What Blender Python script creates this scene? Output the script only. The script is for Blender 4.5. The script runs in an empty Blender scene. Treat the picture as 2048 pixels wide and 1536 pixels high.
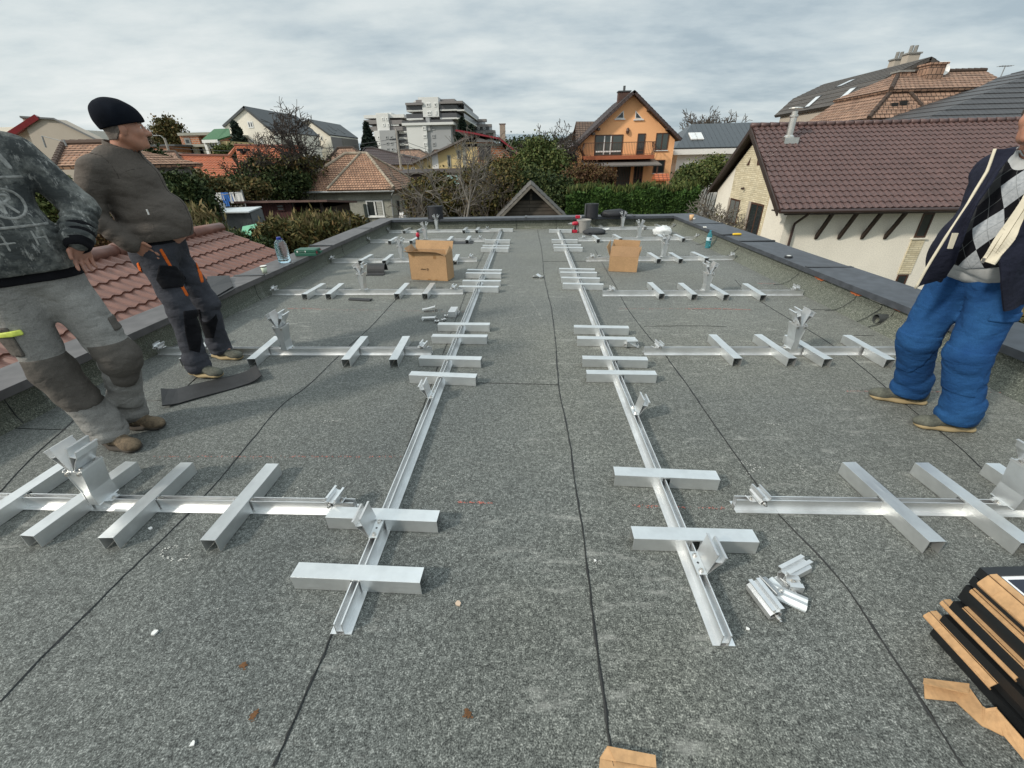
import bpy, math, random
import numpy as np
from mathutils import Vector, Matrix
random.seed(7); np.random.seed(7)
SC = bpy.context.scene; COL = SC.collection
PI = math.pi; R_ = math.radians
ROOT = {}                                   # world offset of every thing, so that parts can be written in world metres

# ---- camera solved from the photograph's vanishing points -------------------------------------------------
CAMH = 1.45; FPX = 835.0
_d = np.array([1056-1024, 2321-768, FPX]); _d /= np.linalg.norm(_d)
_r = np.array([1059-1024, 320-768, FPX]); _r -= _d*(_r@_d); _r /= np.linalg.norm(_r)
_R = np.array([np.cross(_r, -_d), _r, -_d])
def ray(px, py): return _R @ np.array([(px-1024)/FPX, (py-768)/FPX, 1.0])
def A(px, py, Y):                           # where the sight line of a photo pixel reaches depth Y (survey helper)
    v = ray(px, py); t = Y/v[1]; return Vector((v[0]*t, Y, v[2]*t+CAMH))
def G(px, py, z=0.0):                       # where it reaches height z
    v = ray(px, py); t = (z-CAMH)/v[2]; return Vector((v[0]*t, v[1]*t, z))

# ---- node materials ----------------------------------------------------------------------------------------
def nmat(name):
    m = bpy.data.materials.new(name); m.use_nodes = True
    nt = m.node_tree; b = nt.nodes['Principled BSDF']
    return m, nt, b
def N(nt, typ, **kw):
    n = nt.nodes.new(typ)
    for k, v in kw.items():
        if k in n.inputs: n.inputs[k].default_value = v
        else: setattr(n, k, v)
    return n
def c4(c): return (c[0], c[1], c[2], 1.0)
def sc(c, f): return tuple(min(1, x*f) for x in c)
def ramp(nt, fac, stops):
    r = nt.nodes.new('ShaderNodeValToRGB'); e = r.color_ramp.elements
    while len(e) < len(stops): e.new(0.5)
    for i, (p, c) in enumerate(stops):
        e[i].position = p; e[i].color = c4(c) if len(c) == 3 else c
    nt.links.new(fac, r.inputs['Fac']); return r.outputs['Color']
def noise(nt, vec, scale, detail=3, rough=.55, out='Fac'):
    n = N(nt, 'ShaderNodeTexNoise'); n.inputs['Scale'].default_value = scale
    n.inputs['Detail'].default_value = detail; n.inputs['Roughness'].default_value = rough
    if vec is not None: nt.links.new(vec, n.inputs['Vector'])
    return n.outputs[out]
def mixc(nt, fac, a, b, mode='MIX'):
    m = nt.nodes.new('ShaderNodeMix'); m.data_type = 'RGBA'; m.blend_type = mode
    for k, s in ((0, fac), (6, a), (7, b)):
        if isinstance(s, bpy.types.NodeSocket): nt.links.new(s, m.inputs[k])
        elif isinstance(s, (int, float)): m.inputs[k].default_value = s
        else: m.inputs[k].default_value = c4(s)
    return m.outputs[2]
def mth(nt, op, a, b=None, c=None):
    m = nt.nodes.new('ShaderNodeMath'); m.operation = op
    for i, s in enumerate((a, b, c)):
        if s is None: continue
        if isinstance(s, bpy.types.NodeSocket): nt.links.new(s, m.inputs[i])
        else: m.inputs[i].default_value = s
    return m.outputs[0]
def coord(nt, kind='Object', rot=None, scale=None):
    t = nt.nodes.new('ShaderNodeTexCoord'); o = t.outputs[kind]
    if rot or scale:
        mp = nt.nodes.new('ShaderNodeMapping'); nt.links.new(o, mp.inputs['Vector'])
        if rot: mp.inputs['Rotation'].default_value = rot
        if scale: mp.inputs['Scale'].default_value = scale
        o = mp.outputs['Vector']
    return o
def bump(nt, b, h, strength=.3, dist=.01):
    n = nt.nodes.new('ShaderNodeBump'); n.inputs['Strength'].default_value = strength; n.inputs['Distance'].default_value = dist
    nt.links.new(h, n.inputs['Height']); nt.links.new(n.outputs['Normal'], b.inputs['Normal'])
def pm(name, col, rough=.6, metal=0, var=.12, scale=4, bmp=0, bscale=60, bdist=.004, col2=None, fine=0, fscale=150, kind='Object', stretch=None, spec=None):
    """painted / plastered / woven surface: colour drifting between two tones, optional fine grain and relief"""
    m, nt, b = nmat(name); v = coord(nt, kind, scale=stretch)
    lo, hi = (sc(col, 1-var), sc(col, 1+var)) if col2 is None else (col, col2)
    c = ramp(nt, noise(nt, v, scale, 4, .6), [(.3, lo), (.7, hi)])
    if fine:
        c = mixc(nt, fine, c, ramp(nt, noise(nt, v, fscale, 2), [(.35, (.25,.25,.25)), (.65, (1.6,1.6,1.6))]), 'MULTIPLY')
    nt.links.new(c, b.inputs['Base Color'])
    b.inputs['Roughness'].default_value = rough; b.inputs['Metallic'].default_value = metal
    if spec is not None: b.inputs['Specular IOR Level'].default_value = spec
    if bmp: bump(nt, b, noise(nt, v, bscale, 3), bmp, bdist)
    return m
def brickmat(name, c1, c2, mortar, bw, rh, msize=.012, rough=.8, offs=.5, bmp=.5, bdist=.02, dirt=.25, kind='UV'):
    m, nt, b = nmat(name); v = coord(nt, kind)
    t = N(nt, 'ShaderNodeTexBrick'); t.offset = offs
    for k, x in (('Scale', 1), ('Mortar Size', msize), ('Brick Width', bw), ('Row Height', rh), ('Bias', 0.0), ('Mortar Smooth', .25)):
        t.inputs[k].default_value = x
    t.inputs['Color1'].default_value = c4(c1); t.inputs['Color2'].default_value = c4(c2); t.inputs['Mortar'].default_value = c4(mortar)
    nt.links.new(v, t.inputs['Vector'])
    c = mixc(nt, dirt, t.outputs['Color'], ramp(nt, noise(nt, v, 1.3, 5, .65), [(.35, (.3,.3,.27)), (.65, (1.25,1.2,1.15))]), 'MULTIPLY')
    nt.links.new(c, b.inputs['Base Color']); b.inputs['Roughness'].default_value = rough
    inv = mth(nt, 'SUBTRACT', 1, t.outputs['Fac'])
    if bmp: bump(nt, b, inv, bmp, bdist)
    return m
def glassmat(name, col=(.02,.025,.03), rough=.08):
    m, nt, b = nmat(name); b.inputs['Base Color'].default_value = c4(col); b.inputs['Roughness'].default_value = rough
    b.inputs['Specular IOR Level'].default_value = .6
    v = coord(nt); bump(nt, b, noise(nt, v, .8, 1), .05, .05)
    return m

# ---- mesh collector ----------------------------------------------------------------------------------------
class MB:
    def __init__(s): s.v = []; s.f = []; s.u = []
    def add(s, vs, fs, M=None, uv=None):
        n = len(s.v)
        s.v += [tuple(M @ Vector(p)) for p in vs] if M is not None else [tuple(p) for p in vs]
        for i, f in enumerate(fs):
            s.f.append([n+k for k in f]); s.u.append(uv[i] if uv else None)
        return s
    def box(s, x0, x1, y0, y1, z0, z1, M=None):
        vs = [(x, y, z) for x in (x0, x1) for y in (y0, y1) for z in (z0, z1)]
        w, d, h = x1-x0, y1-y0, z1-z0
        uv = [[(y0,z0),(y0,z1),(y1,z1),(y1,z0)], [(y0,z0),(y1,z0),(y1,z1),(y0,z1)], [(x0,z0),(x1,z0),(x1,z1),(x0,z1)],
              [(x0,z0),(x0,z1),(x1,z1),(x1,z0)], [(x0,y0),(x0,y1),(x1,y1),(x1,y0)], [(x0,y0),(x1,y0),(x1,y1),(x0,y1)]]
        fs = [(0,1,3,2), (4,6,7,5), (0,4,5,1), (2,3,7,6), (0,2,6,4), (1,5,7,3)]
        return s.add(vs, fs, M, uv)
    def bx(s, c, d, M=None):
        return s.box(c[0]-d[0]/2, c[0]+d[0]/2, c[1]-d[1]/2, c[1]+d[1]/2, c[2]-d[2]/2, c[2]+d[2]/2, M)
    def prism(s, poly, a, b, axis='y', M=None):
        """closed outline extruded from a to b; outline is (x,z) for axis y, (y,z) for x, (x,y) for z"""
        put = {'y': lambda p, t: (p[0], t, p[1]), 'x': lambda p, t: (t, p[0], p[1]), 'z': lambda p, t: (p[0], p[1], t)}[axis]
        n = len(poly); vs = [put(p, a) for p in poly]+[put(p, b) for p in poly]
        fs = [tuple(range(n))[::-1], tuple(range(n, 2*n))]; uv = [[tuple(poly[i]) for i in range(n)][::-1], [tuple(p) for p in poly]]
        L = 0
        for i in range(n):
            j = (i+1) % n; l = math.dist(poly[i], poly[j])
            fs.append((i, j, n+j, n+i)); uv.append([(L, a), (L+l, a), (L+l, b), (L, b)]); L += l
        return s.add(vs, fs, M, uv)
    def wall2(s, pts, t, a, b, axis='y', M=None):
        """thin sheet-metal profile: an open polyline of thickness t, extruded"""
        P = [Vector(p) for p in pts]; L = []; Q = []
        for i, p in enumerate(P):
            d1 = (P[i]-P[i-1]).normalized() if i else None
            d2 = (P[i+1]-P[i]).normalized() if i < len(P)-1 else None
            if d1 is None: d1 = d2
            if d2 is None: d2 = d1
            n1 = Vector((-d1.y, d1.x)); n2 = Vector((-d2.y, d2.x)); m = (n1+n2)
            m = m.normalized(); k = t/2/max(.35, m.dot(n1))
            L.append(tuple(p+m*k)); Q.append(tuple(p-m*k))
        for i in range(len(P)-1):
            s.prism([Q[i], Q[i+1], L[i+1], L[i]], a, b, axis, M)
        return s
    def tube(s, pts, r, n=8, M=None, caps=True):
        P = [Vector(p) for p in pts]; k0 = len(s.v); m = len(P)
        rr = r if isinstance(r, (list, tuple)) else [r]*m
        up = Vector((0, 0, 1)); vs = []
        for i, p in enumerate(P):
            d = (P[min(i+1, m-1)]-P[max(i-1, 0)])
            d = d.normalized() if d.length else up
            a = d.cross(Vector((0,0,1)) if abs(d.z) < .95 else Vector((1,0,0))).normalized(); c = d.cross(a)
            vs += [p+(a*math.cos(2*PI*j/n)+c*math.sin(2*PI*j/n))*rr[i] for j in range(n)]
        fs = [(i*n+j, i*n+(j+1) % n, (i+1)*n+(j+1) % n, (i+1)*n+j) for i in range(m-1) for j in range(n)]
        if caps: fs += [tuple(range(n))[::-1], tuple((m-1)*n+j for j in range(n))]
        return s.add(vs, fs, M)
    def lathe(s, prof, n=24, M=None, caps=True):
        vs = [(r*math.cos(2*PI*j/n), r*math.sin(2*PI*j/n), z) for r, z in prof for j in range(n)]; m = len(prof)
        fs = [(i*n+j, i*n+(j+1) % n, (i+1)*n+(j+1) % n, (i+1)*n+j) for i in range(m-1) for j in range(n)]
        if caps: fs += [tuple(range(n))[::-1], tuple((m-1)*n+j for j in range(n))]
        return s.add(vs, fs, M)
    def quad(s, a, b, c, d, uv=None):
        a, b, c, d = map(Vector, (a, b, c, d))
        if uv is None:
            ux = (b-a).normalized(); n = ux.cross(d-a)
            vy = n.cross(ux).normalized() if n.length > 1e-9 else Vector((0,0,1))
            uv = [((p-a).dot(ux), (p-a).dot(vy)) for p in (a, b, c, d)]
        return s.add([a, b, c, d], [(0,1,2,3)], None, [uv])
    def tri(s, a, b, c):
        a, b, c = map(Vector, (a, b, c)); ux = (b-a).normalized(); vy = ux.cross(c-a).cross(ux).normalized()
        return s.add([a, b, c], [(0,1,2)], None, [[((p-a).dot(ux), (p-a).dot(vy)) for p in (a, b, c)]])
    def slab(s, a, b, c, d, t):
        """four corners and a thickness (downwards along the face normal)"""
        a, b, c, d = map(Vector, (a, b, c, d)); n = (b-a).cross(d-a).normalized()*t
        s.quad(a, b, c, d); k = [p-n for p in (a, b, c, d)]
        s.quad(k[3], k[2], k[1], k[0])
        for p, q, r, w in ((a,b,k[1],k[0]), (b,c,k[2],k[1]), (c,d,k[3],k[2]), (d,a,k[0],k[3])): s.quad(q, p, w, r)
        return s
    def build(s, name, mat, parent=None, smooth=False, bevel=0, loc=None, local=False):
        """one mesh object. Top level: origin at its base. Part: vertices are given in world metres unless local"""
        vs = np.array(s.v, dtype=float).reshape(-1, 3)
        if parent is None:
            if loc is None:
                lo, hi = vs.min(0), vs.max(0); loc = ((lo[0]+hi[0])/2, (lo[1]+hi[1])/2, lo[2])
            off = np.array(loc)
        else: off = np.zeros(3) if local else np.array(ROOT[parent.name])
        me = bpy.data.meshes.new(name); me.from_pydata((vs-off).tolist(), [], s.f); 
        if any(u is not None for u in s.u):
            lay = me.uv_layers.new(name='UVMap'); k = 0; flat = np.zeros((len(me.loops), 2))
            for f, u in zip(s.f, s.u):
                if u is not None: flat[k:k+len(f)] = u
                k += len(f)
            lay.data.foreach_set('uv', flat.ravel())
        if smooth: me.polygons.foreach_set('use_smooth', [True]*len(me.polygons))
        me.update()
        o = bpy.data.objects.new(name, me); COL.objects.link(o)
        for mm in (mat if isinstance(mat, (list, tuple)) else [mat]): me.materials.append(mm)
        if parent is not None: o.parent = parent; ROOT[o.name] = ROOT[parent.name]
        else: o.location = loc; ROOT[o.name] = tuple(loc)
        if bevel:
            bv = o.modifiers.new('soft_edges', 'BEVEL'); bv.width = bevel; bv.segments = 2; bv.limit_method = 'ANGLE'; bv.angle_limit = R_(40)
        return o
def tag(o, label=None, cat=None, group=None, kind=None):
    if label: o['label'] = label
    if cat: o['category'] = cat
    if group: o['group'] = group
    if kind: o['kind'] = kind
    return o
def thing(name, label, cat, loc=(0,0,0), rz=0, group=None):
    o = bpy.data.objects.new(name, None); COL.objects.link(o); o.empty_display_size = .1
    o.location = loc; o.rotation_euler = (0, 0, rz); ROOT[o.name] = tuple(loc)
    return tag(o, label, cat, group)
def dup(src, loc, rz=0, label=None, group=None, sub=None):
    """copy of a thing with its parts and their sub-parts (sharing mesh data)"""
    def cp(o, par):
        c = o.copy(); COL.objects.link(c)
        if par is not None: c.parent = par
        for ch in [k for k in bpy.data.objects if k.parent == o]: cp(ch, c)
        return c
    r = cp(src, None); r.location = loc; r.rotation_euler = (0, 0, rz) if not isinstance(rz, tuple) else rz
    return tag(r, label, None, group)
ORD = ['nearest the camera', 'second from the near end', 'third from the near end', 'fourth from the near end', 'fifth from the near end', 'sixth from the near end', 'seventh from the near end', 'eighth from the near end', 'ninth from the near end', 'tenth from the near end', 'eleventh from the near end', 'twelfth from the near end', 'thirteenth from the near end', 'at the far end by the back parapet']
SUNAZ = 238; SUNEL = 34; SUNSTR = 2.9; SUNANG = 5; SKYSTR = .12; EXPO = 0.0; ZEN = 1.75
CL1 = (3.5,4.25,4.7); CL2 = (4.6,5.3,5.6); CL3 = (5.9,6.45,6.5); CL4 = (7.3,7.6,7.5)
# ================= camera, sky, sun, terrain =================
cam = bpy.data.cameras.new('camera'); co = bpy.data.objects.new('camera', cam); COL.objects.link(co)
cam.sensor_width = 36; cam.lens = FPX/2048*36; cam.clip_start = .05; cam.clip_end = 6000
right, down, fwd = Vector(_R[:, 0]), Vector(_R[:, 1]), Vector(_R[:, 2])
M = Matrix((right, -down, -fwd)).transposed().to_4x4(); M.translation = (0, 0, CAMH); co.matrix_world = M
SC.camera = co
SC.view_settings.view_transform = 'Standard'; SC.view_settings.look = 'None'; SC.view_settings.exposure = EXPO; SC.view_settings.gamma = 1
w = bpy.data.worlds.new('World'); SC.world = w; w.use_nodes = True; nt = w.node_tree
bg = nt.nodes['Background']; bg.inputs['Strength'].default_value = SKYSTR
sky = N(nt, 'ShaderNodeTexSky'); sky.sky_type = 'NISHITA'; sky.sun_disc = False
sky.sun_elevation = R_(SUNEL); sky.sun_rotation = R_(SUNAZ); sky.altitude = 350; sky.dust_density = 3.0; sky.ozone_density = 1.0
# layered cloud deck, laid out on the sky directions
tc = nt.nodes.new('ShaderNodeTexCoord'); sx = nt.nodes.new('ShaderNodeSeparateXYZ'); nt.links.new(tc.outputs['Generated'], sx.inputs[0])
zz = mth(nt, 'ADD', mth(nt, 'MAXIMUM', sx.outputs[2], 0.0), .16)
cx = nt.nodes.new('ShaderNodeCombineXYZ')
nt.links.new(mth(nt, 'DIVIDE', sx.outputs[0], zz), cx.inputs[0]); nt.links.new(mth(nt, 'MULTIPLY', mth(nt, 'DIVIDE', sx.outputs[1], zz), 1.5), cx.inputs[1])
n1 = noise(nt, cx.outputs[0], .55, 8, .55); n2 = noise(nt, cx.outputs[0], 1.6, 7, .6)
nn = mth(nt, 'ADD', mth(nt, 'MULTIPLY', n1, .66), mth(nt, 'MULTIPLY', n2, .34))
# thinner, brighter deck towards the sun side (left), heavier to the right
lr = mth(nt, 'MULTIPLY', sx.outputs[0], -.10)
nn = mth(nt, 'ADD', nn, lr)
cl = ramp(nt, nn, [(.38, CL1), (.45, CL2), (.54, CL3), (.66, CL4)])
zen = nt.nodes.new('ShaderNodeMapRange'); zen.inputs[1].default_value = .24; zen.inputs[2].default_value = .85; zen.inputs[3].default_value = 1.0; zen.inputs[4].default_value = ZEN; nt.links.new(sx.outputs[2], zen.inputs[0])
cl = mixc(nt, 1.0, cl, zen.outputs[0], 'MULTIPLY')
skm = mixc(nt, .93, sky.outputs['Color'], cl)
nt.links.new(skm, bg.inputs['Color'])
sun = bpy.data.lights.new('sun', 'SUN'); so = bpy.data.objects.new('sun', sun); COL.objects.link(so)
sun.energy = SUNSTR; sun.angle = R_(SUNANG); sun.color = (1, .93, .82)
dv = Vector((math.sin(R_(SUNAZ))*math.cos(R_(SUNEL)), math.cos(R_(SUNAZ))*math.cos(R_(SUNEL)), math.sin(R_(SUNEL))))
so.rotation_euler = dv.to_track_quat('Z', 'Y').to_euler(); so.location = (-8, -6, 14)

ZG = -4.4
gm = pm('soil and worn grass', (.07,.075,.035), .95, var=.3, scale=.35, col2=(.13,.11,.06), fine=.5, fscale=3, bmp=.4, bscale=5, bdist=.1)
g = MB(); g.quad((-900,-60,ZG), (900,-60,ZG), (900,1500,ZG), (-900,1500,ZG))
tag(g.build('ground', gm), kind='structure')
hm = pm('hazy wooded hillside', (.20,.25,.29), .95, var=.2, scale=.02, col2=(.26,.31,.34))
def hills(name, Y, amp, base, seed, x0, x1):
    rnd = random.Random(seed); ph = [rnd.uniform(0, 6) for _ in range(5)]; b = MB(); n = 90; pts = []
    for i in range(n+1):
        x = x0+(x1-x0)*i/n; t = x/400
        z = base+amp*(.5*math.sin(t*1.1+ph[0])+.3*math.sin(t*2.7+ph[1])+.15*math.sin(t*6+ph[2])+.06*math.sin(t*15+ph[3]))
        pts.append((x, z))
    for (xa, za), (xb, zb) in zip(pts, pts[1:]):
        b.quad((xa, Y, ZG-2), (xb, Y, ZG-2), (xb, Y+250, zb), (xa, Y+250, za))
        b.quad((xa, Y+250, za), (xb, Y+250, zb), (xb, Y+900, ZG-2), (xa, Y+900, ZG-2))
    return tag(b.build(name, hm), kind='structure')
hills('hills', 1500, 14, 72, 3, -2600, 2600)
# ================= flat roof and parapets =================
def slate(name, lo, mid, hi, tint=None):
    """mineral-slated bitumen felt: dense granules, scuffs and slight roll-to-roll drift"""
    m, nt, b = nmat(name); v = coord(nt)
    g1 = noise(nt, v, 210, 2, .6); g2 = noise(nt, v, 85, 2, .6)
    gg = mth(nt, 'ADD', mth(nt, 'MULTIPLY', g1, .62), mth(nt, 'MULTIPLY', g2, .38))
    c = ramp(nt, gg, [(.38, lo), (.485, mid), (.56, sc(mid, 1.7)), (.65, hi)])
    big = ramp(nt, noise(nt, v, .8, 5, .6), [(.3, (.78,.80,.80)), (.7, (1.16,1.15,1.10))])
    c = mixc(nt, 1.0, c, big, 'MULTIPLY')
    warm = ramp(nt, noise(nt, v, .5, 3), [(.45, (1,1,1)), (.68, (1.05,1.02,.96))])
    c = mixc(nt, 1.0, c, warm, 'MULTIPLY')
    # pale scuff marks: stretched thin noise
    v2 = coord(nt, rot=(0,0,.5), scale=(3.2, 11, 3)); s1 = noise(nt, v2, 1.5, 6, .72)
    m2 = noise(nt, v, 1.1, 2)
    sf = mth(nt, 'MULTIPLY', ramp(nt, s1, [(.56, (0,0,0)), (.72, (1,1,1))]), ramp(nt, m2, [(.42, (0,0,0)), (.62, (1,1,1))]))
    c = mixc(nt, mth(nt, 'MULTIPLY', sf, .45), c, (.42,.42,.39))
    nt.links.new(c, b.inputs['Base Color']); b.inputs['Roughness'].default_value = .82; b.inputs['Specular IOR Level'].default_value = .35
    b.inputs['Sheen Weight'].default_value = .12; b.inputs['Sheen Roughness'].default_value = .5; b.inputs['Sheen Tint'].default_value = (1, .96, .86, 1)
    bump(nt, b, gg, .55, .004)
    return m
M_slate = slate('mineral slated roofing felt', (.022,.025,.025), (.086,.093,.090), (.34,.35,.34))
M_slate2 = slate('mineral slated upstand felt', (.024,.028,.024), (.085,.092,.076), (.32,.33,.29))
M_bit = pm('black bitumen seam', (.016,.017,.017), .55, var=.35, scale=14)
M_cap = pm('grey coated steel flashing', (.052,.058,.068), .5, var=.14, scale=2.2, fine=.25, fscale=9, bmp=.05, bscale=4, bdist=.03)
M_capw = pm('weathered brown grey steel flashing', (.085,.080,.080), .5, var=.14, scale=2.2, fine=.25, fscale=9)
M_render = pm('rough grey wall render', (.32,.31,.28), .9, var=.15)
XL, XR, YF, YN = -3.30, 3.34, 10.44, -2.2      # inner faces of the parapets
roof = MB(); roof.box(XL-.3, XR+.3, YN, YF+.3, -.30, 0)
roof = tag(roof.build('flat_roof', M_slate), kind='structure')
def crom(P, n=6):
    P = [Vector(p) for p in P]; out = []
    for i in range(len(P)-1):
        a, b, c, d = P[max(0,i-1)], P[i], P[i+1], P[min(len(P)-1,i+2)]
        for k in range(n): t = k/n; out.append(tuple(.5*((2*b)+(c-a)*t+(2*a-5*b+4*c-d)*t*t+(3*b-a-3*c+d)*t**3)))
    return out+[tuple(P[-1])]
def seam(pts, wdt=.0046, jit=.0026, seed=0, name='felt_seam', z=.0012, h=.0035, step=.04):
    """squeezed-out bitumen bead along a felt lap, slightly wandering and of uneven width"""
    rnd = random.Random(seed*13+5); b = MB(); P = []; pts = crom(pts)
    for (x0, y0), (x1, y1) in zip(pts, pts[1:]):
        L = math.dist((x0,y0), (x1,y1)); n = max(1, int(L/step))
        nx, ny = -(y1-y0)/L, (x1-x0)/L
        for i in range(n): P.append((x0+(x1-x0)*i/n, y0+(y1-y0)*i/n, nx, ny))
    P.append((pts[-1][0], pts[-1][1], nx, ny)); k = 0; ring = []
    for i, (x, y, nx, ny) in enumerate(P):
        k = .8*k+rnd.gauss(0, jit*.5); wd = wdt*(.55+.9*rnd.random()**2)
        ring.append([(x+nx*(k-wd), y+ny*(k-wd), z), (x+nx*k, y+ny*k, z+h), (x+nx*(k+wd), y+ny*(k+wd), z)])
    for a, c in zip(ring, ring[1:]):
        b.add(a+c, [(0,1,4,3), (1,2,5,4)])
    return b.build(name, M_bit, roof)
def gp(*px): return [tuple(G(*p)[:2]) for p in px]
seams = [gp((545,1534),(592,1430),(640,1325),(668,1262)) + gp((775,1000),(845,815),(893,690),(951,540),(990,464)),
         gp((1228,1534),(1213,1440),(1197,1310),(1166,1070),(1140,900),(1126,815),(1117,770),(1112,700),(1103,620),(1089,555),(1083,500),(1075,459)),
         gp((0,1405),(100,1300),(190,1212),(280,1122),(366,1038),(455,940),(560,815),(620,768),(700,690)) + gp((735,660),(789,602),(822,563)),
         gp((1925,1534),(1820,1365),(1720,1215),(1640,1115),(1557,1030)) + gp((1500,950),(1440,865),(1385,785),(1345,730),(1332,712)) + gp((1303,680),(1255,617),(1230,570),(1212,540),(1190,500)),
         gp((2047,1015),(1985,958),(1900,880),(1800,800),(1700,715),(1625,665),(1590,645),(1500,590),(1470,560)),
         gp((0,985),(60,920),(130,858),(205,800),(330,800),(395,755)) ]
for i, s in enumerate(seams): seam(s, seed=i)
for i, s in enumerate([gp((955,766),(1054,768),(1117,770)), gp((1288,653),(1400,652),(1452,654)), gp((1086,523),(1205,523)), gp((1585,620),(1661,619)),
                       gp((640,512),(700,514),(764,515)), gp((826,563),(900,565),(925,566)), gp((22,857),(75,859),(134,860)), gp((1708,671),(1748,672)), gp((1240,482),(1375,478))]):
    seam(s, .0026, .0018, seed=20+i)
# chalk snap-lines and scuffs
M_red = pm('red chalk dust', (.42,.13,.10), .95, var=.3, scale=60)
M_chalk = pm('pale dust scuff', (.46,.46,.43), .95, var=.25, scale=40)
def dust(name, px, mat, wd, seed, dens=1.0):
    """scattered specks of chalk along a line"""
    rnd = random.Random(seed); b = MB(); P = gp(*px); 
    for (x0,y0), (x1,y1) in zip(P, P[1:]):
        L = math.dist((x0,y0),(x1,y1)); n = int(L*420*dens)
        for _ in range(n):
            t = rnd.random(); x = x0+(x1-x0)*t+rnd.gauss(0, wd); y = y0+(y1-y0)*t+rnd.gauss(0, wd); s = rnd.uniform(.0012, .0035); a = rnd.uniform(0, 3)
            q = [(x+s*math.cos(a+k*PI/2)*(1.7 if k % 2 else 1), y+s*math.sin(a+k*PI/2), .0035+.0003*(k%2)) for k in range(4)]
            b.add(q, [(0,1,2,3)])
    return b.build(name, mat, roof)
dust('chalk_line', [(1370,618),(1440,618),(1500,620)], M_red, .006, 1, 1.6)
dust('chalk_line', [(1240,618),(1370,618)], M_red, .007, 2, .35)
dust('chalk_line', [(1515,567),(1550,568)], M_red, .005, 3, 1)
dust('chalk_line', [(576,618),(610,617),(640,619)], M_red, .005, 4, 1.2)
dust('chalk_line', [(640,619),(930,624)], M_red, .006, 5, .25)
dust('chalk_line', [(915,1005),(985,1007)], M_red, .003, 6, .9)
dust('chalk_line', [(1265,1012),(1450,1018)], M_red, .004, 7, .35)
dust('chalk_line', [(300,914),(800,914)], M_red, .004, 8, .22)
dust('chalk_line', [(1690,783),(2040,786)], M_red, .004, 9, .35)
def swirl(cx, cy, rx, ry, n, seed):
    rnd = random.Random(seed); out = []
    for i in range(n+1):
        t = i/n*5.2; out.append((cx+rx*math.cos(t)*(1-.1*t/5)+rnd.uniform(-2,2), cy+ry*math.sin(t)+rnd.uniform(-2,2)))
    return out
dust('scuff_mark', swirl(350,1108,28,14,14,1), M_chalk, .004, 11, .55)
for i, (px, d) in enumerate([([(640,845),(690,840)],.4), ([(1480,925),(1520,935),(1490,950)],.6), ([(1590,930),(1632,960)],.5), ([(1640,920),(1700,930)],.4), ([(1400,725),(1440,740),(1470,720)],.5),
        ([(1520,655),(1600,668)],.6), ([(1260,545),(1330,552),(1400,548)],.5), ([(1380,620),(1420,632)],.8), ([(1530,845),(1580,855)],.5), ([(480,625),(520,612)],1.5), ([(525,598),(540,592)],1.6),
        ([(860,980),(930,940)],.15), ([(1000,640),(1090,628)],.35), ([(1060,600),(1085,640)],.3), ([(420,1225),(440,1215)],.5), ([(1180,1120),(1200,1124)],.6), ([(1950,1075),(1990,1080)],.4), ([(560,1000),(700,930)],.12), ([(1720,640),(1760,650)],.5)]):
    dust('scuff_mark', px, M_chalk, .008, 30+i, d)
M_rust = pm('rusty drip', (.12,.055,.02), .9, var=.4, scale=80)
for i, px in enumerate([[(487,1328),(490,1336)], [(505,1437),(512,1425)], [(934,1424),(938,1434)]]): dust('rust_stain', px, M_rust, .004, 60+i, 9)

# --- parapets: felt upstand with a cant fillet, steel coping on top in overlapping lengths
CZ0, CZ1 = .200, .248
def upstand(b, x0, x1):                       # wall body below the coping
    pass
pl = thing('parapet_wall', 'left parapet with grey felt upstand under brown grey steel coping, running behind the two men', 'parapet', (XL-.2, 4, 0))
b = MB(); b.prism([(XL-.30, -.3), (XL, -.3), (XL, -.0), (XL+.035, 0.0005), (XL, .055), (XL, .215), (XL-.30, .215)], YN, YF+.3, 'y'); b.build('felt_upstand', M_slate2, pl)
pr = thing('parapet_wall', 'right parapet with felt upstand and cant strip under dark blue grey steel coping', 'parapet', (XR+.2, 4, 0))
b = MB(); b.prism([(XR, -.3), (XR+.48, -.3), (XR+.48, .215), (XR, .215), (XR-.005, .12), (XR-.09, .035), (XR-.16, .0005)], YN, YF+.3, 'y'); b.build('felt_upstand', M_slate2, pr)
pf = thing('parapet_wall', 'back parapet with felt upstand and steel coping closing the far end of the roof', 'parapet', (0, YF+.15, 0))
b = MB(); b.prism([(YF, -.3), (YF+.27, -.3), (YF+.27, .212), (YF, .212), (YF, .06), (YF-.05, .0007)], XL+.001, XR-.001, 'x'); b.build('felt_upstand', M_slate2, pf)
def coping(par, a, c, cuts, mat, along, sgn, outer):
    """lengths of folded coping: top sheet with fascia drips; each joint is a raised lap"""
    for i, (s, e) in enumerate(zip(cuts, cuts[1:])):
        lift = .003*(i % 2); b = MB(); rnd = random.Random(i+len(par.name)); tl = rnd.uniform(-.006, .006)
        prof = [(a, CZ0-.004), (a, CZ1+lift), (outer, CZ1+.012*sgn*0+lift+tl), (outer, CZ0-.02)]
        b.wall2(prof, .004, s, e-.002, along); b.build('coping_length', mat, par, bevel=.003)
        if i:
            b = MB(); b.wall2([(a-.004*sgn, CZ0-.006), (a-.004*sgn, CZ1+.012), (outer+.004*sgn, CZ1+.012+tl), (outer+.004*sgn, CZ0-.02)], .005, s-.025, s+.03, along)
            b.build('coping_joint', M_jnt, par, bevel=.002)
M_jnt = pm('dark joint cover', (.035,.038,.042), .45, var=.15, scale=6)
gy = lambda px, py: G(px, py, CZ1)[1]
coping(pl, XL+.045, None, [YN, 1.0, gy(470,552), gy(660,492), gy(729,457), YF+.31], M_capw, 'y', 1, XL-.33)
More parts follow.
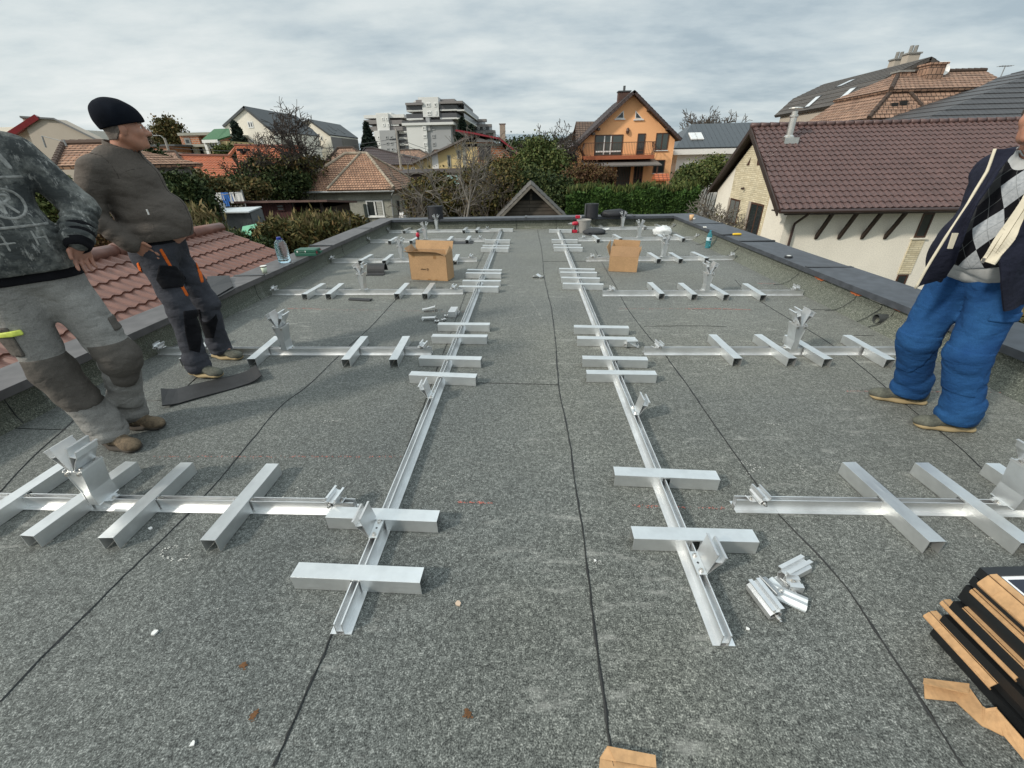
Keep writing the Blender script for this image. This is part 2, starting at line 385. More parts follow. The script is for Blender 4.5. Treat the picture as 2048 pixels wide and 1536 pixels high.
coping(pr, XR-.035, None, [YN, .8, gy(1660,535), gy(1500,483), gy(1405,448), YF+.33], M_cap, 'y', -1, XR+.50)
coping(pf, YF-.06, None, [XL-.1, G(1052,433,CZ1)[0], G(1268,432,CZ1)[0], XR+.1], M_cap, 'x', -1, YF+.33)
def upseam(b0, xs, z0, z1, y, cant=False, side=1):
    pass
def wallseam(par, X, Y, lean, side, bend=True):
    """vertical lap in the upstand felt, turning along the foot of the cant"""
    b = MB(); r = random.Random(int(Y*100)); pts = []
    prof = ([(X-.010, .20), (X-.014, .13), (X-.097, .043), (X-.168, .007)] if side > 0 else [(X+.004, .20), (X+.004, .06), (X+.04, .006)])
    for i, (x, z) in enumerate(prof): pts.append((x, Y+lean*(1-i/3)+r.uniform(-.008, .008), z))
    if bend: pts.append((prof[-1][0]-.10*side, Y-.01, .006))
    b.tube(pts, [.002+.0022*r.random() for _ in pts], 5); b.build('felt_seam', M_bit, par)
for px, bd in [((1440,511),1),((1574,566),1),((1661,618),1),((1695,652),0),((1718,640),0),((1772,690),0),((1393,487),1)]:
    y = G(*px, .02)[1]; wallseam(pr, XR, y, -.03, 1, bd)
for px in [(560,600),(652,512),(737,487),(20,850)]: wallseam(pl, XL, G(*px)[1], .02, -1, False)
for px in (880,958,1034,1110,1187,1263):
    x = G(px, 452)[0]; b = MB(); b.tube([(x+.004, YF-.006, .20), (x, YF-.006, .06), (x, YF-.058, .004)], .0035, 5); b.build('felt_seam', M_bit, pf)
# torn felt under the right coping: brick and pale mortar showing; overflow pipe
M_brk = pm('exposed orange brick', (.48,.13,.045), .9, var=.3, scale=30, bmp=.5, bscale=60)
M_mort = pm('pale exposed mortar', (.60,.56,.50), .95, var=.2, scale=30, bmp=.5, bscale=80)
def ragged(name, y0, y1, h, mat, seed, ztop=.206):
    r = random.Random(seed); b = MB(); n = 9; x = XR-.011
    top = [(y0+(y1-y0)*i/n, ztop) for i in range(n+1)]; bot = [(y0+(y1-y0)*i/n+r.uniform(-.006,.006), ztop-h*(.25+.75*math.sin(PI*min(.97,max(.06,i/n)))*r.uniform(.6,1.1))) for i in range(n+1)]
    P = bot+top[::-1]; b.prism(P, x, x+.03, 'x'); b.build(name, mat, pr)
for i, (pa, pb, h) in enumerate([((1603,537),(1614,541),.02), ((1632,549),(1652,559),.05), ((1704,578),(1721,589),.05), ((1770,612),(1790,622),.03)]):
    ragged('exposed_brick', G(*pb, .2)[1], G(*pa, .2)[1], h, M_brk, i)
ragged('exposed_mortar', G(1795,620,.2)[1], G(1719,585,.2)[1], .028, M_mort, 8, .207)
b = MB(); y = G(1705,641,.06)[1]; Mt = Matrix.Translation((XR-.075, y, .075)) @ Matrix.Rotation(-PI/2, 4, 'Y') @ Matrix.Rotation(0, 4, 'Z')
b.lathe([(.045,-.10),(.045,.022),(.040,.022),(.040,-.02),(.001,-.02)], 20, Mt, caps=False)
b.build('overflow_pipe', pm('dark grey plastic pipe', (.05,.055,.055), .6), pr, smooth=False)
# body of the building under the roof
bd = MB(); bd.box(XL-.29, XR+.47, YN, YF+.26, ZG, -.301)
tag(bd.build('host_building', M_render), 'rendered building carrying the flat roof, its walls below the parapets', 'building')
# ================= aluminium mounting hardware =================
def alumat(name, col, rough, spots=False):
    m, nt, b = nmat(name); v = coord(nt, 'Object')
    vb = coord(nt, 'Object', scale=(3, 120, 120))
    streak = noise(nt, vb, 3, 3)
    c = ramp(nt, noise(nt, v, 7, 4, .6), [(.3, sc(col, .84)), (.7, sc(col, 1.06))])
    nt.links.new(c, b.inputs['Base Color']); b.inputs['Metallic'].default_value = .88
    rr = ramp(nt, streak, [(.3, (rough-.07,)*3), (.7, (rough+.09,)*3)]); nt.links.new(rr, b.inputs['Roughness'])
    bump(nt, b, streak, .05, .002); return m
M_alu = alumat('mill finish aluminium', (.80,.81,.81), .40)
M_alu2 = alumat('dull aluminium', (.75,.77,.77), .44)
M_steel = pm('stainless bolt', (.62,.60,.57), .28, metal=1, var=.2, scale=60)
RH = .058
def rail_mesh(L):
    """extruded base rail: foot flange, hollow box and open channel on top; runs along local x, centred on y"""
    b = MB()
    b.box(0, L, -.0375, .0375, 0, .003)
    for s in (-1, 1): b.box(0, L, min(s*.0115, s*.0145), max(s*.0115, s*.0145), .003, RH-.003)
    b.box(0, L, -.0115, .0115, .016, .019)
    for s in (-1, 1): b.box(0, L, min(s*.0105, s*.0150), max(s*.0105, s*.0150), RH-.003, RH)
    return b
def rail(name, p0, p1, label, group):
    L = math.dist(p0, p1); o = rail_mesh(L).build(name, M_alu, loc=(0,0,0)); o.location = (p0[0], p0[1], .0015)
    o.rotation_euler = (0, 0, math.atan2(p1[1]-p0[1], p1[0]-p0[0]))
    return tag(o, label, 'mounting rail', group)
GR = 'base rails laid out on the roof'
lr0, lr1 = (-.655, .845), (-.655, 10.12); rr0, rr1 = (.653, .84), (.653, 10.12)
rail('base_rail', lr0, lr1, 'long aluminium rail running the length of the roof, left of the two', GR)
rail('base_rail', rr0, rr1, 'long aluminium rail running the length of the roof, right of the two', GR)
ROWY = [(1.43, 1.475), (3.235, 3.225), (5.06, 4.92), (6.92, 6.83), (8.80, 8.68), (10.10, 10.13)]
ROWN = ['nearest the camera', 'in the second row', 'in the third row', 'in the fourth row', 'in the fifth row', 'in the farthest row']
ROWXL = [(-3.22, -.815), (-3.25, -.83), (-3.24, -.815), (-3.26, -.85), (-3.26, -.885), (-3.26, -.78)]
ROWXR = [(.95, 3.15), (.955, 3.16), (.871, 3.17), (.905, 3.22), (.97, 3.26), (1.0, 3.25)]
for i in range(6):
    (yl, yr) = ROWY[i]
    rail('base_rail', (ROWXL[i][0], yl+.01), (ROWXL[i][1], yl-.012 if i > 1 else yl), f'aluminium cross rail on the left half of the roof, {ROWN[i]}', 'cross rails left')
    rail('base_rail', (ROWXR[i][0], yr+.006), (ROWXR[i][1], yr-.03 if i == 2 else yr), f'aluminium cross rail on the right half of the roof, {ROWN[i]}', 'cross rails right')
# inverted U channels, notched over the rails
UW, UH, UL, UT = .066, .069, .50, .0025
def uchannel():
    b = MB(); h = UL/2
    b.box(-h, h, -UW/2, UW/2, UH-UT, UH)
    for s in (-1, 1):
        a, c = sorted((s*UW/2, s*(UW/2-UT)))
        b.box(-h, -.0185, a, c, .0015, UH-UT); b.box(.0185, h, a, c, .0015, UH-UT); b.box(-.0185, .0185, a, c, RH+.003, UH-UT)
        b.box(-h, h, min(a, c)-.0008 if s < 0 else c, a if s < 0 else c+.0008, UH-.0035, UH-.0005)
    return b
u0 = uchannel().build('u_channel', M_alu2, loc=(0,0,0)); _used = [False]
def put_u(x, y, rz, label, group, dz=.002):
    if not _used[0]:
        o = u0; _used[0] = True
    else:
        o = u0.copy(); COL.objects.link(o)
    o.location = (x, y, dz); o.rotation_euler = (0, 0, rz); return tag(o, label, 'channel', group)
rnd = random.Random(4)
def ulab(side, i, n): return f'inverted U channel across the {side} long rail, ' + (ORD[i] if i < n-1 else ORD[13])
Ls = [(588,1178,847,1190,0), (657.6,1057.5,877.6,1066.6,0), (819.5,767,954,773,0), (838.9,732.7,963.7,736.2,0), (864.4,687.9,974.6,689.3,0), (876.3,663.3,980,664.2,0),
      (918,585,997.4,586,0), (925,573,1002,573.5,0), (931.4,556.7,1003.3,557.7,0), (933.5,550,1005,550.8,0), (961.4,504.4,1018.2,505,0), (964,499,1020.5,499.2,0), (968.5,487.5,1021.8,487.8,0), (982.5,464,1026.4,464.2,0)]
for i, (a, b_, c, d, z) in enumerate(Ls):
    p, q = G(a, b_), G(c, d); put_u((p.x+q.x)/2, (p.y+q.y)/2+UW/2, math.atan2(q.y-p.y, q.x-p.x), ulab('left', i, len(Ls)), 'U channels on the left long rail')
Rs = [(1263,1101,1512,1108.6), (1228.7,972.4,1434.3,981.8), (1173.5,764.9,1310.9,767), (1165.9,734.5,1293.4,737.1), (1154.8,692.6,1270.5,694.9), (1148.9,669.1,1256.1,671.2),
      (1125.9,579.1,1206.4,580.8), (1123,566.5,1199,568.3), (1120,555.5,1194,556.5), (1118,548,1189.5,549.2), (1108.3,503.5,1165.1,504), (1106.5,497.8,1162,498.2), (1103.5,487,1155,487.2), (1097.8,466.1,1143.8,466.2)]
for i, (a, b_, c, d) in enumerate(Rs):
    p, q = G(a, b_), G(c, d); put_u((p.x+q.x)/2, (p.y+q.y)/2+UW/2, math.atan2(q.y-p.y, q.x-p.x), ulab('right', i, len(Rs)), 'U channels on the right long rail')
# channels lying along the roof, astride the cross rails: near end given by its foot in the photo, lean of a few degrees allowed
def row_u(row, side, feet, names):
    for k, (nx, ny, fx, fy) in enumerate(feet):
        p = G(nx, ny); q = G(fx, fy, UH)
        rz = math.atan2(q.y-p.y, q.x-p.x) if fx else PI/2
        if abs(rz-PI/2) > .2: rz = PI/2
        d = Vector((math.cos(rz), math.sin(rz), 0)); n = Vector((d.y, -d.x, 0)); c = p+d*UL/2+n*UW/2
        put_u(c.x, c.y, rz, f'U channel, {side} cross rail {ROWN[row]}, {names[k]}', f'U channels on the {side} cross rails')
nm4 = ['first from the left', 'second from the left', 'third from the left', 'fourth from the left']
row_u(0, 'left', [(-78,1088,72,916), (58,1093.7,254,921), (211,1099,366,921), (412,1103.5,536,924)], ['cut by photo edge', 'under the bracket post', 'left of the seam', 'nearest the long rail'])
row_u(0, 'right', [(1843.8,1108,1686,926), (2023.4,1110.6,1832.8,928), (2190,1113,1970,926)], ['nearest the long rail', 'second from the long rail', 'behind the bracket post'])
row_u(1, 'left', [(363.8,733,430,671.5), (498.7,734,549.6,671.7), (685.6,735,722,672), (780.5,735.3,805.5,672)], ['half hidden by trousers', 'beside the bracket post', 'third from the left', 'nearest the long rail'])
row_u(1, 'right', [(1463.6,733.3,1418.7,670.5), (1572,733.3,1511,671), (1642.6,735,1570,671), (1765.7,735.9,1687,671)], nm4)
row_u(2, 'left', [(605.5,599.7,643,566), (652.7,599.7,680,565.5), (789.4,599.3,810,565.5), (845,599.3,860.7,565.5)], nm4)
row_u(2, 'right', [(1316.6,599.3,1295.5,565.9), (1381.7,601,1354.4,565), (1445.2,601.5,1410,566.5), (1518.3,602.6,1482.8,566)], nm4)
row_u(3, 'left', [(717.5,530,737,510), (765,530,778,510), (905.7,530.2,912,508.5)], ['first from the left', 'over black mat', 'right of the open carton'])
row_u(3, 'right', [(1312.8,527.2,1295,506), (1356.3,527.2,1338,506), (1408.4,525.6,1386,506)], ['nearest the open carton', 'in the middle', 'farthest right'])
row_u(4, 'left', [(776.5,489.1,792,473), (819.3,488.6,834,473), (893.4,488,901,472.5), (930.9,487.2,936,472.5)], nm4)
row_u(4, 'right', [(1193,486,1184,470.5), (1237.6,484.1,1227,470), (1325.7,484.8,1313,468.5), (1363.3,484.2,1347,468.5)], nm4)
row_u(5, 'left', [(805.8,467.5,817,455), (833.4,466.9,842,455), (925,466.9,931,454), (950.8,466.6,955,454)], nm4)
row_u(5, 'right', [(1177.8,459.5,1172,448), (1200.7,460.2,1193,447), (1286.8,459.9,1278,447), (1318,460,1307,447)], nm4)

# clamp jaw: Y-shaped extrusion ending in a two-lipped channel; extruded along local y, leaning by ang
def jaw(b, L, ang, h=.125, w=.030, mir=1, o=(0,0,0), t=.003):
    Mx = Matrix.Translation(o) @ Matrix.Rotation(ang, 4, 'Y') @ Matrix.Diagonal((mir, 1, 1, 1)); y0, y1 = -L/2, L/2
    fl = h*.66
    b.wall2([(0, 0), (0, h), (-.008, h)], t, y0, y1, 'y', Mx)
    b.wall2([(.004, .004), (w*.55, fl*.62), (w, fl), (w, h*.93), (w+.008, h*.93)], t, y0, y1, 'y', Mx)
    b.box(0.0016, w-.0016, y0, y1, fl-.0015, fl+.0015, Mx)
def bolt(b, c, r=.007, h=.008, M=None):
    T = Matrix.Translation(c)
    if M is not None: T = M @ T
    b.lathe([(r*1.35, 0), (r*1.35, .0018), (r, .0018), (r, h), (r*.5, h), (r*.5, h*.45), (.0005, h*.45)], 10, T)
def make_post():
    """raised bracket: flared folded post on the rail, bolted cap, and two splayed clamp jaws"""
    t = thing('bracket_post', '', 'mounting bracket'); L = .105
    b = MB(); z0 = RH
    b.wall2([(-.028, z0+.001), (-.024, z0+.003), (-.019, z0+.075), (-.040, z0+.195), (.040, z0+.195), (.019, z0+.075), (.024, z0+.003), (.028, z0+.001)], .003, -L/2, L/2, 'y')
    b.box(-.0185, .0185, -L/2+.001, L/2-.001, z0+.074, z0+.077)
    b.box(-.018, .018, -L/2+.002, -L/2+.004, z0+.002, z0+.074); b.prism([(-.018, z0+.078), (-.038, z0+.193), (.038, z0+.193), (.018, z0+.078)], -L/2+.003, -L/2+.006, 'y')
    b.build('post', M_alu2, t, local=True)
    b = MB(); b.box(-.045, .045, -.028, .028, z0+.0005, z0+.004); b.box(-.058, -.040, -.022, .022, z0-.006, z0+.0004); b.box(.040, .058, -.022, .022, z0-.006, z0+.0004)
    b.build('foot_plate', M_alu, t, local=True)
    b = MB(); b.box(-.045, .045, -L/2-.002, L/2+.002, z0+.197, z0+.2005)
    for s in (-1, 1): b.wall2([(s*.043, z0+.2), (s*.043, z0+.206), (s*.037, z0+.206)], .0025, -L/2, L/2, 'y')
    b.build('cap_plate', M_alu, t, local=True)
    for s in (-1, 1):
        b = MB(); jaw(b, L*.98, s*R_(15), .128, .032, s, (s*.007, 0, z0+.2005)); b.build('clamp_jaw', M_alu, t, local=True)
    for s in (-1, 1):
        for y in (-.036, .030):
            b = MB(); bolt(b, (s*.028, y, z0+.2006)); b.build('bolt', M_steel, t, local=True)
        b = MB(); bolt(b, (s*.050, 0, z0+.0006)); b.build('bolt', M_steel, t, local=True)
        b = MB(); b.tube([(s*.028, -L/2+.001, z0+.186), (s*.028, -L/2-.007, z0+.186)], .0085, 10); b.build('bolt', M_steel, t, local=True)
    return t
post0 = make_post(); first = True
def put_post(px, row, side, rz=0):
    global first
    y = ROWY[row][0 if side == 'left' else 1]; p = G(px[0], px[1], RH); loc = (p.x, y, .002)
    lab = f'flared bracket post with two splayed clamps on the {side} cross rail, {ROWN[row]}'
    if first: post0.location = loc; post0.rotation_euler = (0,0,rz); tag(post0, lab, None, 'bracket posts'); first = False
    else: dup(post0, loc, rz, lab, 'bracket posts')
for r, px in enumerate([(203,1000), (577,694), (731,577), (806,515), (853,477), (877,457)]): put_post(px, r, 'left', .0)
for r, px in enumerate([(2014,1004), (1580,694), (1405,576), (1324.5,512), (1274.5,472.5), (1240,450.5)]): put_post(px, r, 'right', .0)

def make_endclamp():
    """low clamp near a rail end: bolted foot plate with a short double-lipped jaw leaning over it"""
    t = thing('end_clamp', '', 'clamp'); z0 = RH
    b = MB(); b.box(-.040, .040, -.020, .020, z0+.001, z0+.004); b.wall2([(-.040, z0+.003), (-.046, z0+.010)], .003, -.02, .02, 'y'); b.wall2([(.040, z0+.003), (.046, z0+.010)], .003, -.02, .02, 'y')
    b.build('foot_plate', M_alu, t, local=True)
    b = MB(); Ln = .085; Mx = Matrix.Translation((0, 0, z0+.004)) @ Matrix.Rotation(R_(12), 4, 'Y')
    b.wall2([(-.013, 0), (-.016, .012), (-.011, .022), (-.022, .030), (-.022, .046), (-.014, .046)], .003, -Ln/2, Ln/2, 'y', Mx)
    b.wall2([(.013, 0), (.016, .012), (.011, .022), (.022, .030), (.022, .046), (.014, .046)], .003, -Ln/2, Ln/2, 'y', Mx)
    b.box(-.011, .011, -Ln/2, Ln/2, .021, .024, Mx); b.box(-.013, .013, -Ln/2, Ln/2, .001, .003, Mx)
    b.build('clamp_jaw', M_alu, t, local=True)
    b = MB(); b.tube([(.001, -Ln/2-.010, z0+.014), (.001, -Ln/2+.01, z0+.014)], .0085, 12); b.tube([(.001, -Ln/2-.018, z0+.014), (.001, -Ln/2-.009, z0+.014)], .005, 8); b.build('bolt', M_steel, t, local=True)
    for s in (-1, 1):
        b = MB(); bolt(b, (s*.031, .0, z0+.0041), .0065, .008); b.build('bolt', M_steel, t, local=True)
    return t
ec0 = make_endclamp(); ef = True
def put_ec(px, row, side, where, rz):
    global ef
    y = ROWY[row][0 if side == 'left' else 1]; p = G(px[0], px[1], RH); loc = (p.x, y, .002)
    lab = f'small clamp on the {side} cross rail {ROWN[row]}, {where}'
    if ef: ec0.location = loc; ec0.rotation_euler = (0,0,rz); tag(ec0, lab, None, 'rail end clamps'); ef = False
    else: dup(ec0, loc, rz, lab, 'rail end clamps')
IN, OUT, PE = 'aisle end', 'aisle end', 'parapet end'
for r, px in enumerate([(672,1000), (848,692), (908,577), (942,515), (961,475), (975,456)]): put_ec(px, r, 'left', IN, -.12)
for r, px in enumerate([(0,0), (332,690), (556,577), (671,515), (746,475), (781,458)]):
    if r: put_ec(px, r, 'left', PE, .1)
for r, px in enumerate([(1512,996), (1312,690), (1220,578), (1183,514), (1165,474)]): put_ec(px, r, 'right', OUT, .15)
for r, px in enumerate([(0,0), (0,0), (1590,579), (1466,513), (1389,471), (1340,449)]):
    if r > 1: put_ec(px, r, 'right', PE, -.1)
def make_mid():
    """rail clamp: bolted plate lying along the rail with one tall double-lipped jaw beside it (rail runs along y)"""
    t = thing('rail_clamp', '', 'clamp'); z0 = RH
    b = MB(); b.box(-.017, .017, -.052, .052, z0+.001, z0+.0045); b.wall2([(.017, z0+.003), (.019, z0-.006)], .003, -.052, .052, 'y'); b.wall2([(-.017, z0+.003), (-.019, z0-.010)], .003, -.052, .052, 'y')
    b.build('foot_plate', M_alu2, t, local=True)
    b = MB(); jaw(b, .105, R_(-13), .105, .030, -1, (-.018, .006, z0-.002)); b.build('clamp_jaw', M_alu, t, local=True)
    for y in (-.036, .034):
        b = MB(); bolt(b, (.001, y, z0+.0046), .0075, .009); b.build('bolt', M_steel, t, local=True)
    b = MB(); b.lathe([(.0045, z0+.0047), (.0045, z0+.0052), (.0003, z0+.0052)], 10); b.build('bolt_hole', M_bit, t, local=True)
    return t
mid0 = make_mid()
mid0.location = (-.655, G(745,1058,RH)[1], .002); tag(mid0, 'double lipped clamp bolted to the left long rail between the two nearest channels', None, 'clamps on the long rails')
dup(mid0, (-.655, G(868,790,RH)[1], .002), 0, 'double lipped clamp bolted to the left long rail in front of its third channel', 'clamps on the long rails')
mid1 = make_mid(); 
for ch in [o for o in bpy.data.objects if o.parent == mid1]:
    ch.data = ch.data.copy(); ch.data.transform(Matrix.Diagonal((-1,1,1,1))); ch.data.flip_normals()
mid1.location = (.653, G(1421,1128,RH)[1], .002); tag(mid1, 'double lipped clamp bolted to the right long rail in front of its nearest channel', None, 'clamps on the long rails')
dup(mid1, (.653, G(1279,822,RH)[1], .002), 0, 'double lipped clamp bolted to the right long rail in front of its third channel', 'clamps on the long rails')

# loose clamps lying on the felt
GL = 'loose clamps lying on the felt'
def loose_jaw(px, rz, label, L=.10, flat=False, roll=0, z=.0):
    p = G(px[0], px[1], .03); t = thing('loose_clamp', label, 'clamp', (p.x, p.y, .002+z), rz, GL)
    Rl = Matrix.Translation((0,0,.004)) @ Matrix.Rotation(roll, 4, 'Y')
    b = MB(); w = .022
    b.wall2([(-w, 0), (-w, .020), (-.010, .030), (-.010, .034)], .003, -L/2, L/2, 'y', Rl); b.wall2([(w, 0), (w, .020), (.010, .030), (.010, .034)], .003, -L/2, L/2, 'y', Rl)
    b.wall2([(-.024, .048), (-.010, .048), (-.010, .034), (.010, .034), (.010, .048), (.024, .048)], .003, -L/2, L/2, 'y', Rl); b.box(-w, w, -L/2, L/2, 0, .003, Rl)
    b.build('clamp_jaw', M_alu, t, local=True)
    b = MB(); b.tube([(0, -L/2-.018, .016), (0, -L/2+.02, .016)], .009, 10, Rl); b.tube([(0, -L/2-.026, .016), (0, -L/2-.017, .016)], .0055, 8, Rl); b.build('bolt', M_steel, t, local=True)
    return t
loose_jaw((1528,1196), .22, 'loose clamp at the near left of the scattered heap, lips up', .125)
loose_jaw((1592,1140), -1.12+PI, 'loose clamp lying at the far right of the scattered heap', .13, roll=.18)
p = G(1560,1176,.02); t = thing('loose_clamp', 'loose clamp in the middle of the heap, lying on its side with its profile showing', 'clamp', (p.x, p.y, .002), .35, GL)
b = MB(); b.wall2([(-.060,.052), (-.050,.046), (-.052,.036), (-.020,.026), (-.006,.012), (-.012,.003), (.0,.003), (.018,.010), (.030,.002), (.052,.003)], .003, -.03, .05, 'y'); b.wall2([(-.05,.003), (-.012,.003)], .003, -.03, .05, 'y'); b.build('clamp_jaw', M_alu2, t, local=True)
for c in ((-.012,-.012,.020), (.030,-.032,.012)):
    b = MB(); bolt(b, c, .010, .010); b.build('bolt', M_steel, t, local=True)
p = G(1588,1166,.03); t = thing('loose_clamp', 'small square clamp block with a bolt in it, sitting on the heap', 'clamp', (p.x, p.y, .012), -.1, GL)
b = MB(); b.wall2([(-.024,.0), (-.024,.026), (-.010,.026), (-.010,.018), (.010,.018), (.010,.026), (.024,.026), (.024,.0)], .004, -.024, .024, 'x'); b.build('clamp_jaw', M_alu, t, local=True)
b = MB(); bolt(b, (0,0,.019), .008, .009); b.build('bolt', M_steel, t, local=True)
p = G(1572,1190,.015); t = thing('loose_clamp', 'ribbed grey clamp bar lying at the near right of the heap', 'clamp', (p.x, p.y, .002), -.56, GL)
b = MB(); b.prism([(-.030,0), (.028,0), (.028,.012), (.020,.014), (.018,.026), (.006,.028), (-.004,.022), (-.018,.024), (-.030,.012)], -.065, .065, 'x', Matrix.Rotation(0,4,'Z')); b.box(-.064,.064,-.034,-.0305,.002,.009); b.build('clamp_jaw', M_alu2, t, local=True)
# loose brackets in the middle of the left half
def bent_strip(px, rz, label, L, w, bend, z=.002):
    p = G(px[0], px[1]); t = thing('loose_bracket', label, 'bracket', (p.x, p.y, z), rz, 'loose brackets by the left rail')
    b = MB(); b.wall2([(-L/2, .016), (-L/2, .030), (-L*.12, .030+bend*.2), (L/2, .030+bend), (L/2+.004, .040+bend)], .003, -w/2, w/2, 'y'); b.wall2([(-L/2, .016), (-L/2+.01, .002)], .003, -w/2, w/2, 'y'); b.wall2([(L/2, .030+bend), (L/2-.006, .002)], .003, -w/2, w/2, 'y')
    b.build('bent_plate', M_alu, t, local=True)
    b = MB(); bolt(b, (L/2+.012, 0, .004), .009, .022); b.build('bolt', M_steel, t, local=True); return t
bent_strip((858,623), .25, 'bent bracket strip lying tilted behind another, left of the left long rail', .135, .05, .02)
bent_strip((858,641), .02, 'bent bracket strip lying flat in front of another, left of the left long rail', .14, .05, .004)
p = G(905,634); t = thing('loose_bracket', 'boxy post section lying on the felt beside the left long rail', 'bracket', (p.x, p.y+.06, .002), -.03, 'loose brackets by the left rail')
b = MB(); b.wall2([(-.040,0), (-.036,.060), (.036,.060), (.040,0)], .003, -.085, .09, 'y'); b.box(-.037,.037,-.083,-.080,.001,.058); b.build('post', M_alu, t, local=True)
b = MB(); b.box(-.030,.030,-.070,-.064,.0,.004); b.wall2([(.050,0),(.062,.03)], .003, -.03,.06,'y'); b.build('tab', M_alu2, t, local=True)
for px, rz, lab in [((893,632), .3, 'tiny bolted clamp lying between the bent strips and the boxy section'), ((887,640), .8, 'tiny square clamp lying just behind the fifth channel'), ((874,643), 0, 'tiny clamp block at the tip of the flat bent strip'), ((1198,512), .4, 'tiny clamp lying behind the fourth right cross rail, left of the carton')]:
    p = G(px[0], px[1], .01); t = thing('loose_clamp', lab, 'clamp', (p.x, p.y, .002), rz, GL)
    b = MB(); b.wall2([(-.022,0), (-.022,.018), (-.008,.018), (-.008,.010), (.008,.010), (.008,.018), (.022,.018), (.022,0)], .003, -.018, .018, 'y'); b.build('clamp_jaw', M_alu, t, local=True)
    b = MB(); bolt(b, (0,0,.0115), .006, .010); b.build('bolt', M_steel, t, local=True)
p = G(1263,696); t = thing('loose_bracket', 'small folded bracket lying beside the right long rail by its fifth channel', 'bracket', (p.x, p.y+.02, .002), .05, 'loose brackets by the right rail')
b = MB(); b.wall2([(-.050,.005), (-.046,.062), (.046,.062), (.050,.045)], .003, -.03, .03, 'y'); b.wall2([(-.044,.050), (.046,.004), (.060,.004), (.060,.020)], .003, -.028, .028, 'y'); b.build('bent_plate', M_alu2, t, local=True)
for z in (.012, .034):
    b = MB(); b.tube([(-.066,-.01,z), (-.047,-.01,z)], .008, 10); b.build('bolt', M_steel, t, local=True)
p = G(1075,556); t = thing('loose_bracket', 'white bent bracket lying alone in the aisle between the long rails', 'bracket', (p.x, p.y+.01, .002), -.35, 'loose brackets by the right rail')
b = MB(); b.wall2([(-.055,.016), (-.010,.048), (.045,.022), (.050,.002)], .003, -.04, .04, 'y'); b.build('bent_plate', M_alu, t, local=True)
b = MB(); b.tube([(-.062,-.03,.010), (-.062,.02,.010)], .010, 10); b.tube([(.062,-.02,.012), (.062,.045,.012)], .012, 10); b.build('bolt', M_steel, t, local=True)
# ================= things lying about on the roof =================
M_card = pm('brown corrugated cardboard', (.40,.245,.125), .85, var=.10, scale=5, fine=.12, fscale=70, bmp=.08, bscale=40)
M_card2 = pm('inner brown cardboard', (.33,.20,.105), .85, var=.10, scale=6, fine=.12, fscale=70)
M_tape = pm('brown packing tape', (.30,.165,.07), .3, var=.1)
M_ink = pm('dark brown print', (.055,.03,.015), .8)
M_rub = pm('black rubber matting', (.022,.023,.025), .62, var=.25, scale=9, fine=.3, fscale=120, bmp=.2, bscale=150, bdist=.001)
def sheet(b, a, c, d, e, t=.004): b.slab(a, c, d, e, t)
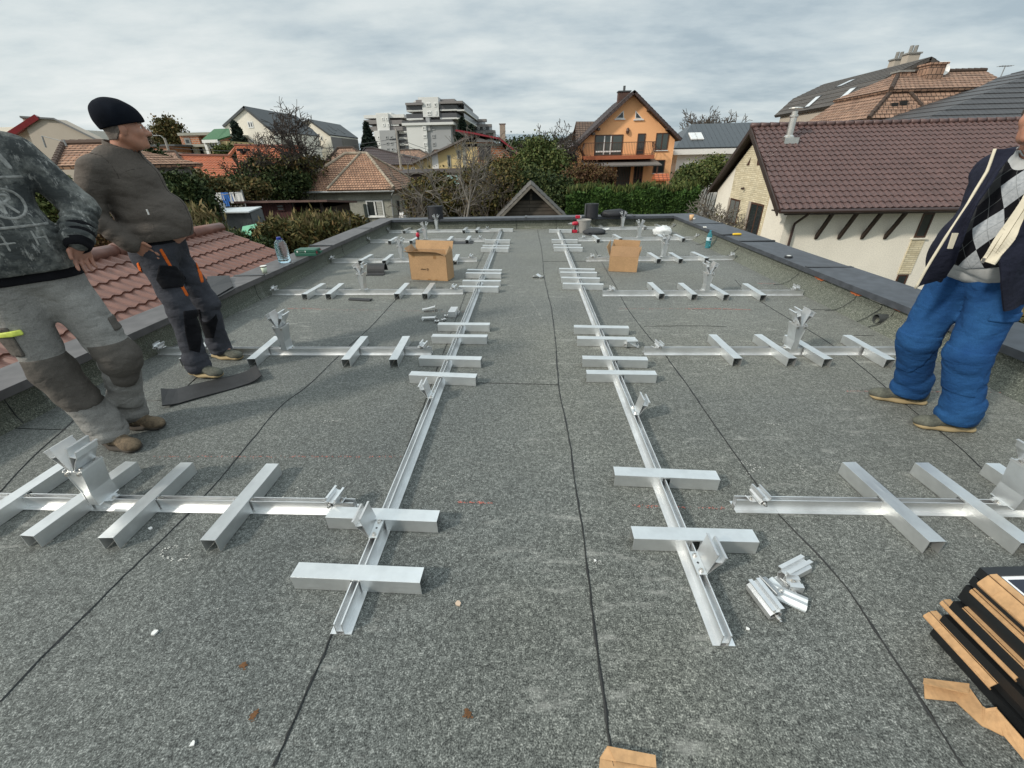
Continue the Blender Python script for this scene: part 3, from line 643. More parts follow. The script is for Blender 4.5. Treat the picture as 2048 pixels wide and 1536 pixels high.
# left carton, open at the top
def carton_left():
    fl, fr, br = G(823,559.5), G(896.3,562.8), G(905.3,557.2)
    fl = Vector((fl.x, fl.y, 0)); ux = (fr-fl); W = ux.length; ux.normalize(); uy = Vector((-ux.y, ux.x, 0)); Dp = .24
    t = thing('carton', 'large brown open carton with a small dark printed mark, left half of the roof', 'cardboard box', tuple(fl+ux*W/2+uy*Dp/2), 0, 'open cartons')
    Ht = .36; up = Vector((0,0,1)); o = fl+up*.004
    P = lambda x, y, z: o+ux*x+uy*y+up*z
    b = MB(); T = .005
    def panel(b, p, q, r, s): b.slab(p, q, r, s, T)
    panel(b, P(0,0,0), P(W,0,0), P(W,0,Ht-.012), P(0,0,Ht))                                 # front
    panel(b, P(W,0,0), P(W,Dp,0), P(W,Dp,Ht+.01), P(W,0,Ht-.012))                            # right
    panel(b, P(W,Dp,0), P(0,Dp,0), P(0,Dp,Ht+.01), P(W,Dp,Ht+.01))                          # back
    panel(b, P(0,Dp,0), P(0,0,0), P(0,0,Ht), P(0,Dp,Ht+.01))                                # left
    panel(b, P(T,T,.002), P(W-T,T,.002), P(W-T,Dp-T,.002), P(T,Dp-T,.002))
    b.build('carton_body', M_card, t)
    b = MB()                                                                                # front flap sagging outwards, curling at its right end
    n = 10
    for i in range(n):
        x0, x1 = W*i/n, W*(i+1)/n; f = lambda x: (.075-.03*(x/W)**2)*(1 if x < W*.9 else .6); g = lambda x: .030+.012*math.sin(x/W*3)-(.05*((x/W-.8)/.2)**2 if x/W > .8 else 0)
        k = lambda x: Ht-.012*x/W
        b.slab(P(x0-.0*1, -.003, k(x0)), P(x1, -.003, k(x1)), P(x1-.02*(1-x1/W), -f(x1), k(x1)+g(x1)), P(x0-.02*(1-x0/W), -f(x0), k(x0)+g(x0)), .004)
    b.build('flap', M_card2, t)
    b = MB(); b.slab(P(0.0,Dp+.003,Ht+.012), P(W,Dp+.003,Ht+.012), P(W+.012,Dp+.04,Ht+.12), P(.0,Dp+.04,Ht+.125), .004); b.build('flap', M_card, t)
    b = MB(); b.slab(P(-.003,Dp,Ht+.008), P(-.003,0,Ht+.002), P(-.06,.02,Ht+.055), P(-.045,Dp-.02,Ht+.075), .004); b.build('flap', M_card2, t)
    b = MB(); b.slab(P(W+.003,.01,Ht-.008), P(W+.003,Dp,Ht+.008), P(W-.02,Dp-.02,Ht+.07), P(W-.03,.08,Ht+.03), .004); b.build('flap', M_card, t)
    for x0, x1, z0, z1 in [(.055,.090,Ht-.055,Ht-.004), (.36,.40,Ht-.07,Ht-.02), (.09,.12,.001,.012), (.25,.29,.001,.020), (.355,.395,.001,.018)]:
        b = MB(); b.slab(P(x0,-.0022,z0), P(x1,-.0022,z0), P(x1,-.0022,z1), P(x0,-.0022,z1), .001); b.build('tape', M_tape, t)
    # small dark mark printed upside down: a petalled emblem and a short blurred word
    b = MB(); cx, cz = .262, .148; e = -.0026
    for k in range(8):
        a = k*PI/4+PI/8; d = Vector((math.cos(a), 0, math.sin(a))); w_ = Vector((-math.sin(a), 0, math.cos(a)))
        q = [d*.0045, d*.012+w_*.0042, d*.0185, d*.012-w_*.0042]; b.add([P(cx+v.x, e, cz+v.z) for v in q], [(0,1,2,3)])
    x = cx-.028
    for wd, hh, up_ in [(.010,.017,0), (.010,.015,0), (.010,.015,0), (.010,.015,0), (.007,.025,.009), (.009,.015,0), (.009,.015,0)]:
        for (a0, a1, c0, c1) in ((0,.3,0,1), (.65,.95,0,1), (.25,.7,.35,.62)):
            b.add([P(x-wd*a1, e, cz-.009+hh*c0), P(x-wd*a0, e, cz-.009+hh*c0), P(x-wd*a0, e, cz-.009+hh*c1), P(x-wd*a1, e, cz-.009+hh*c1)], [(0,1,2,3)])
        x -= wd*1.14
    b.build('printed_mark', M_ink, t)
carton_left()
def carton_right():
    fl, fr = G(1216.7,543), G(1273,545.3); fl.z = 0
    ux = fr-fl; ux.z = 0; W = ux.length; ux.normalize(); uy = Vector((-ux.y, ux.x, 0)); Dp = .26; up = Vector((0,0,1))
    t = thing('carton', 'plain brown open carton with raised flaps, on the right half of the roof', 'cardboard box', tuple(fl+ux*W/2+uy*Dp/2), 0, 'open cartons')
    o = fl+up*.004; P = lambda x, y, z: o+ux*x+uy*y+up*z; H1 = .205; H2 = .215; T = .005; b = MB()
    b.slab(P(0,0,0), P(W,0,0), P(W+.005,-.004,H1), P(.003,-.004,H1+.003), T)
    b.slab(P(W,0,0), P(W,Dp,0), P(W+.005,Dp,H2), P(W+.005,0,H1), T); b.slab(P(W,Dp,0), P(0,Dp,0), P(0,Dp,H2), P(W,Dp,H2), T)
    b.slab(P(0,Dp,0), P(0,0,0), P(0,0,H1), P(0,Dp,H2), T); b.slab(P(T,T,.002), P(W-T,T,.002), P(W-T,Dp-T,.002), P(T,Dp-T,.002), .003)
    b.build('carton_body', M_card, t)
    b = MB(); b.slab(P(.002,.004,H1+.004), P(W+.004,.004,H1+.002), P(W+.012,.05,H1+.135), P(.012,.05,H1+.140), .004); b.build('flap', M_card2, t)
    b = MB(); b.slab(P(.0,Dp+.003,H2+.002), P(W,Dp+.003,H2+.002), P(W+.01,Dp+.02,H2+.175), P(.03,Dp+.02,H2+.180), .004); b.build('flap', M_card, t)
    b = MB(); b.slab(P(-.003,Dp*.9,H2), P(-.003,.02,H1+.003), P(-.055,.03,H1+.13), P(-.015,Dp*.9,H1+.19), .004); b.build('flap', M_card, t)
    b = MB(); b.slab(P(W+.006,.02,H1+.002), P(W+.006,Dp,H2+.002), P(W+.030,Dp-.02,H2+.11), P(W+.030,.05,H1+.10), .004); b.build('flap', M_card, t)
carton_right()
# rubber mats
def mat_strip(name, label, pts, wv, t=.008, mat=None, group='black rubber mats'):
    """a strip of matting along a 3-D centre path, wv = its width vector"""
    b = MB(); wv = Vector(wv); P = [Vector(p) for p in pts]
    for a, c in zip(P, P[1:]):
        d = (c-a).normalized(); n = d.cross(wv).normalized(); n = n if n.z >= 0 else n
        b.slab(a-wv/2+Vector((0,0,t)), c-wv/2+Vector((0,0,t)), c+wv/2+Vector((0,0,t)), a+wv/2+Vector((0,0,t)), t)
    return tag(b.build(name, mat or M_rub), label, 'rubber mat', group)
a, c, d, e = G(326,787), G(515,741), G(527,762), G(328,818)
n = 14; b = MB(); NU = 4
rows = []
for i in range(n+1):
    f = i/n; u = a.lerp(c, f); v = e.lerp(d, f); lift = .035*max(0, (f-.82)/.18)**2+.020*max(0, (.12-f)/.12)+.004*math.sin(f*5)**2
    rows.append([(u+Vector((0,0,.002+lift+.012*max(0,(.12-f)/.12)))), (v+Vector((0,0,.002+lift)))])
for (p, q), (r, s) in zip(rows, rows[1:]): b.slab(q+Vector((0,0,.009)), s+Vector((0,0,.009)), r+Vector((0,0,.009)), p+Vector((0,0,.009)), .009)
tag(b.build('rubber_mat', M_rub), 'long worn black rubber strip lying under the toe of the man in grey work trousers', 'rubber mat', 'black rubber mats')
# arched mat by the carton
p0 = G(737,561); wv = Vector((.0,.0,0)); b = MB(); ang = [R_(x) for x in range(-10, 200, 14)]
x0, x1 = G(737,548).x, G(767,548).x; yc = G(760,548).y+.05
arc = [(.085*math.cos(t), .125*math.sin(t)) for t in ang]
b.wall2([(yc-.155, .006), (yc-.10, .006)]+[(yc-r, z+.012) for r, z in [(q[0], q[1]) for q in arc] if z > .0], .008, x0, x1+.03, 'x')
tag(b.build('rubber_mat', M_rub, smooth=False), 'black rubber mat bent into an arch beside the left open carton', 'rubber mat', 'black rubber mats')
a, c = G(698,601), G(741,603); b = MB()
b.wall2([(-.035,.004), (-.025,.012), (0,.016), (.025,.012), (.035,.004)], .007, 0, (c-a).length, 'y', Matrix.Translation(a+Vector((0,.03,.004))) @ Matrix.Rotation(math.atan2(c.y-a.y, c.x-a.x)-PI/2, 4, 'Z'))
tag(b.build('rubber_mat', M_rub), 'short black rubber offcut lying in front of the third left cross rail', 'rubber mat', 'black rubber mats')
q = [G(884,488.5), G(945,488), G(948,481.5), G(893,481.5)]; b = MB(); b.slab(*[p+Vector((0,0,.009)) for p in q], .009)
tag(b.build('rubber_mat', M_rub), 'black rubber strip tucked under two channels of the fifth left cross rail', 'rubber mat', 'black rubber mats')
for k, (pxs, lab) in enumerate([([(418,600),(466,572),(460,554),(415,556)], 'upper grey black rubber sheet on the left parapet behind the bearded man\'s legs'), ([(415,606),(470,577),(462,566),(412,580)], 'lower black rubber sheet on the left parapet, mostly under another')]):
    z = CZ1+.012*(1-k)+.012; q = [G(x, y, z) for x, y in pxs]; b = MB()
    m0, m1 = q[0].lerp(q[3], .5), q[1].lerp(q[2], .5); up = Vector((0,0,.02*(1-k)))
    b.slab(q[0], q[1], m1-Vector((0,0,.004)), m0, .009); b.slab(m0, m1-Vector((0,0,.004)), q[2]+up, q[3]+up, .009)
    lab = lab.replace("bearded man's", "beanie wearer's"); tag(b.build('rubber_mat', M_rub), lab, 'rubber mat', 'black rubber mats')
# water jug
def glassy(name, col, ior=1.35, rough=.03, tr=1.0):
    m, nt, b = nmat(name); b.inputs['Base Color'].default_value = c4(col); b.inputs['Transmission Weight'].default_value = tr
    b.inputs['IOR'].default_value = ior; b.inputs['Roughness'].default_value = rough; return m
M_pet = glassy('clear blue tinted plastic', (.80,.92,.97), 1.12, .06)
M_water = glassy('water', (.78,.90,.96), 1.33, .02)
M_bluecap = pm('blue plastic cap', (.01,.03,.25), .35)
p = G(570,524,CZ1+.004); t = thing('water_jug', 'big clear plastic water jug with a blue cap on the left parapet', 'bottle', (p.x, p.y, CZ1+.002))
H = .325; R0 = .082
prof = [(.001,.004),(.066,.0),(.078,.012)]
for i in range(9):
    z = .03+i*.021; prof += [(R0,z), (R0,z+.012), (R0-.006,z+.0155), (R0-.006,z+.018)]
prof += [(R0,.222),(R0-.002,.235),(.070,.262),(.050,.288),(.030,.302),(.022,.306),(.022,.318)]
b = MB(); b.lathe(prof, 32, caps=False); b.build('jug_body', M_pet, t, smooth=True, local=True)
b = MB(); b.lathe([(.001,.006),(.064,.004),(R0-.009,.02),(R0-.009,.225),(.064,.262),(.044,.285),(.001,.286)], 28, caps=False); b.build('water', M_water, t, smooth=True, local=True)
b = MB(); b.lathe([(.028,.304),(.028,.330),(.025,.334),(.001,.334)], 20); b.lathe([(.034,.304),(.034,.309),(.027,.309)], 20, caps=False); b.build('cap', M_bluecap, t, smooth=False, local=True)
b = MB(); b.tube([(.030,0,.306),(.047,.0,.312),(.050,.0,.304),(.044,0,.296)], .004, 6); b.build('handle', M_bluecap, t, local=True)
# coffee cups
M_cup = pm('pale green paper cup', (.62,.70,.55), .6, var=.06); M_paper = pm('white paper', (.72,.72,.68), .6); M_coffee = pm('brown coffee', (.06,.03,.015), .3); M_kraft = pm('tan paper cup', (.60,.38,.20), .7)
p = G(530,545,CZ1+.004); t = thing('paper_cup', 'pale green paper cup with a brown stained rim on the left parapet', 'cup', (p.x, p.y, CZ1+.002))
b = MB(); b.lathe([(.001,.0),(.026,0),(.036,.082),(.034,.082),(.025,.004),(.001,.004)], 20, caps=False); b.build('cup_body', M_cup, t, smooth=True, local=True)
b = MB(); b.lathe([(.0365,.070),(.0372,.080),(.0365,.082)], 20, caps=False); b.build('stained_band', M_coffee, t, local=True)
b = MB(); b.lathe([(.001,.085),(.036,.086),(.039,.084),(.037,.080)], 20, caps=False); b.build('lid', M_paper, t, local=True)
p = G(1382,440,CZ1+.004); t = thing('paper_cup', 'tan paper cup standing on the far corner of the right parapet', 'cup', (p.x, p.y, CZ1+.002))
b = MB(); b.lathe([(.001,.0),(.033,0),(.047,.105),(.045,.105),(.031,.004),(.001,.004)], 20, caps=False); b.build('cup_body', M_kraft, t, smooth=True, local=True)
# green tool case
M_green = pm('green moulded plastic', (.018,.095,.062), .45, var=.12, bmp=.1, bscale=200); M_redc = pm('dull red plastic', (.22,.025,.03), .4); M_whl = pm('white label print', (.75,.75,.72), .6)
p = G(596,512,CZ1+.004); q = G(634,511,CZ1+.004)
t = thing('tool_case', 'green plastic power tool case with red latches on the left parapet', 'tool case', (p.x+.13, p.y+.08, CZ1+.002), .02)
b = MB(); b.prism([(-.165,.010),(-.160,.0),(.135,.0),(.150,.012),(.150,.045),(-.172,.045)], -.09, .10, 'y'); b.prism([(-.172,.0475),(.150,.0475),(.146,.085),(.130,.092),(-.150,.092),(-.168,.080)], -.09, .10, 'y'); b.build('case_shell', M_green, t, local=True, bevel=.006)
b = MB(); b.wall2([(.150,.050),(.185,.052),(.185,.040),(.150,.040)], .012, -.02, .05, 'y'); b.build('handle', M_green, t, local=True, bevel=.003)
for y in (-.066, .076):
    b = MB(); b.box(.149,.160, y-.014, y+.014, .030, .066); b.build('latch', M_redc, t, local=True, bevel=.002)
b = MB(); b.lathe([(.0005,.0),(.012,.0)], 14, Matrix.Translation((-.12,-.0915,.066)) @ Matrix.Rotation(PI/2,4,'X'), caps=False); b.box(-.007,.004,-.0925,-.0905,.056,.078); b.build('badge', M_whl, t, local=True)
b = MB()
for z in (.061,.066,.071): b.box(-.098+.0*z,-.018,-.0922,-.0905,z-.0012,z+.0012)
b.build('lettering', pm('faint grey lettering', (.12,.20,.16), .6), t, local=True)
# teal bottle, pliers, puck, tape on the right parapet
M_teal = glassy('teal tinted plastic', (.15,.50,.58), 1.2, .05, .75); M_lbl = pm('pale blue label', (.50,.68,.74), .5); M_navy = pm('dark teal print', (.02,.07,.13), .5)
p = G(1417,496); t = thing('water_bottle', 'teal plastic bottle with a pale label standing by the right parapet', 'bottle', (p.x-.02, p.y, .001))
b = MB(); b.lathe([(.001,.004),(.038,.0),(.044,.008),(.044,.030),(.042,.034),(.044,.038),(.044,.060),(.042,.064),(.044,.068),(.044,.195),(.042,.205),(.036,.235),(.022,.262),(.014,.275),(.014,.285)], 24, caps=False); b.build('bottle_body', M_teal, t, smooth=True, local=True)
b = MB(); b.lathe([(.0447,.130),(.0447,.187)], 24, caps=False); b.build('label', M_lbl, t, smooth=True, local=True)
b = MB(); b.lathe([(.0005,0),(.017,0)], 16, Matrix.Translation((.008,-.0458,.158)) @ Matrix.Rotation(PI/2,4,'X'), caps=False); b.build('label_mark', M_navy, t, local=True)
b = MB(); b.lathe([(.016,.280),(.016,.298),(.001,.299)], 16, caps=False); b.build('cap', pm('teal cap', (.03,.22,.30), .4), t, local=True)
M_yel = pm('yellow rubber grip', (.72,.46,.02), .5, var=.1); M_dk = pm('black tool steel', (.025,.027,.03), .4)
p, q = G(1445,470,CZ1+.01), G(1472,470,CZ1+.01)
t = thing('knife', 'tool with a yellow grip and black shaft lying on the right parapet', 'hand tool', (q.x, q.y, CZ1+.002), math.atan2(q.y-p.y, q.x-p.x))
b = MB(); b.tube([(-.06,0,.018),(-.03,0,.021),(.02,0,.022),(.07,0,.021),(.085,0,.018)], [.015,.018,.019,.018,.010], 12); b.build('grip', M_yel, t, smooth=True, local=True)
b = MB(); b.tube([(-.28,.0,.009),(-.16,0,.012),(-.06,0,.018)], [.004,.013,.013], 8); b.box(-.20,-.13,-.02,.02,.004,.010); b.build('shaft', M_dk, t, local=True)
p = G(1577,514,CZ1+.01); b = MB(); b.lathe([(.001,0),(.045,0),(.047,.006),(.047,.018),(.043,.024),(.030,.026),(.001,.026)], 24, Matrix.Translation((p.x,p.y,CZ1+.003)), caps=False)
t2 = b.build('tape_measure', M_dk, smooth=False); tag(t2, 'small black round puck with a pale top on the right parapet', 'measuring tool')
b = MB(); b.lathe([(.001,.0265),(.026,.0265),(.028,.024)], 20, Matrix.Translation((p.x,p.y,CZ1+.003)), caps=False); b.build('pale_disc', M_paper, t2)
p = G(1388,438,CZ1+.004); b = MB(); b.lathe([(.016,0),(.028,0),(.028,.022),(.016,.022),(.016,0)], 18, Matrix.Translation((p.x,p.y,CZ1+.003)), caps=False); tag(b.build('tape_roll', M_paper), 'small white roll of tape beside the tan cup on the right parapet', 'tape')
p = G(1410,455,CZ1+.004)
b = MB(); b.bx((p.x-.02,p.y,CZ1+.012),(.014,.07,.016)); b.bx((p.x+.014,p.y+.005,CZ1+.012),(.014,.07,.016)); b.bx((p.x,p.y+.015,CZ1+.010),(.03,.014,.010)); tag(b.build('white_clip', M_paper), 'small white plastic clip on the right parapet behind the teal bottle', 'clip')
# at the back parapet: rolls, bag, tools, bucket
M_felt = pm('black bitumen roll', (.012,.013,.017), .7, var=.3, scale=14)
def roll(px, r, h, lab, off=0):
    p = G(px[0], px[1], CZ1+.003); t = thing('felt_roll', lab, 'roll', (p.x, p.y, CZ1+.002), 0, 'black rolls on the back parapet')
    b = MB(); b.lathe([(r*.28,h),(r*.28,.002),(r,0),(r,h),(r*.28,h)], 32, caps=False); b.build('roll_body', M_felt, t, smooth=False, local=True)
    b = MB(); b.box(-r-.012,-r+.002,-.07,.08,.0,h*.98); b.build('loose_end', pm('grey felt edge', (.06,.065,.065), .7), t, local=True)
    b = MB()
    for k in range(1, 4): b.lathe([(r*(.3+.18*k),h+.001),(r*(.33+.18*k),h+.003),(r*(.36+.18*k),h+.001)], 28, caps=False)
    b.build('wound_edge', M_bit, t, local=True)
roll((872.5,437), .17, .275, 'wide squat black roll standing on the back parapet at the left')
roll((1183,434), .145, .285, 'black roll standing on the back parapet at the right, in front of the hedge')
def lumpy(name, c, d, mat, seed, amp=.18, n=3, freq=2.4, flat=True):
    """soft bag: a rounded lump, squashed and creased"""
    import bmesh
    bm = bmesh.new(); bmesh.ops.create_icosphere(bm, subdivisions=n, radius=1); rr = random.Random(seed); off = Vector((rr.uniform(0,9), rr.uniform(0,9), rr.uniform(0,9)))
    from mathutils import noise as mn
    for v in bm.verts:
        k = 1+amp*mn.noise(v.co*freq+off)+amp*.6*abs(mn.noise(v.co*freq*2.3+off))
        q = v.co*k; q.x = math.copysign(abs(q.x)**.8, q.x); z = max(q.z, -.55) if flat else q.z
        v.co = Vector((c[0]+q.x*d[0], c[1]+q.y*d[1], c[2]+(z+.55)*d[2]/1.5))
    bm.verts.index_update(); b = MB(); b.add([v.co.copy() for v in bm.verts], [[v.index for v in f.verts] for f in bm.faces]); bm.free()
    return b.build(name, mat, smooth=True)
M_bag = pm('black nylon', (.014,.015,.018), .6, var=.3, bmp=.3, bscale=25, bdist=.01)
p = G(1228,434,CZ1); bg_ = lumpy('work_bag', (p.x, p.y+.06, CZ1+.001), (.29,.13,.155), M_bag, 3); tag(bg_, 'crumpled black bag lying on the back parapet beside a roll', 'bag')
p = G(1190,470); bg2 = lumpy('tool_bag', (p.x, p.y+.12, .002), (.24,.13,.115), pm('grey black canvas', (.035,.038,.042), .8, var=.3, bmp=.3, bscale=30, bdist=.01), 8); tag(bg2, 'grey black soft tool bag lying in front of the grey bucket', 'bag')
b = MB(); b.tube([(p.x-.12,p.y+.0,.05),(p.x-.17,p.y-.05,.02),(p.x-.10,p.y-.08,.012),(p.x-.03,p.y-.06,.03)], .012, 6); b.build('strap', M_bag, bg2)
M_poly = glassy('thin white plastic film', (.85,.87,.87), 1.1, .35, .35)
p = G(1325,470); pb = lumpy('plastic_bag', (p.x, p.y+.06, .002), (.17,.15,.16), M_poly, 21, .45, 3, 2.2); tag(pb, 'crumpled clear plastic bag on the felt near the right far corner', 'plastic bag')
p = G(1168,466); t = thing('bucket', 'grey builder\'s bucket standing on the felt near the back parapet', 'bucket', (p.x, p.y+.13, .001))
M_buck = pm('grey plastic bucket', (.30,.29,.27), .55, var=.12, scale=6)
b = MB(); b.lathe([(.001,.0),(.118,0),(.148,.235),(.156,.236),(.158,.262),(.150,.264),(.142,.240),(.112,.006),(.001,.006)], 32, caps=False); b.build('bucket_body', M_buck, t, smooth=False, local=True)
b = MB(); b.lathe([(.001,.19),(.138,.19)], 24, caps=False); b.build('contents', pm('grey mortar', (.2,.19,.18), .9, bmp=.5, bscale=30), t, local=True)
M_red = pm('red tool plastic', (.42,.012,.035), .4, var=.1)
p = G(1150,466); t = thing('drill', 'red cordless drill standing upright beside the grey bucket', 'drill', (p.x-.01, p.y+.05, .001))
b = MB(); b.box(-.055,.06,-.045,.045,.0,.060); b.build('battery', M_red, t, local=True, bevel=.008)
b = MB(); b.prism([(-.012,.060),(.035,.060),(.040,.15),(.005,.155)], -.022, .022, 'y'); b.build('grip', M_dk, t, local=True, bevel=.006)
b = MB(); b.tube([(-.055,0,.185),(-.02,0,.19),(.05,0,.19),(.075,0,.187)], [.030,.040,.042,.028], 14); b.build('drill_body', M_red, t, smooth=True, local=True)
b = MB(); b.tube([(-.15,0,.183),(-.115,0,.183),(-.11,0,.184),(-.055,0,.186)], [.008,.010,.022,.025], 12); b.build('chuck', pm('worn chuck', (.35,.34,.33), .4, metal=.6), t, local=True)
p = G(1156,437,CZ1); t = thing('drill_battery', 'red battery pack with a pale end lying on the back parapet beside the roll', 'battery', (p.x, p.y+.02, CZ1+.002))
b = MB(); b.box(-.055,.045,-.04,.04,0,.062); b.build('battery_case', M_red, t, local=True, bevel=.008)
b = MB(); b.box(.046,.075,-.035,.035,.012,.055); b.build('terminal_block', pm('grey plastic', (.45,.45,.43), .5), t, local=True)
b = MB(); b.tube([(.076,0,.03),(.17,.02,.03)], .009, 8); b.build('drill_bit', M_dk, t, local=True)
p = G(1209,461); t = thing('screw_packet', 'clear packet of screws lying against the farthest right cross rail', 'packet', (p.x, p.y+.03, .003), .05)
b = MB(); b.box(-.10,.02,-.045,.045,0,.035); b.build('packet_body', M_poly, t, local=True, bevel=.012)
b = MB(); b.slab((.021,-.04,.004),(.10,-.03,.03),(.12,.04,.045),(.021,.04,.03),.003); b.build('torn_end', M_poly, t, local=True)
p = G(837.5,489); t = thing('screwdriver', 'red and black hand tool standing on end by the fifth left cross rail', 'hand tool', (p.x, p.y, .001))
b = MB(); b.tube([(0,0,0),(0,0,.05),(.004,0,.10),(.003,0,.14)], [.030,.024,.020,.024], 12); b.build('black_grip', M_dk, t, smooth=True, local=True)
b = MB(); b.tube([(.003,0,.138),(.002,0,.17),(0,0,.205),(0,0,.225)], [.026,.038,.034,.016], 12); b.build('red_top', M_red, t, smooth=True, local=True)
# loose feet of a bracket on the parapet by the left roll (dark splayed arm)
# ---- stack of framed panels with cardboard edge guards
M_frame = pm('black anodised frame', (.010,.011,.012), .35, var=.2); M_back = pm('white panel border', (.75,.76,.77), .35); M_cell = glassmat('dark blue solar glass', (.008,.010,.024), .12)
c0 = G(1858,1268); c1 = G(2048,1480); ey = (c1-c0); ey.z = 0; ey.normalize(); ex = Vector((-ey.y, ex_s := ey.x, 0)); ex = Vector((-ey.y, ey.x, 0))
tz = A(1961,1133,c0.y).z; NPL = 9; th = .0325; LW, LH = 1.13, 1.72
GP = 'panels stacked at the right'
M_cardx = pm('cardboard edge guard', (.44,.265,.13), .85, var=.12, scale=9, fine=.15, fscale=60, bmp=.1, bscale=50)
gap = (tz-NPL*th)/NPL
for k in range(NPL):
    z0 = k*(th+gap)+.002; sh = [0,.012,-.004,.010,-.012,.006,-.006,.0,.0][k]; o = c0+ex*sh-ey*sh*.5
    names = ['lowest', 'second from the bottom', 'third from the bottom', 'fourth from the bottom', 'middle', 'fourth from the top', 'third from the top', 'second from the top', 'topmost']
    t = thing('solar_panel', f'black framed solar panel in the stack at the lower right corner, {names[k]}', 'solar panel', (o.x, o.y, z0), 0, GP)
    P = lambda x, y, z: o+ex*x+ey*y+Vector((0,0,z0+z)); b = MB(); fw = .030
    for (xa, xb, ya, yb) in ((0,fw,0,LH), (LW-fw,LW,0,LH), (fw,LW-fw,0,fw), (fw,LW-fw,LH-fw,LH)):
        v = [P(x, y, z) for x in (xa, xb) for y in (ya, yb) for z in (0, th)]; b.add(v, [(0,1,3,2),(4,6,7,5),(0,4,5,1),(2,3,7,6),(0,2,6,4),(1,5,7,3)])
    b.build('frame', M_frame, t)
    b = MB(); v = [P(x, y, z) for x in (fw, LW-fw) for y in (fw, LH-fw) for z in (th-.010, th-.004)]; b.add(v, [(0,1,3,2),(4,6,7,5),(0,4,5,1),(2,3,7,6),(0,2,6,4),(1,5,7,3)]); b.build('panel_back', M_back, t)
    b = MB(); g_ = .012; v = [P(x, y, z) for x in (fw+g_, LW-fw-g_) for y in (fw+g_, LH-fw-g_) for z in (th-.0038, th-.0025)]; b.add(v, [(0,1,3,2),(4,6,7,5),(0,4,5,1),(2,3,7,6),(0,2,6,4),(1,5,7,3)]); b.build('cell_glass', M_cell, t)
def guard(ztop, y0, y1, drop, out, lab, tilt=0, under=.04):
    """folded strip of cardboard pressed over the panel edge"""
    o = c0+Vector((0,0,ztop)); P = lambda x, y, z: o+ex*x+ey*y+Vector((0,0,z)); b = MB(); n = 5; r = random.Random(int(ztop*1000))
    for i in range(n):
        a, c = y0+(y1-y0)*i/n, y0+(y1-y0)*(i+1)/n; w0, w1 = r.uniform(-.002,.002), r.uniform(-.002,.002)
        ka = -out-tilt*i/n; kc = -out-tilt*(i+1)/n
        b.slab(P(-.004,a,-.002), P(-.004,c,-.002), P(kc,c,-drop+w1), P(ka,a,-drop+w0), .004)
        b.slab(P(ka,a,-drop), P(kc,c,-drop), P(kc+under*.25,c,-drop-.012), P(ka+under*.25,a,-drop-.012), .004)
        b.slab(P(.016,a,.002), P(.016,c,.002), P(-.004,c,.000), P(-.004,a,.000), .0035)
    tag(b.build('edge_guard', M_cardx), lab, 'cardboard strip', 'cardboard guards on the panel stack')
GL_ = [(8, .03, .25, .034, .020, 'topmost folded cardboard edge guard on the panel stack'), (6, .02, .22, .012, .006, 'second highest cardboard edge guard on the panel stack'), (4, .03, .25, .012, .006, 'third highest cardboard edge guard, torn at its corner, on the panel stack'),
       (3, -.02, .21, .013, .007, 'fourth highest cardboard edge guard on the panel stack'), (1, -.03, .19, .020, .016, 'lowest cardboard edge guard still on the panel stack')]
for (k, a, c, dr, ou, lab) in GL_: guard((k+1)*(th+gap), a, c, dr, ou, lab)
def cardpiece(px, lab, fold, z=.003):
    q = [G(x, y, z) for x, y in px]; b = MB(); m = fold
    n = len(q)
    cen = sum(q, Vector())/n; top = [p+Vector((0,0,.004+m*(i % 2))) for i, p in enumerate(q)]
    for i in range(1, n-1): b.add([top[0], top[i], top[i+1]], [(0,1,2)])
    low = [p-Vector((0,0,.0035)) for p in top]
    for i in range(1, n-1): b.add([low[0], low[i+1], low[i]], [(0,1,2)])
    for i in range(n): j = (i+1) % n; b.add([top[i], low[i], low[j], top[j]], [(0,1,2,3)])
    return tag(b.build('cardboard_strip', M_cardx), lab, 'cardboard strip', 'torn cardboard on the felt')
b = MB()
def foldstrip(pa, pb, lift, t=.004):
    a0, a1 = pa; c0_, c1_ = pb; b.slab(a0, a1, c1_, c0_, t)
g0 = lambda x, y, z=.004: G(x, y, z)
b.slab(g0(1850,1397), g0(1912,1403), g0(1937,1372,.016), g0(1848,1356,.016), .003); b.slab(g0(1848,1356,.030), g0(1846,1366,.036), g0(1938,1387,.034), g0(1939,1367,.030), .003); b.slab(g0(1912,1403), g0(1965,1452), g0(1965,1412,.014), g0(1937,1372,.018), .003)
b.slab(g0(1965,1452), g0(2012,1472), g0(2000,1432,.02), g0(1965,1412,.016), .003); b.slab(g0(2006,1470), g0(2048,1520), g0(2048,1480,.03), g0(1992,1416,.04), .003); b.slab(g0(1970,1417,.02), g0(1967,1452), g0(2006,1472), g0(1993,1414,.04), .003)
tag(b.build('cardboard_strip', M_cardx), 'torn folded cardboard strip trailing on the felt below the panel stack', 'cardboard strip', 'torn cardboard on the felt')
b = MB(); b.slab(g0(1200,1517), g0(1196,1560), g0(1322,1560), g0(1310,1536), .003); b.slab(g0(1216,1492,.022), g0(1231,1522,.012), g0(1313,1536,.012), g0(1311,1510,.022), .003); b.slab(g0(1216,1492,.020), g0(1200,1517), g0(1232,1523,.008), g0(1217,1493,.019), .003)
tag(b.build('cardboard_strip', M_cardx), 'cardboard scrap on the felt at the bottom edge of the photo', 'cardboard strip', 'torn cardboard on the felt')
M_chip = pm('white chip', (.68,.68,.66), .8)
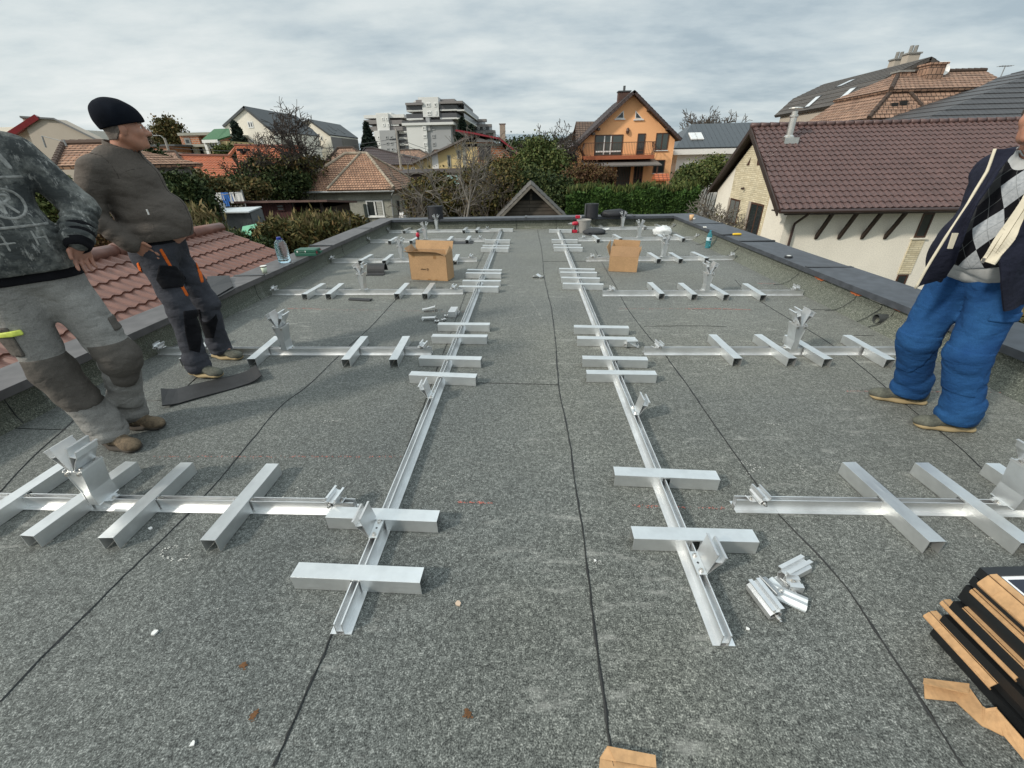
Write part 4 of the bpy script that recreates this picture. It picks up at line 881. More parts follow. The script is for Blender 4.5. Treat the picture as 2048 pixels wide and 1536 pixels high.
for px, s, lab, mt in [((311,1266), .012, 'white paper chip on the felt at the lower left', M_chip), ((917,1208), .011, 'tan chip on the felt between the long rails, near the camera', pm('tan chip', (.52,.40,.30), .8)), ((387,1488), .008, 'small pale chip on the felt near the bottom left', M_chip), ((1495,1259), .007, 'tiny white chip right of the near end of the right long rail', M_chip), ((302,1058), .010, 'pale scrap between two channels of the nearest left cross rail', M_chip), ((1190,1122), .006, 'tiny white chip on the felt beside the middle seam', M_chip)]:
    p = G(*px); r = random.Random(px[0]); b = MB(); q = [(p.x+s*math.cos(a+r.uniform(-.3,.3))*r.uniform(.6,1.2), p.y+s*math.sin(a)*r.uniform(.6,1.2)) for a in (0,1,2.1,3.2,4.2,5.3)]
    b.prism(q, .002, .002+s*.5, 'z'); tag(b.build('chip', mt), lab, 'chip')
# ================= neighbouring houses =================
M_white = pm('white plaster', (.76,.75,.72), .9, var=.05, scale=.6, fine=.08, fscale=30, bmp=.15, bscale=60)
M_cream = pm('cream rough plaster', (.78,.73,.63), .9, var=.06, scale=.8, fine=.12, fscale=25, bmp=.25, bscale=45)
M_conc = pm('bare grey render', (.27,.27,.225), .92, var=.22, scale=.5, col2=(.36,.35,.30), fine=.2, fscale=12, bmp=.2, bscale=20)
M_conc2 = pm('dirty grey concrete', (.22,.215,.20), .92, var=.2, scale=.8, fine=.2, fscale=9)
M_beige = pm('beige plaster', (.40,.35,.29), .9, var=.08, scale=.4)
M_orange = pm('orange plaster', (.88,.46,.22), .88, var=.05, scale=.5, fine=.08, fscale=20, bmp=.1, bscale=40)
M_ylw = pm('pale yellow plaster', (.62,.48,.24), .9, var=.1, scale=.5)
M_dkbrown = pm('dark stained wood', (.035,.022,.017), .6, var=.25, scale=3)
M_frameb = pm('brown window frame', (.075,.035,.022), .5, var=.2)
M_framew = pm('white window frame', (.72,.72,.70), .5, var=.05)
M_gutter = pm('brown gutter', (.045,.026,.022), .4, var=.1)
M_zinc = pm('zinc gutter', (.28,.29,.29), .5, metal=.3, var=.15)
M_glass = glassmat('window glass', (.028,.034,.036), .06); M_glassl = glassmat('curtained window glass', (.16,.165,.16), .15)
M_tilerh = pm('maroon brown roof tile', (.092,.052,.047), .5, var=.16, scale=1.2, fine=.2, fscale=8)
M_tilenb = pm('terracotta brown steel tile', (.165,.075,.055), .45, var=.12, scale=1.0, fine=.18, fscale=6)
M_clay = brickmat('old clay tiles', (.46,.27,.175), (.31,.175,.115), (.08,.05,.036), .22, .30, .022, .85, .5, .7, .05, .35)
M_clay2 = brickmat('weathered clay tiles', (.37,.235,.165), (.26,.16,.115), (.06,.04,.03), .25, .33, .02, .85, .5, .6, .05, .45)
M_ored = brickmat('orange red tiles', (.50,.145,.055), (.42,.115,.045), (.14,.04,.02), .30, .36, .03, .7, 0, .7, .05, .2)
M_dktile = brickmat('dark brown tiles', (.070,.045,.042), (.055,.036,.035), (.02,.014,.013), .30, .36, .025, .6, 0, .6, .05, .2)
M_grtile = brickmat('grey brown shingles', (.085,.075,.066), (.070,.062,.055), (.035,.03,.027), .33, .36, .02, .7, 0, .4, .03, .2)
M_dkroof = pm('dark slate roof', (.060,.066,.070), .6, var=.15, scale=.6)
M_brick = brickmat('bare hollow brick', (.42,.16,.07), (.34,.12,.055), (.36,.31,.26), .40, .22, .03, .9, .5, .4, .02, .3)
M_redmet = pm('red steel roof', (.22,.02,.028), .4, var=.15)
M_green = pm('green roof sheet', (.035,.12,.045), .6, var=.15)
M_wood = brickmat('grey weathered boards', (.115,.098,.080), (.085,.072,.060), (.02,.017,.014), 4.0, .16, .012, .9, .5, .6, .02, .5)
M_stone = brickmat('split stone cladding', (.78,.70,.51), (.62,.54,.37), (.46,.39,.26), .32, .075, .008, .9, .37, .8, .02, .25)
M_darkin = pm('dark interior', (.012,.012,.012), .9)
def frontM(Y): return Matrix(((1,0,0,0), (0,0,-1,Y), (0,1,0,0), (0,0,0,1)))           # u right, v up, n towards the camera
def faceM(o, u): u = Vector(u).normalized(); v = Vector((0,0,1)); n = u.cross(v); return Matrix(((u.x,v.x,n.x,o[0]), (u.y,v.y,n.y,o[1]), (u.z,v.z,n.z,o[2]), (0,0,0,1)))
def win(par, Mx, u0, u1, v0, v1, fm=None, gm_=None, mull=(.5,), trans=(), fw=.06, dep=.05, sill=None, name='window'):
    """framed opening; the pane is its sub-part"""
    fm = fm or M_framew; gm_ = gm_ or M_glass; b = MB()
    b.box(u0, u0+fw, v0, v1, -.02, dep, Mx); b.box(u1-fw, u1, v0, v1, -.02, dep, Mx); b.box(u0+fw, u1-fw, v0, v0+fw, -.02, dep, Mx); b.box(u0+fw, u1-fw, v1-fw, v1, -.02, dep, Mx)
    for m in mull: x = u0+(u1-u0)*m; b.box(x-fw*.6, x+fw*.6, v0+fw, v1-fw, -.02, dep-.005, Mx)
    for m in trans: z = v0+(v1-v0)*m; b.box(u0+fw, u1-fw, z-fw*.4, z+fw*.4, -.02, dep-.008, Mx)
    f = b.build(name, fm, par)
    b = MB(); b.box(u0+fw*.8, u1-fw*.8, v0+fw*.8, v1-fw*.8, -.015, dep*.45, Mx); b.build('pane', gm_, f)
    if sill is not None:
        b = MB(); b.box(u0-.06, u1+.06, v0-.07, v0-.003, -.02, dep+.07, Mx); b.build('sill', sill, f)
    return f
def pxwin(par, Y, x0, y0, x1, y1, **k):
    """window on a wall facing us at depth Y, from its photo outline"""
    a, c = A(x0, y0, Y), A(x1, y1, Y); Y2 = Y-.0; return win(par, frontM(Y2), min(a.x,c.x), max(a.x,c.x), min(a.z,c.z), max(a.z,c.z), **k)
def tiled(b, e0, e1, r1, r0, rows, step=.03, wave=0, wl=.23, nper=6, t=.12):
    """stepped tile courses from eave (e0,e1) to ridge (r0,r1); optional pan-tile wave along the course"""
    e0, e1, r1, r0 = map(Vector, (e0, e1, r1, r0)); n = (e1-e0).cross(r0-e0).normalized()
    if n.z < 0: n = -n
    ue = (e1-e0).normalized()
    for k in range(rows):
        f0, f1 = k/rows, (k+1)/rows
        a0, a1, c0, c1 = e0.lerp(r0, f0), e1.lerp(r1, f0), e0.lerp(r0, f1), e1.lerp(r1, f1)
        m = max(1, int((a1-a0).length/wl*nper)) if wave else 1; lo = []; hi = []; fr = []
        for i in range(m+1):
            g = i/m; p, q = a0.lerp(a1, g), c0.lerp(c1, g); ph = (p-e0).dot(ue)/wl*2*PI; ph2 = (q-e0).dot(ue)/wl*2*PI
            w0, w1 = wave*math.sin(ph)+wave*.3*math.sin(2*ph), wave*math.sin(ph2)+wave*.3*math.sin(2*ph2)
            lo.append(p+n*(step+w0)); hi.append(q+n*(w1+.004)); fr.append(p+n*(w0-.03))
        L0 = (a0-e0).dot(ue); vs = lo+hi+fr; N1 = m+1; fs = []; uv = []; s0 = f0*(r0-e0).length; s1 = f1*(r0-e0).length
        for i in range(m):
            fs.append((i, i+1, N1+i+1, N1+i)); 
            ua = [(p-e0).dot(ue) for p in (lo[i], lo[i+1], hi[i+1], hi[i])]; uv.append([(ua[0],s0+.01),(ua[1],s0+.01),(ua[2],s1),(ua[3],s1)])
            fs.append((2*N1+i, 2*N1+i+1, i+1, i)); uv.append([(ua[0],s0),(ua[1],s0),(ua[1],s0+.005),(ua[0],s0+.005)])
        b.add(vs, fs, None, uv)
    k = -n*t; b.quad(e0+k, r0+k, r1+k, e1+k); b.quad(e0, e0+k, e1+k, e1); b.quad(e0, r0, r0+k, e0+k); b.quad(e1, e1+k, r1+k, r1)
    return b
def ridgecaps(b, p, q, r=.09, step=.33):
    p, q = Vector(p), Vector(q); L = (q-p).length; n = max(1, int(L/step)); d = (q-p)/n
    for i in range(n): b.tube([p+d*i, p+d*(i+1.06)], [r*1.12, r*.92], 8)
    return b
def chimney(par, c, w, d, h, mat, name='chimney', pots=0, capmat=None):
    b = MB(); b.box(c[0]-w/2, c[0]+w/2, c[1]-d/2, c[1]+d/2, c[2], c[2]+h); o = b.build(name, mat, par)
    b = MB(); b.box(c[0]-w/2-.07, c[0]+w/2+.07, c[1]-d/2-.07, c[1]+d/2+.07, c[2]+h, c[2]+h+.09)
    for k in range(pots): b.tube([(c[0]+(k-(pots-1)/2)*.3, c[1], c[2]+h+.09), (c[0]+(k-(pots-1)/2)*.3, c[1], c[2]+h+.5)], .11, 8)
    b.build('chimney_cap', capmat or M_conc2, o); return o

# ---------- white house with maroon tiles, right ----------
def rh():
    t = thing('house', 'white house with maroon pan tile roof and stone clad gable, just beyond the right parapet', 'house', (16, 21, ZG))
    ze, zr = -.27, 2.50; xg = lambda y: 9.45+.09*(y-16.8); RX = 27.0
    b = MB(); z1 = ze-.04
    # gable wall (slightly skewed) and long front wall, closed box
    yA, yB = 16.8, 25.3; yM = 21.15; zM = z1+(zr-ze)*.90
    b.quad((xg(yB),yB,ZG), (xg(yA),yA,ZG), (xg(yA),yA,z1+.12), (xg(yB),yB,z1+.12)); b.tri((xg(yB),yB,z1+.12), (xg(yA),yA,z1+.12), (xg(yM),yM,zM))
    b.quad((xg(yA),yA,ZG), (RX,yA,ZG), (RX,yA,z1+.12), (xg(yA),yA,z1+.12)); b.quad((RX,yB,ZG), (xg(yB),yB,ZG), (xg(yB),yB,z1+.12), (RX,yB,z1+.12)); b.quad((RX,yA,ZG), (RX,yB,ZG), (RX,yB,z1), (RX,yA,z1))
    b.build('wall', M_cream, t)
    E0, E1 = (8.82,16.2,ze), (RX+.5,16.15,ze); R0, R1 = (9.42,21.15,zr), (RX+.5,21.4,zr); K0, K1 = (9.95,26.0,ze), (RX+.5,26.3,ze)
    b = MB(); tiled(b, E0, E1, R1, R0, 17, .034, .028, .235, 6, .05); tiled(b, K1, K0, R0, R1, 17, .03, 0, .3, 1, .05); rf = b.build('roof', M_tilerh, t)
    b = MB(); ridgecaps(b, Vector(R0)+Vector((-.03,0,.035)), Vector(R1)+Vector((0,0,.035)), .10, .38); b.build('ridge_tiles', M_tilerh, rf, smooth=True)
    b = MB()   # verge boards and soffit under the gable overhang
    for P, Q in ((E0, R0), (K0, R0)):
        P, Q = Vector(P), Vector(Q); d = Vector((0,0,-.22)); o = Vector((.05,0,0)); q = [P-Vector((.02,0,0)), Q-Vector((.02,0,0)), Q-Vector((.02,0,0))+d, P-Vector((.02,0,0))+d]
        b.slab(q[3], q[2], q[1], q[0], .05); w_ = Vector((.62,0,0)); b.slab(P+d*.42, P+w_+d*.42, Q+w_+d*.42, Q+d*.42, .03)
    b.build('verge_boards', M_dkbrown, t)
    b = MB(); b.box(8.84, RX, 16.22, 16.80, ze-.10, ze-.06); b.box(9.0,RX,16.19,16.23,ze-.19,ze-.02); b.build('soffit', M_dkbrown, t)
    b = MB(); b.tube([(8.80,16.13,ze-.07), (RX,16.09,ze-.07)], .065, 8); b.build('gutter', M_gutter, t)
    X0 = A(1605,422,16.6).x; b = MB(); p2, p3 = A(1589,447,16.72), A(1573,500,16.72)
    b.tube([(X0,16.15,ze-.12), (X0-.02,16.25,ze-.22), (p2.x,16.70,p2.z), (p2.x,16.72,p2.z-.15), (p2.x,16.72,ZG)], .045, 8); b.build('downpipe', M_gutter, t)
    for px in (1632, 1678, 1724, 1770):
        lo = A(px, 475, 16.78); b = MB(); d = Vector((0,-.50,.93)); p, q = Vector((lo.x,16.76,lo.z)), Vector((lo.x,16.24,ze-.14))
        b.slab(p+Vector((-.05,0,-.06)), p+Vector((.05,0,-.06)), q+Vector((.05,0,-.06)), q+Vector((-.05,0,-.06)), .11); b.build('strut', M_dkbrown, t)
    FM = frontM(16.8); a, c = A(1850,425,16.8), A(1832,475,16.8); x0 = A(1828,472,16.8).x; x1 = A(1850,472,16.8).x
    win(t, FM, x0, x1, c.z, a.z-.02, fm=M_frameb, mull=(), fw=.05, dep=.03)
    z2 = A(1800,548,16.8).z; b = MB(); b.box(x0-.04, x1+.04, z2, c.z-.06, .0, .03, FM); b.build('stone_panel', M_stone, t)
    b = MB(); b.box(x0-.08, x1+.10, c.z-.06, c.z-.015, 0, .07, FM); b.build('sill', M_cream, t)
    win(t, FM, x0, x1, z2-1.1, z2-.02, fm=M_frameb, mull=(), fw=.05, dep=.03)
    # gable face
    def gp_(px, py):
        v = ray(px, py); r = v[0]/v[1]; y = (9.45-.09*16.8)/(r-.09); return y, v[2]/v[1]*y+CAMH
    GM = faceM((xg(25.3),25.3,0), Vector((xg(16.8)-xg(25.3), 16.8-25.3, 0))); L = lambda y: math.dist((xg(25.3),25.3), (xg(y),y))
    yl, _ = gp_(1462,390); yr_, _ = gp_(1538,400); zt = zM
    b = MB(); sl = (zM-(z1+.12))/(yM-yA); zL = z1+.12+(25.3-yl)*sl; zR = z1+.12+(yr_-16.8)*sl
    poly = [(L(yl),ZG), (L(yr_),ZG), (L(yr_),zR-.05), (L(yM),zM-.04), (L(yl),zL-.05)]; b.prism(poly, 0, .03, 'z', GM); b.build('stone_cladding', M_stone, t)
    G2 = GM @ Matrix.Translation((0,0,.03))
    for (pa, pb, cu) in [((1460,395),(1483,400),(1456,444)), ((1500,403),(1531,409),(1494,470))]:
        y0, za = gp_(*pa); y1, zb = gp_(*pb); _, zc = gp_(*cu); w_ = win(t, G2, L(y0)+.30, L(y1), zc, (za+zb)/2, fm=M_frameb, gm_=M_glassl if cu[0] == 1456 else M_glass, mull=(.55,), fw=.07, dep=.02)
        b = MB(); b.box(L(y0), L(y0)+.29, zc, (za+zb)/2, 0, .012, G2); b.build('reveal', M_beige, w_)
    for pa, pb, pc in [((1504,314),(1494,331),(1500,331)), ((1517,317),(1515,331),(1522,331))]:
        q = [gp_(*k) for k in (pa, pb, pc)]; b = MB(); b.prism([(L(y), z) for y, z in q], .0, .006, 'z', G2); b.build('gable_niche', M_frameb, t)
    for xa, xb, za, zb in [(1428,1443,440,452), (1499,1531,464,480)]:
        y0, z0 = gp_(xa, za); y1, z1_ = gp_(xb, zb); b = MB(); zt_ = z0; n = 9
        for i in range(n+1): u = L(y0)+(L(y1)-L(y0))*i/n; b.box(u-.012, u+.012, zt_-.9, zt_, .10, .125, G2)
        b.box(L(y0), L(y1), zt_, zt_+.03, .095, .13, G2); b.build('balcony_rail', M_frameb, t)
    y, z = gp_(1492,377); b = MB(); b.lathe([(.05,0),(.06,.03),(.04,.12),(.01,.14)], 10, G2 @ Matrix.Translation((L(y), z, .06))); b.build('wall_lamp', M_gutter, t)
    p = A(1577,272,18.9); zr_ = ze+(p.y-16.2)/(21.15-16.2)*(zr-ze); x = A(1578,272,20.2).x
    yy = 20.2; zz_ = ze+(yy-16.2)/(4.95)*(zr-ze); b = MB(); b.lathe([(.20,zz_-.05),(.20,zz_+.10),(.13,zz_+.16),(.13,zz_+.75),(.16,zz_+.78),(.16,zz_+.84),(.11,zz_+.86),(.11,zz_+.98),(.08,zz_+1.0)], 14, Matrix.Translation((x,yy,0)))
    b.lathe([(.25,zz_+1.06),(.24,zz_+1.09),(.01,zz_+1.12)], 14, Matrix.Translation((x,yy,0))); b.lathe([(.02,zz_+.98),(.02,zz_+1.08)], 6, Matrix.Translation((x,yy,0))); b.box(x-.28,x+.28,yy-.3,yy+.25,zz_-.16,zz_+.06)
    b.build('steel_flue', pm('bright steel flue', (.62,.60,.56), .3, metal=.9, var=.1), t)
rh()

# ---------- roofs behind it ----------
def profile_house(name, label, cat, px, D, depth, wall, roof, ov=.5, oh=.35, t=.14, base=ZG, sep=None, tile=0):
    """house whose ridge runs away from us: px = roof outline (left eave .. right eave) at its near face D"""
    P = [A(x, y, D) for x, y in px]; cx = (P[0].x+P[-1].x)/2
    th_ = thing(name, label, cat, (cx, D+depth/2, base)); b = MB()
    inset = lambda p, i: (p.x+(oh if i == 0 else -oh if i == len(P)-1 else 0), p.z-(t+.02 if 0 < i < len(P)-1 else .05))
    poly = [(P[0].x+oh, base)]+[inset(p, i) for i, p in enumerate(P)]+[(P[-1].x-oh, base)]
    b.prism(poly[::-1], D, D+depth, 'y'); b.build('wall', wall, th_)
    roofs = roof if isinstance(roof, list) else [roof]*(len(P)-1)
    for i in range(len(P)-1):
        p, q = P[i], P[i+1]; b = MB(); y0, y1 = D-ov, D+depth+ov*.6
        if p.z <= q.z: e0, e1, r1, r0 = (p.x,y1,p.z), (p.x,y0,p.z), (q.x,y0,q.z), (q.x,y1,q.z)
        else: e0, e1, r1, r0 = (q.x,y0,q.z), (q.x,y1,q.z), (p.x,y1,p.z), (p.x,y0,p.z)
        rows = max(1, int((Vector(r0)-Vector(e0)).length/tile)) if tile else 1
        tiled(b, e0, e1, r1, r0, rows, .03 if tile else .0, 0, .3, 1, t); b.build('roof', roofs[i], th_)
    return th_, P
t, P = profile_house('house', 'tall house with grey brown roof, skylights and two chimneys, behind the maroon tiled roof', 'house', [(1700,205),(1752,160),(1840,119),(1902,160),(1932,205)], 35, 9.5, M_beige, M_grtile, .9, .3, .2, tile=.36)
for px in ((1794,124,40), (1822,113,37)): p = A(*px); chimney(t, (p.x, p.y, p.z-1.0), .75, .6, 1.1, M_beige, pots=2)
for q in ([(1697,177),(1713,164),(1706,166),(1692,178)], [(1624,222),(1640,209),(1645,209),(1630,222)], [(1674,214),(1692,199),(1697,200),(1682,214)]): pass
# the roof slope facing left carries three skylights
def skylight(par, P0, P1, y, f, w=.7, l=1.1):
    d = (P1-P0).normalized(); n = Vector((-d.z, 0, d.x)); c = P0.lerp(P1, f)+n*.06; c.y = y; v = Vector((0,1,0)); b = MB()
    b.slab(c-d*l/2+v*w/2, c-d*l/2-v*w/2, c+d*l/2-v*w/2, c+d*l/2+v*w/2, .12); o = b.build('skylight', M_dkroof, par)
    b = MB(); c2 = c+n*.012; b.slab(c2-d*l*.42+v*w*.4, c2-d*l*.42-v*w*.4, c2+d*l*.42-v*w*.4, c2+d*l*.42+v*w*.4, .01); b.build('pane', pm('sky reflecting glass', (.55,.58,.60), .15), o)  # reflected sky is put into the pane's pale base colour
skylight(t, P[0], P[1], 40.5, .45); skylight(t, P[0], P[1], 36.6, .5); skylight(t, P[1], P[2], 39.5, .35)
# clay-tiled mansard
def mansard():
    D = 28.0; t = thing('house', 'old house with a weathered clay tile mansard roof, left of the far right dark roof', 'house', (A(1850,236,D).x, D+4, ZG))
    e0 = A(1737,237,D); e1 = Vector((A(2060,236,D).x, D, e0.z)); dv_ = A(1637,246,33.2); eb0 = Vector((e0.x, 34.5, e0.z)); eb1 = Vector((e1.x, 34.5, e0.z))
    k0 = A(1784,181,D+1.0); k1 = Vector((e1.x-1.2, D+1.0, k0.z)); kb0 = Vector((k0.x, 33.5, k0.z)); kb1 = Vector((k1.x, 33.5, k0.z))
    r0 = A(1797,147,D+3.2); r1 = Vector((A(1970,144,D+3.2).x, D+3.2, r0.z)); lo = Vector((0,0,.05))
    b = MB(); tiled(b, e0, e1, k1, k0, 8, .03); tiled(b, eb0, e0, k0, kb0, 8, .03); tiled(b, e1, eb1, kb1, k1, 8, .03); tiled(b, eb1, eb0, kb0, kb1, 8, .03)
    o = Vector((0,0,.12)); s = [k0+Vector((-.25,-.25,.02)), k1+Vector((.25,-.25,.02)), kb1+Vector((.25,.25,.02)), kb0+Vector((-.25,.25,.02))]
    tiled(b, s[0], s[1], r1, r0, 7, .03); tiled(b, s[3], s[0], r0, r0+Vector((.01,.01,0)), 7, .03); tiled(b, s[1], s[2], r1+Vector((-.01,.01,0)), r1, 7, .03); tiled(b, s[2], s[3], r0, r1, 7, .03)
    rf = b.build('roof', M_clay2, t)
    b = MB(); ridgecaps(b, r0+lo, r1+lo, .11); ridgecaps(b, s[0]+lo, r0+lo, .1); ridgecaps(b, e0+lo, k0+lo, .1); m = A(1815,182,D+.95); q = A(1850,222,D+.25); b.build('ridge_tiles', M_clay2, rf); b = MB(); ridgecaps(b, q+lo, m+lo, .09); b.build('hip_tiles', M_clay2, rf)
    b = MB(); b.box(e0.x+.3, e1.x-.3, D+.3, 34.2, ZG, e0.z-.02); b.build('wall', M_beige, t)
    p = A(1862,142,D+2.6); chimney(t, (p.x,p.y,p.z-1.3), .9, .8, 1.55, M_clay2, pots=0, capmat=M_clay2); p = A(1803,150,D+3); chimney(t, (p.x,p.y,p.z-.6), .7, .6, .7, M_clay2)
    for px in ((1787,210),(1806,206),(1895,203),(1906,200)):
        p = A(px[0], px[1], D+.50); b = MB(); b.box(p.x-.16,p.x+.16,p.y-.12,p.y+.3,p.z-.1,p.z+.1); b.build('roof_vent', M_darkin, t)
    p = A(1884,140,D+2.8); b = MB(); b.tube([(p.x,p.y,p.z-1.0),(p.x,p.y,p.z+.35)], .03, 6); b.lathe([(.02,0),(.22,.05),(.33,.13)], 14, Matrix.Translation((p.x,p.y,p.z)) @ Matrix.Rotation(R_(70),4,'X'), caps=False); b.tube([(p.x-.3,p.y,p.z+.38),(p.x+.3,p.y,p.z+.38)], .02, 5); b.build('satellite_dish', M_framew, t)
    p = A(2003,150,D+3); b = MB(); b.tube([(p.x,p.y,p.z-1),(p.x,p.y,p.z+.45)], .025, 6); b.tube([(p.x-.35,p.y,p.z+.42),(p.x+.35,p.y,p.z+.42)], .02, 5)
    for k in range(5): b.tube([(p.x-.3+.15*k,p.y-.2,p.z+.42),(p.x-.3+.15*k,p.y+.2,p.z+.42)], .012, 4)
    b.build('antenna', M_zinc, t)
mansard()
def farright():
    t = thing('house', 'house with a plain dark grey hipped roof at the right edge of the photo', 'house', (27, 27, ZG)); D = 24
    e0 = A(1836,244,D); e1 = Vector((40, D, e0.z)); r0 = A(2130,118,D+5.0); r1 = Vector((40, D+5, r0.z)); eb = Vector((e0.x, D+10, e0.z)); eb1 = Vector((40, D+10, e0.z))
    b = MB(); tiled(b, e0, e1, r1, r0, 12, .035); tiled(b, eb, e0, r0, r0+Vector((.01,.01,0)), 12, .03); tiled(b, eb1, eb, r0, r1, 12, .03); b.build('roof', M_dktile2, t)
    b = MB(); b.box(e0.x+.4, 39.6, D+.4, D+9.6, ZG, e0.z-.02); b.build('wall', M_white, t); b = MB(); b.tube([(e0.x,D-.06,e0.z-.05),(40,D-.06,e0.z-.05)], .07, 8); b.build('gutter', M_zinc, t)
M_dktile2 = brickmat('dark grey steel tiles', (.062,.060,.062), (.055,.053,.055), (.03,.03,.03), .25, .4, .02, .5, 0, .5, .04, .15)
farright()

# ---------- orange house ----------
def orange():
    D = 45.0
    t, P = profile_house('house', 'bright orange gabled house with a balcony and two triangular attic windows', 'house', [(1147,292),(1266,182),(1360,278)], D, 9.0, M_orange, M_dktile, .7, .45, .22, tile=.36)
    a = lambda x, y: A(x, y, D)
    b = MB(); p = A(1247,195,D+2.5); chimney(t, (p.x,p.y,p.z-2.2), 1.05, .8, 2.6, brickmat('dark red chimney brick', (.12,.055,.04), (.09,.045,.035), (.05,.04,.035), .25, .09, .012), pots=1, capmat=M_dkroof)
    for q in ([(1231,237),(1248,237),(1247,221)], [(1270,237),(1285,238),(1271,221)]):
        pl_ = [(a(*k).x, a(*k).z) for k in q]; c = sum((Vector(k) for k in pl_), Vector((0,0)))/3; b = MB(); b.prism(pl_, D-.05, D-.01, 'y'); f = b.build('window', M_framew, t)
        b = MB(); b.prism([tuple(c+(Vector(k)-c)*.72) for k in pl_], D-.06, D-.02, 'y'); b.build('pane', M_glass, f)
        b = MB(); b.box(min(k[0] for k in pl_)-.1, max(k[0] for k in pl_)+.1, D-.12, D-.0, min(k[1] for k in pl_)-.1, min(k[1] for k in pl_)-.005); b.build('sill', M_framew, f)
    M_gy = glassmat('grey green glass', (.06,.075,.07), .1)
    pxwin(t, D, 1190,270,1243,311, fm=M_frameb, gm_=M_gy, mull=(.36,.62), trans=(.18,), fw=.09); 
    b = MB(); x0, x1 = a(1191,303).x, a(1241,303).x; z = a(1215,303).z; b.box(x0,x1,D-.075,D-.055,z-.06,z+.06)
    for px in (1208,1221): x = a(px,290).x; b.box(x-.05,x+.05,D-.078,D-.056,a(px,310).z,a(px,272).z)
    b.build('white_rails', M_framew, t)
    pxwin(t, D, 1276,267,1287,309, fm=M_frameb, mull=(), trans=(.2,), fw=.09)
    pxwin(t, D, 1313,266,1334,300, fm=M_frameb, gm_=M_gy, mull=(.5,), fw=.08, sill=M_framew)
    pxwin(t, D, 1308,320,1327,346, fm=M_frameb, mull=(.4,), fw=.08, sill=M_framew)
    pxwin(t, D, 1270,322,1283,367, fm=M_frameb, mull=(.35,.65), trans=(.25,), fw=.08, name='door')
    b = MB(); x0, x1 = a(1236,325).x, a(1258,365).x; b.box(x0,x1,D-.02,D-.005,ZG+.3,a(1240,326).z); o = b.build('glass_blocks', M_gy, t)
    b = MB(); n = 8
    for i in range(n+1): x = x0+(x1-x0)*i/n; b.box(x-.03,x+.03,D-.06,D-.022,ZG+.3,a(1240,326).z)
    for i in range(10): z = ZG+.6+i*.36; b.box(x0,x1,D-.063,D-.0225,z-.03,z+.03)
    b.build('trellis', M_frameb, o)
    # balcony
    xl, xr = a(1165,312).x, a(1302,309).x; zs = a(1230,311).z; b = MB(); b.box(xl,xr,D-1.3,D-.003,zs-.32,zs); s = b.build('balcony_slab', pm('terracotta edge', (.33,.10,.045), .8, var=.1), t)
    b = MB(); zt = zs+1.0; pr = lambda k: .0+.16*math.sin(k*PI)*(1 if k < .6 else .5)
    for i in range(45):
        x = xl+.05+(xr-xl-.1)*i/44; b.tube([(x,D-1.25-pr(k/4)*.6,zs+(zt-zs)*k/4) for k in range(5)], .014, 4)
    for xs, sg in ((xl+.05,-1), (xr-.05,1)):
        for i in range(6): y = D-1.25+1.2*i/5; b.tube([(xs+sg*pr(k/4),y,zs+(zt-zs)*k/4) for k in range(5)], .02, 4)
    b.box(xl+.02,xr-.02,D-1.28,D-1.22,zt,zt+.05); b.box(xl+.02,xr-.02,D-1.28,D-1.22,zs+.05,zs+.09); b.box(xl,xl+.06,D-1.22,D-.02,zt,zt+.05); b.box(xr-.06,xr,D-1.22,D-.02,zt,zt+.05); b.build('balcony_railing', M_frameb, t)
    b = MB(); q = zs-.34; b.slab((xl-.1,D-2.2,q-.45),(xr+.55,D-2.2,q-.45),(xr+.3,D-.0,q),(xl-.1,D-.0,q),.10); b.build('canopy', pm('grey canopy sheet', (.16,.15,.14), .6, var=.1), t)
    for x in (xl+.3, (xl+xr)/2-.6, xr+.2): 
        b = MB(); b.box(x-.06,x+.06,D-2.1,D-1.98,ZG,q-.5); b.build('canopy_post', M_frameb, t)
    p = a(1255,262); b = MB(); b.lathe([(.12,-.2),(.16,0),(.10,.22),(.02,.26)], 10, Matrix.Translation((p.x,D-.1,p.z))); b.build('wall_lamp', M_frameb, t)
    for px in ((1186,268),(1196,259),(1296,220),(1333,258)):
        p = a(*px); b = MB(); b.box(p.x-.12,p.x+.12,D-.65,D-.01,p.z-.10,p.z+.10); b.build('purlin_end', M_dkbrown, t)
    p0, p1 = a(1158,296), a(1164,330); b = MB(); b.tube([(p0.x,D-.55,p0.z),(p0.x+.35,D-.12,p0.z-.6),(p1.x,D-.1,p1.z),(p1.x,D-.1,ZG)], .06, 6); b.build('downpipe', M_gutter, t)
    # garden oven and chair under the windows
    b2 = thing('garden_oven', 'small brown tiled garden oven beside the orange house', 'oven', (a(1320,368).x, D-2.6, ZG)); a2 = lambda x, y: A(x, y, D-2.6)
    z1 = a2(1318,355).z; xa, xb = a2(1309,360).x, a2(1333,360).x; b = MB(); b.box(xa+.15,xb-.15,D-3.0,D-2.2,ZG,z1-.1); b.build('oven_body', M_orange, b2); b = MB(); b.prism([(D-3.3,z1-.15),(D-2.6,z1+.32),(D-1.9,z1-.15),(D-1.9,z1-.25),(D-3.3,z1-.25)], xa-.1, xb+.1, 'x'); b.build('oven_roof', M_ored, b2)
    # left wing with its own tiled roof
    w_ = thing('house', 'brown tiled wing roof standing left behind the orange house', 'house', (A(1170,260,50).x, 52, ZG)); r0, r1 = A(1152,243,53), A(1205,243,53); e0, e1 = A(1150,287,50), A(1205,287,50)
    e1.x = r1.x; b = MB(); tiled(b, e0, e1, r1, r0, 12, .03); tiled(b, e1+Vector((0,6,0)), e0+Vector((0,6,0)), r0, r1, 12, .03); b.build('roof', brickmat('tan brown tiles', (.15,.095,.065), (.12,.078,.055), (.03,.02,.017), .3, .36, .025, .6, 0, .6, .05, .2), w_)
